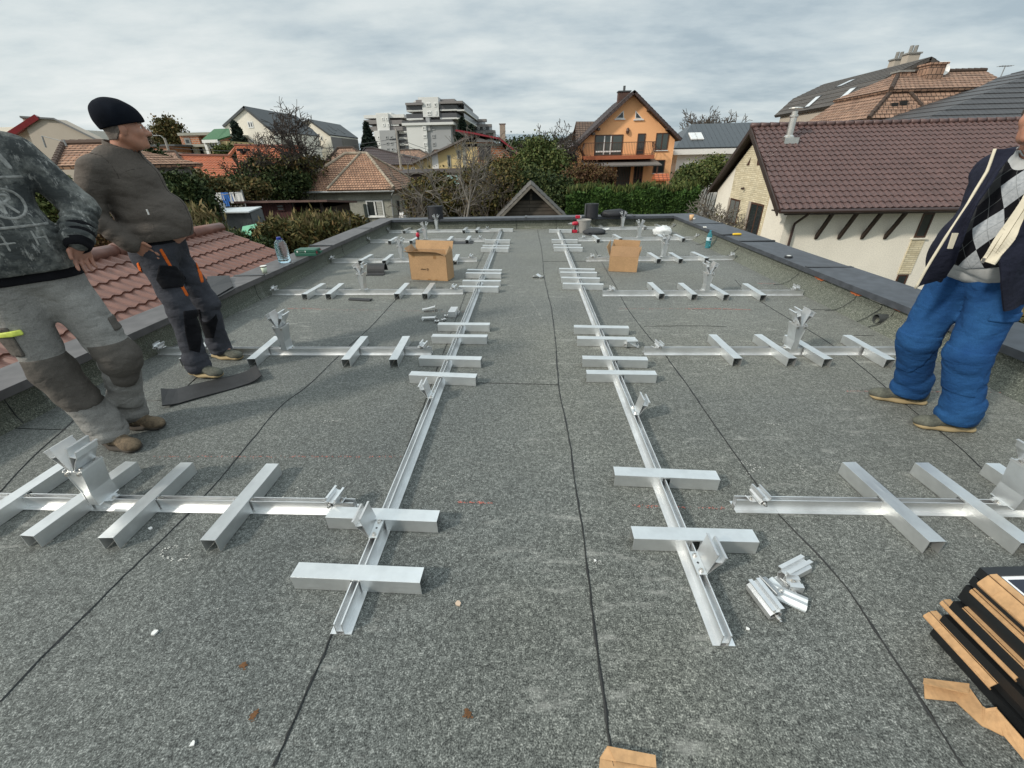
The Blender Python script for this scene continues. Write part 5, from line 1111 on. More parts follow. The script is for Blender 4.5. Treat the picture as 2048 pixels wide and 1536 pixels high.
    b = MB(); b.box(e0.x+.4,e1.x,50.4,55.6,ZG,e0.z-.03); b.build('wall', M_orange, w_)
orange()
t, P = profile_house('house', 'small grey plastered house peeping out left of the orange house', 'house', [(1118,283),(1150,262),(1182,283)], 62, 8, M_conc, M_dkroof, .4, .3, .15)
for y in (281, 289, 297): pxwin(t, 62, 1136, y, 1143, y+6, mull=(), fw=.07)

# ---------- dark metal roofed white house ----------
def darkmetal():
    D = 50; t = thing('house', 'white house with a dark standing seam metal roof and two skylights', 'house', (A(1440,300,D).x, D+4, ZG))
    M_seam = brickmat('dark standing seam metal', (.050,.060,.068), (.046,.056,.064), (.022,.026,.030), .52, 60, .02, .4, 0, .9, .05, .08)
    e0, e1 = A(1350,296,D), A(1560,286,D); e1.z = e0.z; r0, r1 = A(1384,248,D+4.5), A(1523,243,D+4.5); r1.z = r0.z; eb0, eb1 = e0+Vector((0,9,0)), e1+Vector((0,9,0))
    b = MB(); tiled(b, e0, e1, r1, r0, 1, 0); tiled(b, eb0, e0, r0, r0+Vector((.01,.01,0)), 1, 0); tiled(b, e1, eb1, r1+Vector((-.01,.01,0)), r1, 1, 0); tiled(b, eb1, eb0, r0, r1, 1, 0); b.build('roof', M_seam, t)
    b = MB(); b.box(e0.x-.02, e1.x+.02, D-.05, D+9.05, e0.z-.62, e0.z-.13); b.build('fascia', M_white, t)
    b = MB(); b.box(e0.x+.5, e1.x-.5, D+.5, D+8.5, ZG, e0.z-.62); b.build('wall', M_white, t)
    for px in (1386, 1398):
        f = .42; p0 = A(px, 271, D+2.0); n = (e1-e0).cross(r0-e0).normalized(); d = (r0+(e0-r0)*0-Vector((r0.x,D,e0.z))); d = Vector((0, 4.5, r0.z-e0.z)).normalized(); c = Vector((p0.x, D+1.95, e0.z+(r0.z-e0.z)*.45))+n*.08; u = Vector((1,0,0))
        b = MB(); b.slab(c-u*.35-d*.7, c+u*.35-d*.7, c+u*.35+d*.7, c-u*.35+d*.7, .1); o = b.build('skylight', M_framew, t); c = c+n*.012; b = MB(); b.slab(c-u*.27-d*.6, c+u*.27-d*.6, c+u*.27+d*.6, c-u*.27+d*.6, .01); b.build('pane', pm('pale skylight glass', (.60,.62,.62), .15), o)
    pxwin(t, D+.5, 1357,330,1380,345, mull=(.5,), fw=.08)
darkmetal()

# ---------- grey house with the hipped clay roof ----------
def hiphouse():
    D = 36.0; t = thing('house', 'grey rendered cottage with a hipped old clay tile roof', 'house', (A(700,400,D).x, D+4, ZG))
    e0, e1 = A(577,384,D), A(789,381,D); e1.z = e0.z; Yb = 43.5; eb1 = Vector((e1.x+.35, Yb, e0.z)); eb0 = Vector((e0.x+.2, Yb, e0.z))
    r0, r1 = A(690,309,D+3.8), A(734,311,D+3.6); r1.z = r0.z
    b = MB(); tiled(b, e0, e1, r1, r0, 17, .035); tiled(b, e1, eb1, r1+Vector((.01,.02,0)), r1, 17, .035); tiled(b, eb1, eb0, r0, r1, 17, .03); tiled(b, eb0, e0, r0, r0+Vector((-.01,.02,0)), 17, .035)
    rf = b.build('roof', M_clay, t)
    # shallow front wing riding over the main slope
    n = (e1-e0).cross(r0-e0).normalized(); w0, w1 = A(657,384,D), e1.copy(); w0.z = e0.z; up = n*.16
    b = MB(); b_t = e0.lerp(r0, .62); apex = r1.copy(); v0 = w0+up; v1 = w1+up
    tiled(b, w0+up+Vector((0,-.12,-.06)), w1+up+Vector((0,-.12,-.06)), r1+up*.4, r1+up*.4+Vector((-.5,0,0)), 17, .035); b.build('front_wing_roof', M_clay, t)
    lo = Vector((0,0,.06)); b = MB(); ridgecaps(b, w0+up+lo, r1+up*.4+lo+Vector((-.5,0,0)), .10); ridgecaps(b, e1+up+lo, r1+lo, .12); ridgecaps(b, e0+lo, r0+lo, .11); ridgecaps(b, r0+lo, r1+lo, .12); ridgecaps(b, eb1+lo, r1+lo, .10); b.build('ridge_tiles', pm('pale mossy ridge tile', (.30,.25,.19), .9, var=.4, scale=2.5), rf)
    wx0, wx1 = e0.x+.5, e1.x-.45; b = MB(); b.box(wx0, A(668,384,D).x, D+.7, Yb-.5, ZG, e0.z-.02); b.box(A(668,384,D).x, wx1, D+.45, Yb-.5, ZG, e0.z-.021); b.build('wall', M_conc, t)
    b = MB(); b.tube([(e0.x,D-.10,e0.z-.05),(e1.x,D-.12,e0.z-.06)], .075, 8); b.build('gutter', M_zinc, t)
    b = MB(); p, q = A(779,388,D+.38), A(786,440,D+.38); b.tube([(e1.x-.1,D-.1,e0.z-.1),(e1.x-.25,D-.02,e0.z-.35),(p.x+.1,D+.38,e0.z-.6),(q.x,D+.38,ZG)], .06, 8); b.build('downpipe', M_zinc, t)
    F = D+.45; pxwin(t, F, 731,401,770,433, mull=(.5,), fw=.10, dep=.06, sill=M_framew)
    a_, c_ = A(751,403,F), A(768,430,F); b = MB()
    for k in range(8): z = c_.z+(a_.z-c_.z)*(k+.5)/8; b.box(a_.x+.05,c_.x-.06,F-.058,F-.045,z-.055,z+.055)
    b.build('blind', pm('pale blind slats', (.42,.42,.38), .7), t)
    pxwin(t, D+.7, 648,405,664,432, fm=M_conc2, mull=(), fw=.07)
    b = MB(); z = A(700,401,F).z; b.box(A(668,400,F).x, wx1+.012, F-.02, F-.0, z-.04, z+.04); b.build('string_course', M_conc2, t)
    b = MB(); z = A(700,433,F).z; b.box(A(668,400,F).x, A(722,433,F).x, F-.025, F-.0, z-.03, z+.03); b.build('pipe_run', M_dkroof, t)
    b = MB(); b.box(A(726,400,F).x,A(731,400,F).x,F-.18,F-.01,ZG,A(728,408,F).z); b.build('shutter', pm('dark green shutter', (.02,.03,.025), .7), t)
    EM = faceM((wx1, D+.45, 0), (0,1,0)); win(t, EM, 1.1, 1.9, A(800,435,D+1.5).z, A(800,400,D+1.5).z, fm=M_conc2, mull=(), fw=.07)
hiphouse()
# pale figure of laundry by its corner
p = A(806,438,34.5); b = MB(); lumpy('laundry', (p.x,p.y,p.z-.7), (.28,.2,1.15), pm('white cloth', (.68,.66,.64), .9), 5, .35, 3, 2.0, False).select_set(False)
tag(bpy.data.objects['laundry'], 'white cloth hanging at the corner of the grey cottage', 'laundry')

# ---------- mid distance: old roofs, yellow and brick house ----------
def hip(name, label, D, dep, x0, x1, ye, rx0, rx1, yr, roof, wall, rows=10, caps=None):
    t = thing(name, label, 'house', ((A(x0,ye,D).x+A(x1,ye,D).x)/2, D+dep/2, ZG)); e0, e1 = A(x0,ye,D), A(x1,ye,D); e1.z = e0.z; m = D+dep/2; r0, r1 = A(rx0,yr,m), A(rx1,yr,m); r1.z = r0.z; eb0, eb1 = e0+Vector((0,dep,0)), e1+Vector((0,dep,0))
    b = MB(); tiled(b, e0, e1, r1, r0, rows, .03); tiled(b, e1, eb1, r1+Vector((.01,.02,0)), r1, rows, .03); tiled(b, eb1, eb0, r0, r1, rows, .03); tiled(b, eb0, e0, r0, r0+Vector((-.01,.02,0)), rows, .03); rf = b.build('roof', roof, t)
    lo = Vector((0,0,.05)); b = MB(); ridgecaps(b, r0+lo, r1+lo, .12); ridgecaps(b, e0+lo, r0+lo, .1); ridgecaps(b, e1+lo, r1+lo, .1); b.build('ridge_tiles', caps or roof, rf)
    b = MB(); b.box(e0.x+.4, e1.x-.4, D+.4, D+dep-.4, ZG, e0.z-.02); b.build('wall', wall, t); return t, e0, e1
hip('house', 'clay tiled roof showing behind the ridge of the grey cottage', 46, 8, 625, 775, 352, 676, 706, 297, M_clay2, M_conc)
t, e0, e1 = hip('house', 'dark brown tiled house left of the wooden utility pole', 60, 10, 705, 870, 331, 730, 748, 297, M_dktile, M_ylw)
for x in (800, 822, 834): pxwin(t, 60.4, x, 334, x+9, 342, mull=(.5,), fw=.08)
hip('house', 'clay roof behind the pole, below the left apartment tower', 75, 10, 775, 880, 327, 800, 840, 301, M_clay2, M_conc)
hip('house', 'clay roof right of another, below the tall apartment tower', 78, 10, 850, 960, 324, 868, 930, 301, M_clay2, M_conc)
def redroof():
    D = 52.0; t, P = profile_house('house', 'half plastered yellow and bare brick house with a red steel roof', 'house', [(822,326),(930,276),(960,268)], D, 9, M_ylw, pm('grey eave boards', (.16,.14,.13), .8, var=.2), .6, .4, .18)
    a = lambda x, y: A(x, y, D)
    poly = [(a(924,350).x,ZG),(a(1030,350).x,ZG),(a(1030,325).x,a(1030,325).z),(a(1022,312).x,a(1022,309).z),(a(1004,295).x,a(1004,292).z),(a(985,290).x,a(985,283).z),(a(924,276).x,a(924,276).z)]
    b = MB(); b.prism(poly[::-1], D+.03, D+8.5, 'y'); b.build('brick_wall', M_brick, t)
    b = MB(); b.prism([(a(924,350).x,ZG),(a(930,350).x,ZG),(a(930,275).x,a(930,276).z),(a(924,275).x,a(924,277).z)][::-1], D-.03, D+.5, 'y'); z = a(980,289).z; b.box(a(930,285).x,a(1005,285).x,D-.0,D+.4,z-.18,z+.10); b.build('concrete_frame', M_conc, t)
    b = MB(); b.prism([(a(930,284).x,a(930,284).z),(a(985,286).x,a(985,284).z),(a(950,272).x,a(950,273).z),(a(930,272).x,a(930,272).z)], D+.0, D+.3, 'y'); b.build('gable_infill', M_white, t)
    Q = [a(914,260), a(950,266), a(1000,276), a(1028,298), a(1044,318)]
    for p, q in zip(Q, Q[1:]):
        b = MB(); y0, y1 = D-1.0, D+9; tiled(b, (q.x,y0,q.z), (q.x,y1,q.z), (p.x,y1,p.z), (p.x,y0,p.z), 3, .03, 0, .3, 1, .16); b.build('red_roof', M_redmet, t)
    pxwin(t, D+.03, 957,292,982,320, fm=M_dkbrown, gm_=glassmat('dark netting', (.03,.03,.035), .7), mull=(.55,), fw=.10)
    pxwin(t, D, 913,300,922,318, fm=M_conc, mull=(), fw=.1); pxwin(t, D, 894,310,903,335, fm=M_conc, mull=(), fw=.1)
    b = MB(); x = a(871,330).x; b.box(x-.35,x+.35,D-.04,D-.0,ZG,a(871,306).z); b.build('pale_strip', M_white, t)
    p = A(1005,255,D+5); chimney(t, (p.x,p.y,p.z-3.2), .62, .62, 3.5, brickmat('pale chimney brick', (.36,.31,.24), (.30,.25,.19), (.25,.23,.2), .25, .08, .012))
    b = MB(); q = a(1043,320); b.tube([(q.x-.1,D-1,q.z-.2),(q.x-.4,D-.3,q.z-.8),(q.x-.9,D-.02,q.z-1.5),(q.x-.9,D-.02,ZG)], .08, 6); b.build('downpipe', M_zinc, t)
redroof()
b = MB(); e0, e1 = A(800,346,47), A(1000,344,47); b.slab((e0.x,46,e0.z),(e1.x,46,e0.z),(e1.x,49,e0.z+.3),(e0.x,49,e0.z+.3),.12); sh_ = thing('lean_to', 'low dark lean-to with a pale teal sheet roof below the yellow wall', 'shed', (A(900,350,47).x,47.5,ZG)); b.build('roof', M_dkbrown, sh_)
b = MB(); b.box(e0.x+.2,e1.x-.2,46.2,48.8,ZG,e0.z-.14); b.build('wall', M_dkbrown, sh_); b = MB(); q0, q1 = A(850,354,45.6), A(920,352,45.6); b.slab((q0.x,44.6,q0.z-.6),(q1.x,44.6,q0.z-.6),(q1.x,45.9,q0.z+.1),(q0.x,45.9,q0.z+.1),.05); b.build('teal_sheet', pm('pale teal sheet', (.22,.36,.34), .5, var=.2), sh_)

# ---------- apartment towers ----------
M_apt = pm('white tower render', (.64,.64,.62), .85, var=.04, scale=.1); M_aptg = pm('grey tower render', (.33,.335,.34), .85, var=.05, scale=.1); M_balc = pm('dark balcony glass', (.085,.085,.09), .3); M_aptbr = pm('taupe balcony panel', (.20,.185,.18), .6)
def slabx(par, name, mat, x0, x1, y0, y1, D, dep, off=0):
    a, c = A(x0, y0, D), A(x1, y1, D); b = MB(); b.box(min(a.x,c.x), max(a.x,c.x), D+off, D+off+dep, min(a.z,c.z), max(a.z,c.z)); return b.build(name, mat, par)
def tower1():
    D = 150; t = thing('apartment_building', 'tall white and grey apartment block with deep balconies, highest on the skyline', 'apartment building', (A(870,300,D).x, D+9, ZG))
    slabx(t, 'core', M_aptbr, 828, 912, 198, 270, D, 20, 2); slabx(t, 'roof_block', M_apt, 831, 873, 192, 203, D, 14, 3); slabx(t, 'roof_block', M_apt, 879, 905, 197, 206, D, 14, 2.5); slabx(t, 'roof_block', M_apt, 823, 846, 200, 206, D, 14, 2.5)
    a0, b0 = A(845,196,D), A(880,234,D)
    b = MB(); b.prism([(a0.x,a0.z),(A(848.5,234,D).x,b0.z),(b0.x,b0.z),(A(878,196,D).x,a0.z)], D-1.5, D+6, 'y'); b.build('projecting_block', M_apt, t)
    for (x0, x1, y) in ((852,861,206),(868,873.5,206),(854,863,222.5),(870,874,222)): pxwin(t, D-1.5, x0, y, x1, y+7.5, fm=M_framew, mull=(.5,) if x1-x0 > 6 else (), fw=.22, dep=.15)
    def balc(x0, x1, yt, D2, dep):                     # floor slab + dark parapet
        p, q = A(x0, yt, D2), A(x1, yt, D2); b = MB(); b.box(p.x,q.x,D2,D2+dep,p.z-.35,p.z); b.build('balcony_slab', M_apt, t); b = MB(); b.box(p.x,q.x,D2+.02,D2+.12,p.z+.002,p.z+1.15); b.box(p.x,p.x+.12,D2+.12,D2+dep-.1,p.z+.002,p.z+1.15); b.box(q.x-.12,q.x,D2+.12,D2+dep-.1,p.z+.002,p.z+1.15); b.build('balcony_front', M_balc, t)
    for yt in (220.5, 237): balc(813, 846, yt, D-1, 8); balc(880, 914, yt+.5-2, D-1, 22)
    for xa, xb, yt in ((811,846,206),(879,912,203)):
        p, q = A(xa,yt,D-1.5), A(xb,yt,D-1.5); b = MB(); b.box(p.x,q.x+(2 if xb > 900 else 0),D-2,D+24,p.z-.6,p.z); b.build('roof_slab', M_aptbr, t)
    # right-hand flank stepping back
    for yt in (219, 235.5): 
        p = A(914,yt,D-1); b = MB(); b.box(p.x,p.x+2.2,D-1,D+40,p.z-.35,p.z); b.build('balcony_slab', M_apt, t); b = MB(); b.box(p.x+2.1,p.x+2.2,D-1,D+40,p.z+.002,p.z+1.15); b.build('balcony_front', M_balc, t)
    slabx(t, 'flank', M_aptbr, 880, 912, 203, 268, D, 36, 3)
    for x0, x1, y in ((888,896,206.5),(904,909,206.5),(888,897,224),(904,909,224),(826,842,205),(826,842,223)): pxwin(t, D+2, x0, y, x1, y+9, fm=M_dkroof, mull=(.5,), fw=.2, dep=.15)
    # lower block with a deep terrace on top
    slabx(t, 'terrace_front', M_balc, 808, 856, 243, 249, D, .2, -2.6); slabx(t, 'terrace_front', M_balc, 864, 908, 241, 247, D, .2, -2.6); slabx(t, 'terrace_slab', M_apt, 808, 910, 247.5, 250, D, 20, -2.8)
    a0, b0 = A(816,249,D), A(861,330,D); b = MB(); b.prism([(a0.x,a0.z),(A(825,330,D).x,ZG),(A(861,330,D).x,ZG),(A(856,249,D).x,a0.z)], D-2.4, D+14, 'y'); b.build('wall', M_apt, t)
    b = MB(); b.prism([(A(856,249,D).x,a0.z),(A(861,330,D).x,ZG),(A(906,330,D).x,ZG),(A(903,248,D).x,a0.z)], D-1.8, D+14, 'y'); b.build('wall', M_aptg, t)
    slabx(t, 'pillar', M_aptg, 854, 864, 236, 262, D, 4, -2.2)
    for k, y in enumerate((253,269,285,300)): pxwin(t, D-2.4, 845+k*1.1, y, 852.5+k*1.1, y+7, fm=M_framew, mull=(.5,), fw=.2, dep=.15); pxwin(t, D-1.8, 863+k*.8, y, 870+k*.8, y+7, fm=M_aptg, mull=(.5,), fw=.2, dep=.15)
    for y in (262,275,288,301): slabx(t, 'balcony_slab', M_apt, 806, 824, y, y+1.5, D, 6, 1); slabx(t, 'balcony_front', M_balc, 806.5, 823, y-5, y-.2, D, .3, 1.2)
tower1()
def tower2():
    D = 162; t = thing('apartment_building', 'lower white and grey apartment block left of the tallest tower, behind the spruce', 'apartment building', (A(775,300,D).x, D+8, ZG))
    slabx(t, 'core', M_aptbr, 738, 800, 233, 262, D, 18, 2); slabx(t, 'roof_block', M_apt, 748, 780, 225, 233, D, 14, 2); slabx(t, 'roof_slab', M_apt, 729, 810, 231, 235.5, D, 20, -1)
    a0 = A(755,228,D); b = MB(); b.prism([(a0.x,a0.z),(A(759,262,D).x,A(759,262,D).z),(A(783,262,D).x,A(783,262,D).z),(A(779,228,D).x,a0.z)], D-2, D+6, 'y'); b.build('projecting_block', M_apt, t)
    for x, y in ((763,235),(771,235),(765,247),(774,247)): pxwin(t, D-2, x, y, x+5.5, y+6, fm=M_framew, mull=(), fw=.25, dep=.15)
    for x0, x1 in ((730,757),(781,808)):
        for y in (241,254): slabx(t, 'balcony_front', M_aptbr, x0, x1, y, y+7.5, D, 8, -1.5)
    slabx(t, 'winter_garden', M_framew, 783, 800, 247, 252, D, .3, -1.3)
    a0 = A(764,262,D); b = MB(); b.prism([(a0.x,a0.z),(A(771,330,D).x,ZG),(A(800,330,D).x,ZG),(A(795,262,D).x,a0.z)], D-3, D+12, 'y'); b.build('wall', M_aptg, t)
    b = MB(); b.prism([(A(752,262,D).x,a0.z),(A(759,330,D).x,ZG),(A(771,330,D).x,ZG),(A(764,262,D).x,a0.z)], D-2.5, D+12, 'y'); b.build('wall', M_apt, t)
    for k, y in enumerate((272,284,296,308)):
        for x in (771,780): pxwin(t, D-3, x+k*1.2, y, x+5.5+k*1.2, y+6, fm=M_aptg, mull=(), fw=.2, dep=.12)
        pxwin(t, D-2.5, 755+k*1.2, y, 760+k*1.2, y+6, fm=M_framew, mull=(), fw=.2, dep=.12)
    for k, y in enumerate((262,274,286,298)): slabx(t, 'balcony_front', M_apt, 797+k, 816, y, y+5, D, 6, 0); slabx(t, 'balcony_recess', M_balc, 797+k, 812, y+5.2, y+11.5, D, 5, .5)
tower2()
def tower3():
    D = 190; t = thing('apartment_building', 'distant apartment block stepping down right of the tall tower', 'apartment building', (A(962,300,D).x, D+8, ZG))
    for x0, x1, y in ((938,968,240),(938,982,250),(940,990,262)): slabx(t, 'floor_block', M_aptg, x0, x1, y, 330, D, 14, (y-240)*-.15)
    for x0, x1, y in ((936,975,241),(936,985,251),(940,992,263)): slabx(t, 'balcony_front', M_aptbr, x0, x1, y, y+4, D, 3, -5)
    for y in (254, 266, 276):
        for x in (944, 955, 966): pxwin(t, D-5, x, y, x+5, y+5, fm=M_aptg, mull=(), fw=.25, dep=.15)
tower3()
# ---------- pale gabled blocks, left ----------
t, P = profile_house('apartment_house', 'cream gabled apartment house with a dark roof behind the bare walnut tree', 'apartment building', [(446,251),(489,212),(548,262)], 70, 15, M_cream, M_dkroof, .25, .12, .3)
pxwin(t, 70, 494,243,508,256, mull=(.5,), fw=.14)
for x, y in ((462,282),(480,280),(500,279),(520,278)): pxwin(t, 70, x, y, x+9, y+13, mull=(.5,), fw=.12)
for y, f in ((74,.35),(78,.4),(82,.35)): skylight(t, P[2], P[1], y, f, .9, 1.3)
t, P = profile_house('apartment_house', 'second cream gabled apartment house with grey panels, right of the walnut tree', 'apartment building', [(572,262),(618,238),(661,269)], 88, 14, M_cream, M_dkroof, .25, .12, .3)
FX = P[2].x-.12; EM = faceM((FX,88,0), (0,1,0)); z1 = P[2].z-.35
for u0, u1, zz_, m in ((.3,5.0,3.2,M_aptbr), (5.2,13.8,5.0,pm('taupe cladding', (.17,.155,.14), .7))):
    b = MB(); b.box(u0,u1,z1-zz_,z1,.0,.10,EM); b.build('wall_panel', m, t)
for u in (1.0,3.0,8.8,10.6,12.2): win(t, EM, u, u+1.0, z1-7.2, z1-5.4, fm=M_framew, mull=(), fw=.1)
for y, f in ((91,.3),(94,.55),(97,.4)): skylight(t, P[2], P[1], y, f, .9, 1.5)
for x, y in ((640,272),(640,292)): pxwin(t, 88, x, y, x+6, y+9, mull=(), fw=.12)
# ---------- orange-red roofs, unfinished brick house, green roof ----------
def ored():
    t = thing('house', 'low house with an orange red tiled roof in two wings, left of the walnut tree', 'house', (A(440,340,40).x, 41, ZG))
    r0, r1, e0, e1 = A(351,312,43), A(462,313,43), A(420,353,38.5), A(486,350,38.5); b = MB(); tiled(b, e0, e1, r1, r0, 12, .04); b.build('roof', M_ored, t); k = Vector((0,9,0))
    R0, R1, E0, E1 = A(470,292,44), A(600,294,44), A(481,345,39), A(600,340,39); b = MB(); tiled(b, E0, E1, R1, R0, 14, .04); b.build('roof', M_ored, t)
    b = MB(); lo = Vector((0,0,.06)); ridgecaps(b, r0+lo, r1+lo, .12); ridgecaps(b, R0+lo, R1+lo, .12); b.slab(A(456,312,42.5), A(472,291,44), A(470,292,48), A(452,312,47), .2); b.build('ridge_tiles', M_ored, t)
    b = MB(); q = [r0, A(430,352,38.5)]; x0, x1 = A(425,352,39).x, E1.x; b.box(x0, x1, 39.2, 48, ZG, e0.z-.05); b.build('wall', M_conc2, t)
    b = MB(); v = [Vector((A(360,330,42).x,42,ZG)), Vector((A(425,352,38.8).x,38.8,ZG)), A(425,353,38.8)-Vector((0,0,.15)), r0+Vector((.2,-.3,-.2))]; b.slab(*v, .2); b.build('gable_wall', M_conc, t)
    b = MB(); f = lambda s: v[0].lerp(v[1], s); n = (v[1]-v[0]).cross(Vector((0,0,1))).normalized()*.04; zt = A(380,328,41).z; b.slab(f(.12)+n, f(.42)+n, Vector((f(.42).x+n.x,f(.42).y+n.y,zt)), Vector((f(.12).x+n.x,f(.12).y+n.y,zt)), .05); b.build('door', M_darkin, t)
    b = MB(); tiled(b, r1+k-Vector((0,0,2.2)), r0+k-Vector((0,0,2.2)), r0, r1, 8, .03); b.build('roof', M_ored, t)
    for x, y in ((438,360),(462,356),(488,356)): pxwin(t, 39.2, x, y, x+8, y+14, mull=(.5,), fw=.1)
    for x, y in ((482,300),(489,305),(496,300)): 
        p = A(x,y,42.6); b = MB(); b.box(p.x-.1,p.x+.1,p.y-.5,p.y+.2,p.z-.1,p.z+.12); b.build('roof_vent', M_darkin, t)
ored()
t, e0, e1 = hip('house', 'sagging old clay roof between the man in the beanie and the orange red roof', 40, 7, 318, 372, 338, 322, 352, 305, M_clay2, M_conc2, 8)
def unfinished():
    D = 62; t = thing('house', 'unfinished house of bare brick on concrete posts, left of the green roof', 'house', (A(385,300,D).x, D+4, ZG))
    slabx(t, 'brick_wall', M_brick, 358, 402, 270, 291, D, 8); slabx(t, 'brick_wall', M_brick, 398, 424, 269, 291, D, 7, .6); slabx(t, 'ring_beam', M_conc, 356, 425, 266, 270, D, 8.4, -.2); slabx(t, 'floor_slab', M_conc, 345, 425, 290, 293.5, D, 9, -1)
    for x in (358, 370, 398, 418): slabx(t, 'post', M_conc, x, x+4, 293, 330, D, .5, -.6)
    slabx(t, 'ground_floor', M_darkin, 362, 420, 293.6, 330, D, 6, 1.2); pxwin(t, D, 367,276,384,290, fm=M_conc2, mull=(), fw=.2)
    b = thing('brick_garden_wall', 'long low bare brick building behind the man in the beanie', 'wall', (A(310,300,58).x, 58.5, ZG)); slabx(b, 'wall', M_brick, 262, 350, 292, 335, 58, 4); slabx(b, 'coping', M_dkroof, 260, 352, 290.5, 292.3, 58, 4.4, -.2)
    D = 55; t = thing('house', 'cream house with a green sheet roof beside the cream apartment house', 'house', (A(430,290,D).x, D+3, ZG)); e0, e1 = A(404,279,D), A(434,279,D); r0, r1 = A(428,258,D+3.5), A(450,257,D+3.5); q = A(460,271,D+1)
    b = MB(); b.slab(e0, e1, r1, r0, .15); b.slab(e1, q, r1+Vector((.3,.3,0)), r1, .15); b.build('roof', M_green, t); b = MB(); b.box(e0.x-.05,e1.x+.05,D-.06,D-.0,e0.z-.35,e0.z-.04); b.build('fascia', M_white, t)
    b = MB(); b.box(e0.x+.4, q.x-.3, D+.5, D+6, ZG, e0.z-.2); b.build('wall', M_ylw, t); pxwin(t, D+.5, 417,285,433,297, mull=(.5,), fw=.12)
    for x in (411, 436): 
        p = A(x,290,D+.1); b = MB(); b.box(p.x-.15,p.x+.15,D+.1,D+.4,ZG,e0.z-.15); b.build('porch_post', M_white, t)
unfinished()
# ---------- far left: big beige house and old roofs ----------
def lefth():
    D = 24; t = thing('house', 'large plain beige house with a red verge on its left edge, behind the two men', 'house', (A(110,300,D).x, D+4, ZG))
    a = lambda x, y: A(x, y, D); v = Vector((-7.2,8,0))
    poly = [(a(110,420).x,ZG),(a(330,420).x,ZG),(a(250,310).x,a(250,306).z),(a(113,239).x,a(113,239).z),(a(44,235).x,a(44,234).z)]
    b = MB(); b.prism(poly, D, D+.5, 'y'); b.build('wall', M_beige, t)
    b = MB(); q = [a(44,233), a(113,237), a(255,307)]
    for p, r in zip(q, q[1:]): b.slab(p+Vector((0,-.12,.02)), r+Vector((0,-.12,.02)), r+v, p+v, .08)
    b.build('roof_edge', M_dkroof, t)
    b = MB(); p = a(44,233); yb = D+5; b.slab(p+Vector((.9,-.2,.06)), p+Vector((-3.4,5,.06)), p+Vector((-4.6,5,-.7)), p+Vector((-1.1,-.2,-.7)), .22); b.build('red_verge', M_redmet, t)
    b = MB(); b.box(a(44,300).x-1.9, a(70,300).x, D+.4, D+7, ZG, a(44,252).z); b.build('side_wall', M_cream, t)
    hip('house', 'old clay roof showing between the two men', 17, 5, 108, 222, 333, 128, 212, 289, M_clay, M_conc2, 9)
lefth()
p, q = A(90,300,16), A(52,274,16); b = MB(); b.tube([A(92,295,18), A(84,272,18)], .03, 6); b.tube([A(133,292,18), A(127,279,18)], .03, 6); b.tube([A(84,272,18), A(127,283,18)], .012, 4); tag(b.build('aerial_mast', M_zinc), 'thin mast with a wire in front of the beige house', 'mast')

# ---------- maroon-brown roof right below the left parapet ----------
def nbroof():
    t = thing('house', 'neighbouring roof of terracotta brown steel tiles just below the left parapet', 'house', (-7, 5, ZG))
    Yv = 10.0; r0 = A(437,459,Yv); e0 = A(553,503,Yv); dx, dz = e0.x-r0.x, e0.z-r0.z; ext = 2.4; e0 = Vector((r0.x+dx*ext, Yv, r0.z+dz*ext)); Y1 = -3.0; e1 = Vector((e0.x, Y1, e0.z)); r1 = Vector((r0.x, Y1, r0.z))
    L = (e0-r0).length; b = MB(); tiled(b, e1, e0, r0, r1, int(L/.35), .030, .017, .185, 6, .06); k = Vector((-2*dx*ext,0,0)); tiled(b, e0+k, e1+k, r1, r0, int(L/.35), .03, 0, .3, 1, .06); rf = b.build('roof', M_tilenb, t)
    b = MB(); ridgecaps(b, r1+Vector((0,0,.03)), r0+Vector((0,.05,.03)), .12, .9); b.build('ridge_caps', M_tilenb, rf, smooth=True)
    b = MB(); b.box(e0.x+k.x+.4, e0.x-.4, Y1+.3, Yv-.3, ZG, e0.z-.1); b.prism([(e0.x+k.x+.5,e0.z-.11),(e0.x-.5,e0.z-.11),(r0.x,r0.z-.2)][::1], Yv-.5, Yv-.31, 'y'); b.build('wall', M_cream, t)
nbroof()
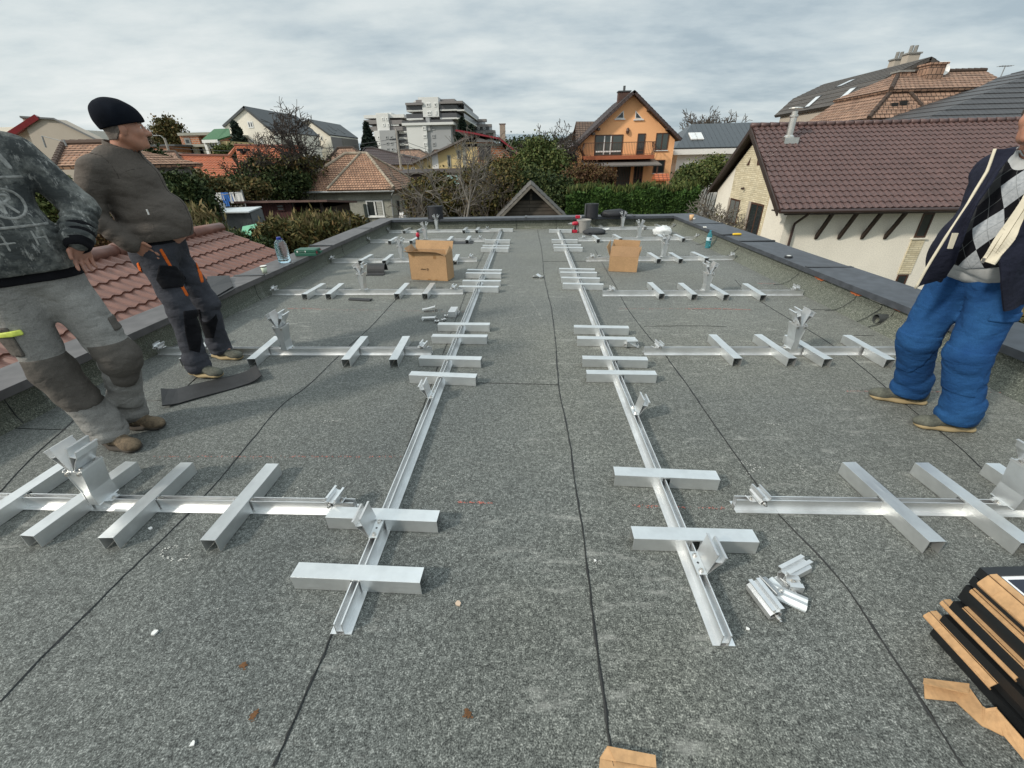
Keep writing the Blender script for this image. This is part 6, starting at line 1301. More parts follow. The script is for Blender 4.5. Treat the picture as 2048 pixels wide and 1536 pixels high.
# ---------- sheds and garden bits, left ----------
def sheds():
    D = 22; t = thing('shed', 'dark red boarded shed with two small windows in front of the grey cottage', 'shed', (A(570,420,D).x, D+1.5, ZG)); M_rs = brickmat('dark red boards', (.085,.022,.020), (.065,.018,.017), (.015,.006,.006), .14, 30, .012, .7, 0, .5, .02, .3)
    a = lambda x, y: A(x, y, D); b = MB(); x0, x1 = a(492,410).x, a(584,410).x; zt = a(500,402).z; b.box(x0,x1,D,D+3.2,ZG,zt-.36); b.box(x0,x1,D,D+.3,zt-.36,zt-.02); b.build('wall', M_rs, t)
    b = MB(); x2 = a(648,410).x; b.box(x1+.002,x2,D+.9,D+3.2,ZG,zt-.40); b.build('porch_wall', M_dkbrown, t)
    for x in (a(590,430).x, x2-.15): 
        b = MB(); b.box(x-.06,x+.06,D+.0,D+.12,ZG,zt-.03); b.build('porch_post', M_dkbrown, t)
    b = MB(); b.slab((x0-.35,D-.35,zt+.02),(x2+.35,D-.35,zt+.02),(x2+.35,D+3.5,zt-.34),(x0-.35,D+3.5,zt-.34),.09); b.build('roof', pm('rust brown roof edge', (.10,.055,.045), .7, var=.3), t)
    for xa, xb in ((508,527),(551,571)): pxwin(t, D, xa, 408, xb, 422, fm=M_rs, gm_=M_glassl, mull=(), trans=(.5,), fw=.06)
    D = 19; t = thing('shed', 'small corrugated metal shed with a pale flat roof beside the red shed', 'shed', (A(450,440,D).x, D+1, ZG)); a = lambda x, y: A(x, y, D); M_cor = pm('grey corrugated steel', (.16,.17,.175), .5, metal=.3, var=.2)
    x0, x1 = a(420,430).x, a(500,430).x; zt = a(450,424).z; b = MB(); n = 60
    for i in range(n): xa, xb = x0+(x1-x0)*i/n, x0+(x1-x0)*(i+1)/n; b.quad((xa,D+(.03 if i % 2 else 0),ZG),(xb,D+(0 if i % 2 else .03),ZG),(xb,D+(0 if i % 2 else .03),zt),(xa,D+(.03 if i % 2 else 0),zt))
    b.box(x0,x1,D+.05,D+1.0,ZG,zt-.01); b.build('wall', M_cor, t); b = MB(); b.slab((x0-.2,D-.2,zt+.02),(x1+.1,D-.2,zt+.02),(x1-.1,D+1.2,zt+.10),(x0-.2,D+1.2,zt+.06),.05); b.build('roof', pm('pale sheet roof', (.48,.52,.54), .5, var=.1), t); b = MB(); b.box(x0-.05,x0+.06,D-.05,D+.05,ZG,zt); b.build('corner_post', M_redmet, t)
    D = 14.5; a = lambda x, y: A(x, y, D); b = MB(); q = [a(476,455), a(520,446), a(523,476), a(480,480)]; b.slab(q[3], q[2], q[1]+Vector((0,.25,0)), q[0]+Vector((0,.25,0)), .03); q2 = [a(470,473), a(515,468), a(512,492), a(470,495)]
    g = thing('green_panels', 'bright green sheet panels leaning in the garden below the red shed', 'panel', (a(498,470).x, D, ZG)); b.build('upper_panel', pm('bright green paint', (.02,.30,.16), .5, var=.08), g)
    b = MB(); b.slab(q2[3]+Vector((0,-.3,0)), q2[2]+Vector((0,-.3,0)), q2[1]+Vector((0,-.1,0)), q2[0]+Vector((0,-.1,0)), .03); b.build('lower_panel', pm('green paint', (.018,.22,.12), .5, var=.08), g)
    b = MB(); 
    for px in (478, 518): p = a(px, 480); b.box(p.x-.03,p.x+.03,D+.02,D+.08,ZG,p.z+.4)
    b.build('support', M_dkbrown, g)
    # grey plank gable over the far parapet
    D = 22; t = thing('shed', 'grey weathered plank shed gable with a small dark loft opening, behind the back parapet', 'shed', (A(1063,420,D).x, D+2, ZG)); a = lambda x, y: A(x, y, D); L_, T_, R2 = a(985,447), a(1062,368), a(1140,443)
    b = MB(); b.prism([(L_.x+.4,ZG),(R2.x-.4,ZG),(R2.x-.4,R2.z+.15),(T_.x,T_.z-.22),(L_.x+.4,L_.z+.15)], D+.12, D+4, 'y'); b.build('wall', M_wood, t)
    for p, q_ in ((L_, T_), (T_, R2)):
        b = MB(); y0, y1 = D-.35, D+4.2
        if p.z < q_.z: tiled(b, (p.x,y1,p.z), (p.x,y0,p.z), (q_.x,y0,q_.z), (q_.x,y1,q_.z), 9, .03, 0, .3, 1, .05)
        else: tiled(b, (q_.x,y0,q_.z), (q_.x,y1,q_.z), (p.x,y1,p.z), (p.x,y0,p.z), 9, .03, 0, .3, 1, .05)
        b.build('roof', pm('grey old boards', (.10,.092,.082), .9, var=.35, scale=3, stretch=(1,8,8)), t)
        b = MB(); d = Vector((0,0,-.16)); b.slab(p+Vector((0,-.36,0))+d, q_+Vector((0,-.36,0))+d, q_+Vector((0,-.36,-.03)), p+Vector((0,-.36,-.03)), .04); b.build('bargeboard', pm('grey barge board', (.15,.135,.115), .9, var=.3, scale=4), t)
    b = MB(); z = a(1062,400).z; zt = a(1062,385).z; xa, xb = a(1040,400).x, a(1084,400).x; xm = (xa+xb)/2; b.prism([(xa,z),(xm-.06,z),(xm-.06,zt),(xm-.22,zt)][::-1], D+.06, D+.125, 'y'); b.prism([(xm+.06,z),(xb,z),(xm+.22,zt),(xm+.06,zt)][::-1], D+.06, D+.125, 'y'); b.build('loft_opening', M_darkin, t)
sheds()
# ---------- poles and wires ----------
M_pole = pm('grey concrete pole', (.30,.28,.25), .9, var=.15)
def pole(px, top, base, D, lab, lamp=False):
    p, q = A(*top, D), A(*base, D); x = (p.x+q.x)/2; t = thing('utility_pole', lab, 'pole', (x, D, ZG)); b = MB(); b.tube([(x,D,ZG),(x,D,p.z)], [.20,.11], 8); b.build('shaft', M_pole, t)
    b = MB(); b.box(x-.9,x+.9,D-.06,D+.06,p.z-1.1,p.z-.95); b.build('crossarm', M_dkroof, t) if not lamp else None
    if lamp: b = MB(); b.tube([(x,D,p.z-.1),(x-.3,D,p.z+.2),(x-.6,D,p.z+.24)], .035, 6); b.box(x-1.05,x-.55,D-.10,D+.10,p.z+.20,p.z+.28); b.build('lamp_head', M_zinc, t)
    return Vector((x, D, p.z))
w0 = pole(0, (793,258), (803,350), 55, 'slim concrete utility pole in front of the apartment towers'); w1 = pole(0, (325,276), (345,312), 50, 'leaning concrete street lamp pole left of the unfinished brick house', True)
b = MB()
for dz in (-.9,-1.3): 
    for (p, q) in ((w1+Vector((0,0,dz)), w0+Vector((0,0,dz))), (w0+Vector((0,0,dz)), A(1060,318,58)+Vector((0,0,dz)))): b.tube([p.lerp(q, i/10)-Vector((0,0,2.0*(i/10)*(1-i/10)*1.5)) for i in range(11)], .022, 4)
tag(b.build('overhead_wire', M_dkroof), 'thin overhead wires strung between the utility poles', 'wire')
# ================= trees, bushes, hedge =================
def leafmat(name, cols, rough=.75):
    m, nt, b = nmat(name); g = nt.nodes.new('ShaderNodeNewGeometry')
    n = len(cols); c = ramp(nt, g.outputs['Random Per Island'], [(i/max(1, n-1)*.96+.02, k) for i, k in enumerate(cols)])
    v = coord(nt); c = mixc(nt, 1.0, c, ramp(nt, noise(nt, v, .9, 3), [(.3, (.72,.74,.7)), (.7, (1.25,1.2,1.1))]), 'MULTIPLY')
    nt.links.new(c, b.inputs['Base Color']); b.inputs['Roughness'].default_value = rough; b.inputs['Specular IOR Level'].default_value = .25
    return m
L_dark = leafmat('dark green leaves', [(.016,.030,.012), (.030,.050,.016), (.048,.070,.022), (.075,.085,.03)])
L_mid = leafmat('mid green leaves', [(.030,.050,.014), (.055,.080,.022), (.085,.110,.032), (.12,.12,.045)])
L_olive = leafmat('olive autumn leaves', [(.035,.042,.014), (.070,.070,.024), (.11,.095,.032), (.13,.08,.03)])
L_brown = leafmat('brown autumn leaves', [(.045,.022,.014), (.085,.042,.022), (.12,.070,.030), (.09,.075,.03)])
L_hedge = leafmat('thuja green', [(.018,.044,.012), (.034,.075,.018), (.055,.115,.026), (.085,.150,.036)])
L_spruce = leafmat('spruce needles', [(.010,.020,.016), (.016,.030,.022), (.026,.042,.028)])
L_dry = leafmat('dry straw stalks', [(.16,.12,.06), (.24,.19,.10), (.11,.10,.04), (.07,.09,.03)])
M_bark = pm('grey brown bark', (.085,.070,.056), .95, var=.3, scale=3); M_bark2 = pm('pale grey bark', (.16,.145,.125), .95, var=.3, scale=3); M_barkd = pm('dark bark', (.045,.036,.030), .95, var=.3, scale=3)
def raw(name, V, F, mat, parent):
    me = bpy.data.meshes.new(name); V = np.asarray(V, dtype=np.float32)-np.array(ROOT[parent.name], dtype=np.float32); F = np.asarray(F, dtype=np.int32)
    k = F.shape[1]; me.vertices.add(len(V)); me.vertices.foreach_set('co', V.ravel()); me.loops.add(F.size); me.loops.foreach_set('vertex_index', F.ravel())
    me.polygons.add(len(F)); me.polygons.foreach_set('loop_start', np.arange(0, F.size, k, dtype=np.int32)); me.update(calc_edges=True); me.validate()
    me.materials.append(mat); o = bpy.data.objects.new(name, me); COL.objects.link(o); o.parent = parent; ROOT[o.name] = ROOT[parent.name]; return o
def leaf_cards(C, size, rs, aspect=1.7, up=None):
    """one small rhombic leaf (or leaf tuft) per centre, randomly turned"""
    n = len(C); u = rs.normal(size=(n, 3)); u /= np.linalg.norm(u, axis=1)[:, None]
    if up is not None: u = u*(1-up)+np.array([0, 0, up]); u /= np.linalg.norm(u, axis=1)[:, None]
    w = rs.normal(size=(n, 3)); v = np.cross(u, w); v /= np.linalg.norm(v, axis=1)[:, None]; s = size*rs.uniform(.55, 1.35, (n, 1))
    V = np.stack([C-u*s*aspect/2, C+v*s/2, C+u*s*aspect/2, C-v*s/2], 1).reshape(-1, 3)
    return V, np.arange(n*4).reshape(-1, 4)
def cloud(ells, n, rs, clump=.16, per=26, shell=.55):
    """leaf positions gathered into clumps spread through the crown's ellipsoids, denser towards the outside, with gaps"""
    out = []; vol = np.array([a*b*c for (_, (a, b, c)) in ells])**.8; vol /= vol.sum()
    for (c, r), f in zip(ells, vol):
        m = max(3, int(n*f/per)); d = rs.normal(size=(m, 3)); d /= np.linalg.norm(d, axis=1)[:, None]; rad = (shell+(1-shell)*rs.random((m, 1))**.7)*rs.uniform(.8, 1.12, (m, 1))
        cc = np.array(c)+d*rad*np.array(r); k = rs.normal(size=(m, per, 3))*clump*np.mean(r)*rs.uniform(.5, 1.4, (m, 1, 1)); out.append((cc[:, None]+k).reshape(-1, 3))
    return np.concatenate(out)
def grow(base, height, spread, rs, r0=.16, levels=5, lean=(0,0), fork=.34, trunk=.28, droop=0.0, kids=(2,4), side=.5):
    """bare branching: returns list of (p, q, rp, rq)"""
    segs = []
    def rec(p, d, L, r, lev):
        n = 3 if lev < levels-1 else 2; q = p
        for i in range(n):
            d = d+rs.normal(size=3)*(.10+.05*lev)+np.array([0, 0, .05-droop*lev*.05]); d /= np.linalg.norm(d); q2 = q+d*L/n; ra, rb = r*(1-.3*i/n), r*(1-.3*(i+1)/n); segs.append((q, q2, ra, rb)); q = q2
            if lev >= 1 and lev < levels and rs.random() < side:
                a = rs.normal(size=3); a -= d*(a@d); a /= np.linalg.norm(a); rec(q, d*.75+a*.75, L*rs.uniform(.45, .7), rb*.55, lev+1)
        if lev < levels:
            for k in range(rs.integers(kids[0], kids[1]+1)):
                a = rs.normal(size=3); a -= d*(a@d); a /= np.linalg.norm(a); sp = spread*rs.uniform(.6, 1.15); nd = d+a*sp; nd[2] += .12; nd /= np.linalg.norm(nd); rec(q, nd, L*rs.uniform(.62, .86), r*.62, lev+1)
    rec(np.array(base, float), np.array([lean[0], lean[1], 1.0]), height*trunk, r0, 0)
    zmax = max(s[1][2] for s in segs)-base[2]; k = height/zmax; b0 = np.array(base, float)
    return [(b0+(p-b0)*k, b0+(q-b0)*k, a, c) for p, q, a, c in segs]
def tubes(segs, rmin=.010, n=4):
    P = np.array([s[0] for s in segs]); Q = np.array([s[1] for s in segs]); ra = np.maximum(np.array([s[2] for s in segs]), rmin)[:, None]; rb = np.maximum(np.array([s[3] for s in segs]), rmin)[:, None]
    d = Q-P; d /= np.linalg.norm(d, axis=1)[:, None]; h = np.where(np.abs(d[:, 2:]) < .9, np.array([[0, 0, 1.0]]), np.array([[1.0, 0, 0]])); u = np.cross(d, h); u /= np.linalg.norm(u, axis=1)[:, None]; v = np.cross(d, u)
    V = []; 
    for j in range(n): a = 2*PI*j/n; V.append(P+(u*math.cos(a)+v*math.sin(a))*ra)
    for j in range(n): a = 2*PI*j/n; V.append(Q+(u*math.cos(a)+v*math.sin(a))*rb)
    V = np.stack(V, 1).reshape(-1, 3); k = np.arange(len(segs))[:, None]*2*n
    F = np.concatenate([k+np.array([[j, (j+1) % n, n+(j+1) % n, n+j]]) for j in range(n)]); return V, F
def tree(name, label, cat, x, y, height, spread, seed, r0=.16, levels=5, bark=None, leaves=None, lsize=.12, group=None, rmin=.012, base=ZG, **k):
    """bare or thinly leaved tree: trunk and limbs, fine twigs as the crown, leaves near the tips"""
    rs = np.random.default_rng(seed); t = thing(name, label, cat, (x, y, base), 0, group); segs = grow((x, y, base), height, spread, rs, r0, levels, **k)
    big = [s for s in segs if s[2] > r0*.22]; fine = [s for s in segs if s[2] <= r0*.22]
    V, F = tubes(big, rmin, 6); raw('trunk', V, F, bark or M_bark, t); V, F = tubes(fine, rmin, 3); cr = raw('crown', V, F, bark or M_bark, t)
    if leaves:
        m, n, zlo, zhi = leaves; ends = np.array([s[1] for s in fine]); z = (ends[:, 2]-base)/height; ends = ends[(z > zlo) & (z < zhi)]
        C = ends[rs.integers(0, len(ends), n)]+rs.normal(size=(n, 3))*.16; V, F = leaf_cards(C, lsize, rs); raw('leaves', V, F, m, cr)
    return t
def bush(name, label, cat, ells, n, lsize, mat, seed, stems=5, bark=None, group=None, clump=.16, per=26, shell=.5, up=None, aspect=1.7):
    rs = np.random.default_rng(seed); cx = sum(e[0][0] for e in ells)/len(ells); cy = sum(e[0][1] for e in ells)/len(ells); t = thing(name, label, cat, (cx, cy, ZG), 0, group)
    V, F = leaf_cards(cloud(ells, n, rs, clump, per, shell), lsize, rs, aspect, up); raw('crown', V, F, mat, t); segs = []
    for (c, r) in ells:
        for k in range(stems):
            p = np.array([c[0]+rs.normal()*r[0]*.15, c[1]+rs.normal()*r[1]*.15, ZG]); a = rs.normal(size=3)*.5; q = np.array(c)+a*np.array(r)*.9; m = (p+q)/2+rs.normal(size=3)*.15; segs += [(p, m, .05, .035), (m, q, .035, .012)]
    V, F = tubes(segs, .008, 5); raw('trunk', V, F, bark or M_barkd, t); return t
def E_(px, py, Y, rx, rz, ry=None): c = A(px, py, Y); s = Y/FPX; return ((c.x, Y, c.z), (rx*s, (ry if ry else rx)*s, rz*s))   # crown lobe given by its photo centre and photo radii
# big bare walnut behind the shed
b0 = A(592, 400, 38); top = A(585, 192, 38).z
tree('walnut_tree', 'big bare spreading tree in front of the cream apartment houses', 'tree', b0.x, 38, top-ZG, .90, 12, .30, 6, M_barkd, (L_olive, 2600, .12, .6), .15, rmin=.019, trunk=.20, kids=(2,3), side=.6)
tree('bare_tree', 'half bare dark tree left of the big walnut, above the orange red roof', 'tree', A(528,400,36.5).x, 36.5, A(528,262,36.5).z-ZG, .85, 14, .2, 6, M_barkd, (L_olive, 1800, .25, .8), .13, rmin=.018, trunk=.24, kids=(2,3), side=.55)
tree('bare_tree', 'half bare dark tree at the left corner of the cottage roof', 'tree', A(622,400,44.5).x, 44.5, A(622,282,44.5).z-ZG, .85, 15, .16, 5, M_barkd, (L_olive, 900, .25, .8), .13, rmin=.018, trunk=.24, kids=(2,4), side=.6)
bush('shrub', 'dark leafy thicket under the big bare tree', 'bush', [E_(520,358,36,34,26), E_(570,370,36,42,26), E_(475,376,33,32,20), E_(606,362,36,18,14)], 16200, 0.125, L_dark, 3, 4, clump=.2)
bush('shrub', 'olive brown bushes in the garden left of the dark red shed', 'bush', [E_(450,385,28,34,20), E_(505,380,30,30,16), E_(400,372,27,26,24)], 14400, 0.112, L_olive, 5, 4)
bush('shrub', 'dark green laurel in the garden right of the man in the beanie', 'bush', [E_(370,385,17,34,34), E_(405,415,17,30,36), E_(350,425,16,30,40)], 16200, 0.079, L_dark, 6, 4)
bush('shrub', 'dark evergreen bush between the man in the beanie and the sagging clay roof', 'bush', [E_(318,335,30,24,30), E_(335,360,28,24,26)], 9000, 0.132, L_dark, 7, 4)
bush('shrub', 'green bush seen in the crook of the arm of the man in the dusty sweater', 'bush', [E_(100,400,13,50,60), E_(60,430,13,50,50), E_(150,440,13,40,50)], 12600, 0.066, L_mid, 8, 4)
bush('shrub', 'dry brownish bush below the elbow, above the terracotta roof', 'bush', [E_(210,470,12.5,45,40), E_(260,450,13,40,40), E_(180,440,13,40,40)], 14400, 0.053, L_brown, 9, 5)
# garden plants beside the left parapet
bush('garden_plants', 'tangle of tall garden plants right behind the left parapet', 'plants', [E_(545,480,13,30,30), E_(600,478,13.5,34,26), E_(655,463,14.5,34,24), E_(700,455,16,30,20), E_(625,455,16,40,16)], 21600, 0.066, L_olive, 10, 8, M_bark2, clump=.2, up=.35, aspect=2.8)
bush('garden_plants', 'pale dry stalks standing among the garden plants', 'plants', [E_(615,465,14.2,34,26), E_(670,455,15,28,20), E_(560,468,13.6,26,24)], 3960, 0.066, L_dry, 12, 8, M_bark2, clump=.25, up=.7, aspect=4.5)
bush('garden_plants', 'dry stalks and brushwood left of the small metal shed', 'plants', [E_(400,450,15,28,28), E_(375,470,14,24,24), E_(440,470,14,20,20)], 5760, 0.066, L_dry, 13, 9, M_bark2, clump=.25, up=.6, aspect=4.5)
bush('shrub', 'dark green bushes below the green panels', 'bush', [E_(530,500,12.5,24,26), E_(470,490,12.5,30,24)], 9000, 0.053, L_dark, 14, 5)
# centre: pale bare tree and thicket
b0 = A(926, 436, 24)
tree('bare_tree', 'pale leafless tree in front of the yellow and brick house', 'tree', b0.x, 24, A(925,250,24).z-ZG, .70, 5, .14, 5, M_bark2, None, rmin=.011, trunk=.34, kids=(2,4), side=.6)
tree('bare_tree', 'slim leafless sapling right of the pale bare tree', 'tree', A(985,430,25).x, 25, A(985,330,25).z-ZG, .6, 9, .09, 5, M_bark, None, rmin=.009, trunk=.35, kids=(2,3))
tree('bare_tree', 'low many branched leafless tree beside the cottage corner', 'tree', A(850,432,25).x, 25, A(850,365,25).z-ZG, .95, 19, .08, 4, M_bark, None, rmin=.009, trunk=.34, kids=(2,4))
bush('shrub', 'olive thicket below the yellow wall, left of the pale bare tree', 'bush', [E_(875,385,30,36,30), E_(835,400,30,24,34), E_(905,405,29,30,36)], 21600, 0.112, L_olive, 15, 6, clump=.17)
bush('shrub', 'brown green thicket below the bare brick wall', 'bush', [E_(965,370,32,40,34), E_(1010,380,31,38,34), E_(955,410,29,34,30), E_(1000,345,36,30,24)], 25200, 0.112, L_olive, 16, 6, clump=.17)
tree('bare_tree', 'dark bare tree rising over the evergreen, right of the chimney', 'tree', A(1075,330,44).x, 44, A(1075,238,44).z-ZG, .75, 21, .16, 6, M_barkd, None, rmin=.020, trunk=.3, kids=(2,3))
bush('evergreen', 'tall dense evergreen between the red roof and the orange house', 'tree', [E_(1075,325,41,32,40), E_(1060,350,40,38,40), E_(1105,345,40,34,36), E_(1085,308,42,22,22)], 30600, 0.145, L_mid, 17, 3, clump=.15)
bush('shrub', 'dark thicket behind the plank shed gable', 'bush', [E_(1060,385,32,50,34), E_(1110,395,31,40,34)], 18000, 0.119, L_dark, 18, 4)
bush('shrub', 'russet autumn shrub covering the left corner of the orange house', 'bush', [E_(1175,358,37,36,22), E_(1205,360,38,22,18), E_(1150,368,36,30,22)], 25200, 0.106, L_brown, 20, 6, clump=.16)
bush('shrub', 'green bushes right of the orange house, over the end of the hedge', 'bush', [E_(1390,354,36,32,20), E_(1425,340,38,28,20), E_(1370,368,35,22,14)], 18000, 0.112, L_mid, 22, 5)
# clipped thuja hedge
def hedge():
    rs = np.random.default_rng(31); a, c = A(1135,376,29.5), A(1396,368,29.5); x0, x1, zt = a.x, c.x, (a.z+c.z)/2-.42; t = thing('hedge', 'clipped bright green thuja hedge behind the back parapet', 'hedge', ((x0+x1)/2, 29.8, ZG)); n = 62000
    x = rs.uniform(x0, x1, n); f = rs.random(n); z = np.where(f < .72, ZG+2.2+(zt-ZG-2.2)*rs.random(n)**.8, zt); y = np.where(f < .72, 29.1, rs.uniform(29.1, 30.6, n))
    w = .12*np.sin(x*2.3)+.08*np.sin(x*5.1+1)+.06*np.sin(z*4+x*3); y = y+w+np.abs(rs.normal(size=n))*.18; z = z+.10*np.sin(x*1.9)+.07*np.sin(x*6.7)+np.where(f >= .72, rs.normal(size=n)*.10, 0)
    V, F = leaf_cards(np.stack([x, y, z], 1), .13, rs, 2.4, .45); raw('foliage', V, F, L_hedge, t); b = MB(); b.box(x0+.2, x1-.2, 29.5, 30.4, ZG, zt-.25); b.build('inner_twigs', M_barkd, t)
    x = rs.uniform(x0, x1, 2600); C = np.stack([x, 29.3+rs.random(2600)*1.2, zt+.12+np.abs(rs.normal(size=2600))*.12+.1*np.sin(x*1.9)], 1); V, F = leaf_cards(C, .16, rs, 3.0, .75); raw('new_growth', V, F, L_mid, t)
hedge()
tree('bare_tree', 'rounded leafless crown behind the dark metal roof', 'tree', A(1392,300,75).x, 75, A(1392,214,75).z-ZG, .7, 41, .2, 6, M_bark, None, rmin=.035, trunk=.26, kids=(2,3))
tree('apple_tree', 'small gnarled pale tree between the hedge and the white house', 'tree', A(1408,425,21).x, 21, A(1408,382,21).z-ZG, .9, 43, .10, 5, M_bark2, (L_olive, 150, .3, 1.0), .07, rmin=.012, trunk=.45)
# conifers
def spruce(label, px, ytop, ybase, Y, wpx, seed, n=5200, cat='tree', mat=None):
    rs = np.random.default_rng(seed); top = A(px, ytop, Y); base = A(px, ybase, Y); H = top.z-ZG; x = base.x; R0 = wpx*Y/FPX; t = thing('spruce', label, cat, (x, Y, ZG)); segs = [(np.array([x,Y,ZG]), np.array([x,Y,top.z]), .25, .04)]; C = []
    tiers = 24; zb = base.z
    for i in range(tiers):
        f = i/(tiers-1); z = zb+(top.z-zb)*f; r = R0*(1-f)**.85*rs.uniform(.8, 1.1)+.1; nb = max(5, int(15*(1-f)))
        for k in range(nb):
            a = 2*PI*k/nb+rs.random()*.6; rr = r*rs.uniform(.65, 1.15); p = np.array([x,Y,z]); q = p+np.array([math.cos(a)*rr, math.sin(a)*rr, -rr*.28]); segs.append((p, q, .04, .015)); m = max(6, int(n/(tiers*9))); s = rs.random((m,1))**.6; C.append(p+(q-p)*s+rs.normal(size=(m,3))*np.array([.10,.10,.10])*max(1, rr*.35))
    V, F = leaf_cards(np.concatenate(C), .0045*Y if Y > 40 else .2, rs, 2.2); raw('crown', V, F, mat or L_spruce, t); V, F = tubes(segs, .02, 5); raw('trunk', V, F, M_barkd, t)
spruce('dark spruce in front of the lower apartment block', 741, 248, 305, 100, 17, 51); spruce('dark conifer at the right corner of the tall apartment block', 926, 238, 275, 130, 13, 52); spruce('small dark conifer beside the distant apartment block', 944, 252, 280, 135, 8, 54, 3000)
spruce('dark narrow conifer in front of the cream apartment house', 485, 246, 305, 62, 17, 53)
tree('leafy_tree', 'half bare tree behind the unfinished brick house', 'tree', A(368,300,80).x, 80, A(368,236,80).z-ZG, .7, 61, .2, 6, M_bark, (L_olive, 900, .4, .9), .3, rmin=.03, trunk=.26, kids=(2,3))
bush('shrub', 'small leafy tree at the street lamp pole', 'bush', [E_(340,268,70,24,26)], 3960, 0.224, L_olive, 62, 4)
bush('shrub', 'green climber on the cream house with the green roof', 'bush', [E_(445,303,54,14,10), E_(465,305,56,20,10)], 5760, 0.172, L_mid, 63, 4)
bush('shrub', 'distant bushes between the chimney and the evergreen', 'bush', [E_(1030,300,80,40,14), E_(1110,300,85,26,14)], 5400, 0.264, L_dark, 64, 3)
# far tree belts that read as one mass
rs = np.random.default_rng(77); xs = rs.uniform(-330, 330, 5200); ys = rs.uniform(210, 420, 5200); C = np.stack([xs, ys, ZG+rs.random(5200)**1.3*9], 1); belt = thing('distant_trees', None, None, (0, 300, ZG)); V, F = leaf_cards(C, 3.2, rs, 1.3); raw('tree_belt', V, F, leafmat('distant greenery', [(.05,.062,.045), (.08,.09,.065), (.11,.115,.09)]), belt); belt['kind'] = 'stuff'
# grass and low weeds over the gardens
rs = np.random.default_rng(78); n = 22000; xs = rs.uniform(-30, 30, n); ys = rs.uniform(11.5, 46, n); C = np.stack([xs, ys, ZG+.10+rs.random(n)*.25], 1); gr = thing('garden_grass', None, None, (0, 28, ZG)); V, F = leaf_cards(C, .22, rs, 2.4, .5); raw('grass', V, F, L_olive, gr); gr['kind'] = 'stuff'
# bits in the left garden: pale plastic chairs and a clothes line with blue and white washing
M_pl = pm('white plastic', (.7,.7,.68), .5); M_blue = pm('blue cloth', (.03,.14,.45), .8)
ln = thing('clothes_line', 'clothes line hung with white and blue washing in the left garden', 'clothes line', (A(450,395,24).x, 24, ZG)); p, q = A(412,386,24), A(484,384,24); b = MB(); b.tube([p, (p+q)/2-Vector((0,0,.1)), q], .015, 4); 
for e in (p, q): b.tube([(e.x,24,ZG),(e.x,24,e.z+.1)], .035, 6)
b.build('line', M_zinc, ln); r = random.Random(3)
for i in range(7):
    c = p.lerp(q, (i+.6)/7.6); w_, h_ = r.uniform(.14,.26), r.uniform(.35,.75); b = MB(); n = 4
    for k in range(n): x0_, x1_ = c.x-w_+2*w_*k/n, c.x-w_+2*w_*(k+1)/n; b.slab((x0_,24+.03*(k%2),c.z-h_),(x1_,24+.03*((k+1)%2),c.z-h_),(x1_,24,c.z),(x0_,24,c.z),.012)
    b.build('garment', M_blue if i in (3,4) else M_pl, ln)
for px, lab in (((418,398), 'white plastic garden chair left in the left garden'), ((432,408), 'white plastic garden chair right of another in the left garden')):
    p = A(px[0], px[1], 21); t = thing('garden_chair', lab, 'chair', (p.x, 21, ZG), .4 if px[0] < 425 else -.5, 'white garden chairs'); z = p.z-ZG-.45; b = MB(); b.box(-.25,.25,-.25,.25,z,z+.04); b.build('seat', M_pl, t, local=True); b = MB(); b.box(-.25,.25,.22,.26,z+.04,z+.48); b.build('backrest', M_pl, t, local=True)
    for sx_ in (-1,1):
        for sy in (-1,1): b = MB(); b.box(sx_*.22-.02,sx_*.22+.02,sy*.22-.02,sy*.22+.02,0,z); b.build('leg', M_pl, t, local=True)
# ================= people: signed-distance sculpting =================
import openvdb
_rsn = np.random.default_rng(5); _LAT = _rsn.random((32, 32, 32)).astype(np.float32)
def vnoise(P, f):
    Q = P*f; I = np.floor(Q).astype(int); T = (Q-I).astype(np.float32); T = T*T*(3-2*T); r = 0
    for a in (0, 1):
        for b in (0, 1):
            for c in (0, 1):
                w = (T[:,0] if a else 1-T[:,0])*(T[:,1] if b else 1-T[:,1])*(T[:,2] if c else 1-T[:,2]); r = r+w*_LAT[(I[:,0]+a) % 32, (I[:,1]+b) % 32, (I[:,2]+c) % 32]
    return r-.5
def cone(a, b, ra, rb, sq=None):
    a, b = np.array(a, float), np.array(b, float); s = np.array(sq if sq else (1,1,1), float); m = s.min()
    A_, B_ = a/s, b/s; ba = B_-A_; L2 = max(1e-9, ba@ba)
    def f(P):
        pa = P/s-A_; h = np.clip(pa@ba/L2, 0, 1); return (np.linalg.norm(pa-h[:,None]*ba, axis=1)-(ra+(rb-ra)*h))*m
    return f
def ell(c, r, ry=0, rz=0):
    c, r = np.array(c, float), np.array(r, float); Rm = np.array((Matrix.Rotation(rz, 3, 'Z') @ Matrix.Rotation(ry, 3, 'Y')))
    def f(P):
        q = (P-c)@Rm; k0 = np.linalg.norm(q/r, axis=1); k1 = np.linalg.norm(q/r**2, axis=1)+1e-9; return k0*(k0-1)/k1
    return f
def plane(n, d):
    n = np.array(n, float); n /= np.linalg.norm(n); return lambda P: P@n-d           # negative below the plane
def rbox(c, h, r=.01, rz=0, ry=0):
    c, h = np.array(c, float), np.array(h, float)-r; Rm = np.array((Matrix.Rotation(rz, 3, 'Z') @ Matrix.Rotation(ry, 3, 'Y')))
    def f(P):
        q = np.abs((P-c)@Rm)-h; return np.linalg.norm(np.maximum(q, 0), axis=1)+np.minimum(q.max(1), 0)-r
    return f
def smin(a, b, k):
    h = np.maximum(k-np.abs(a-b), 0)/k; return np.minimum(a, b)-h*h*k*.25
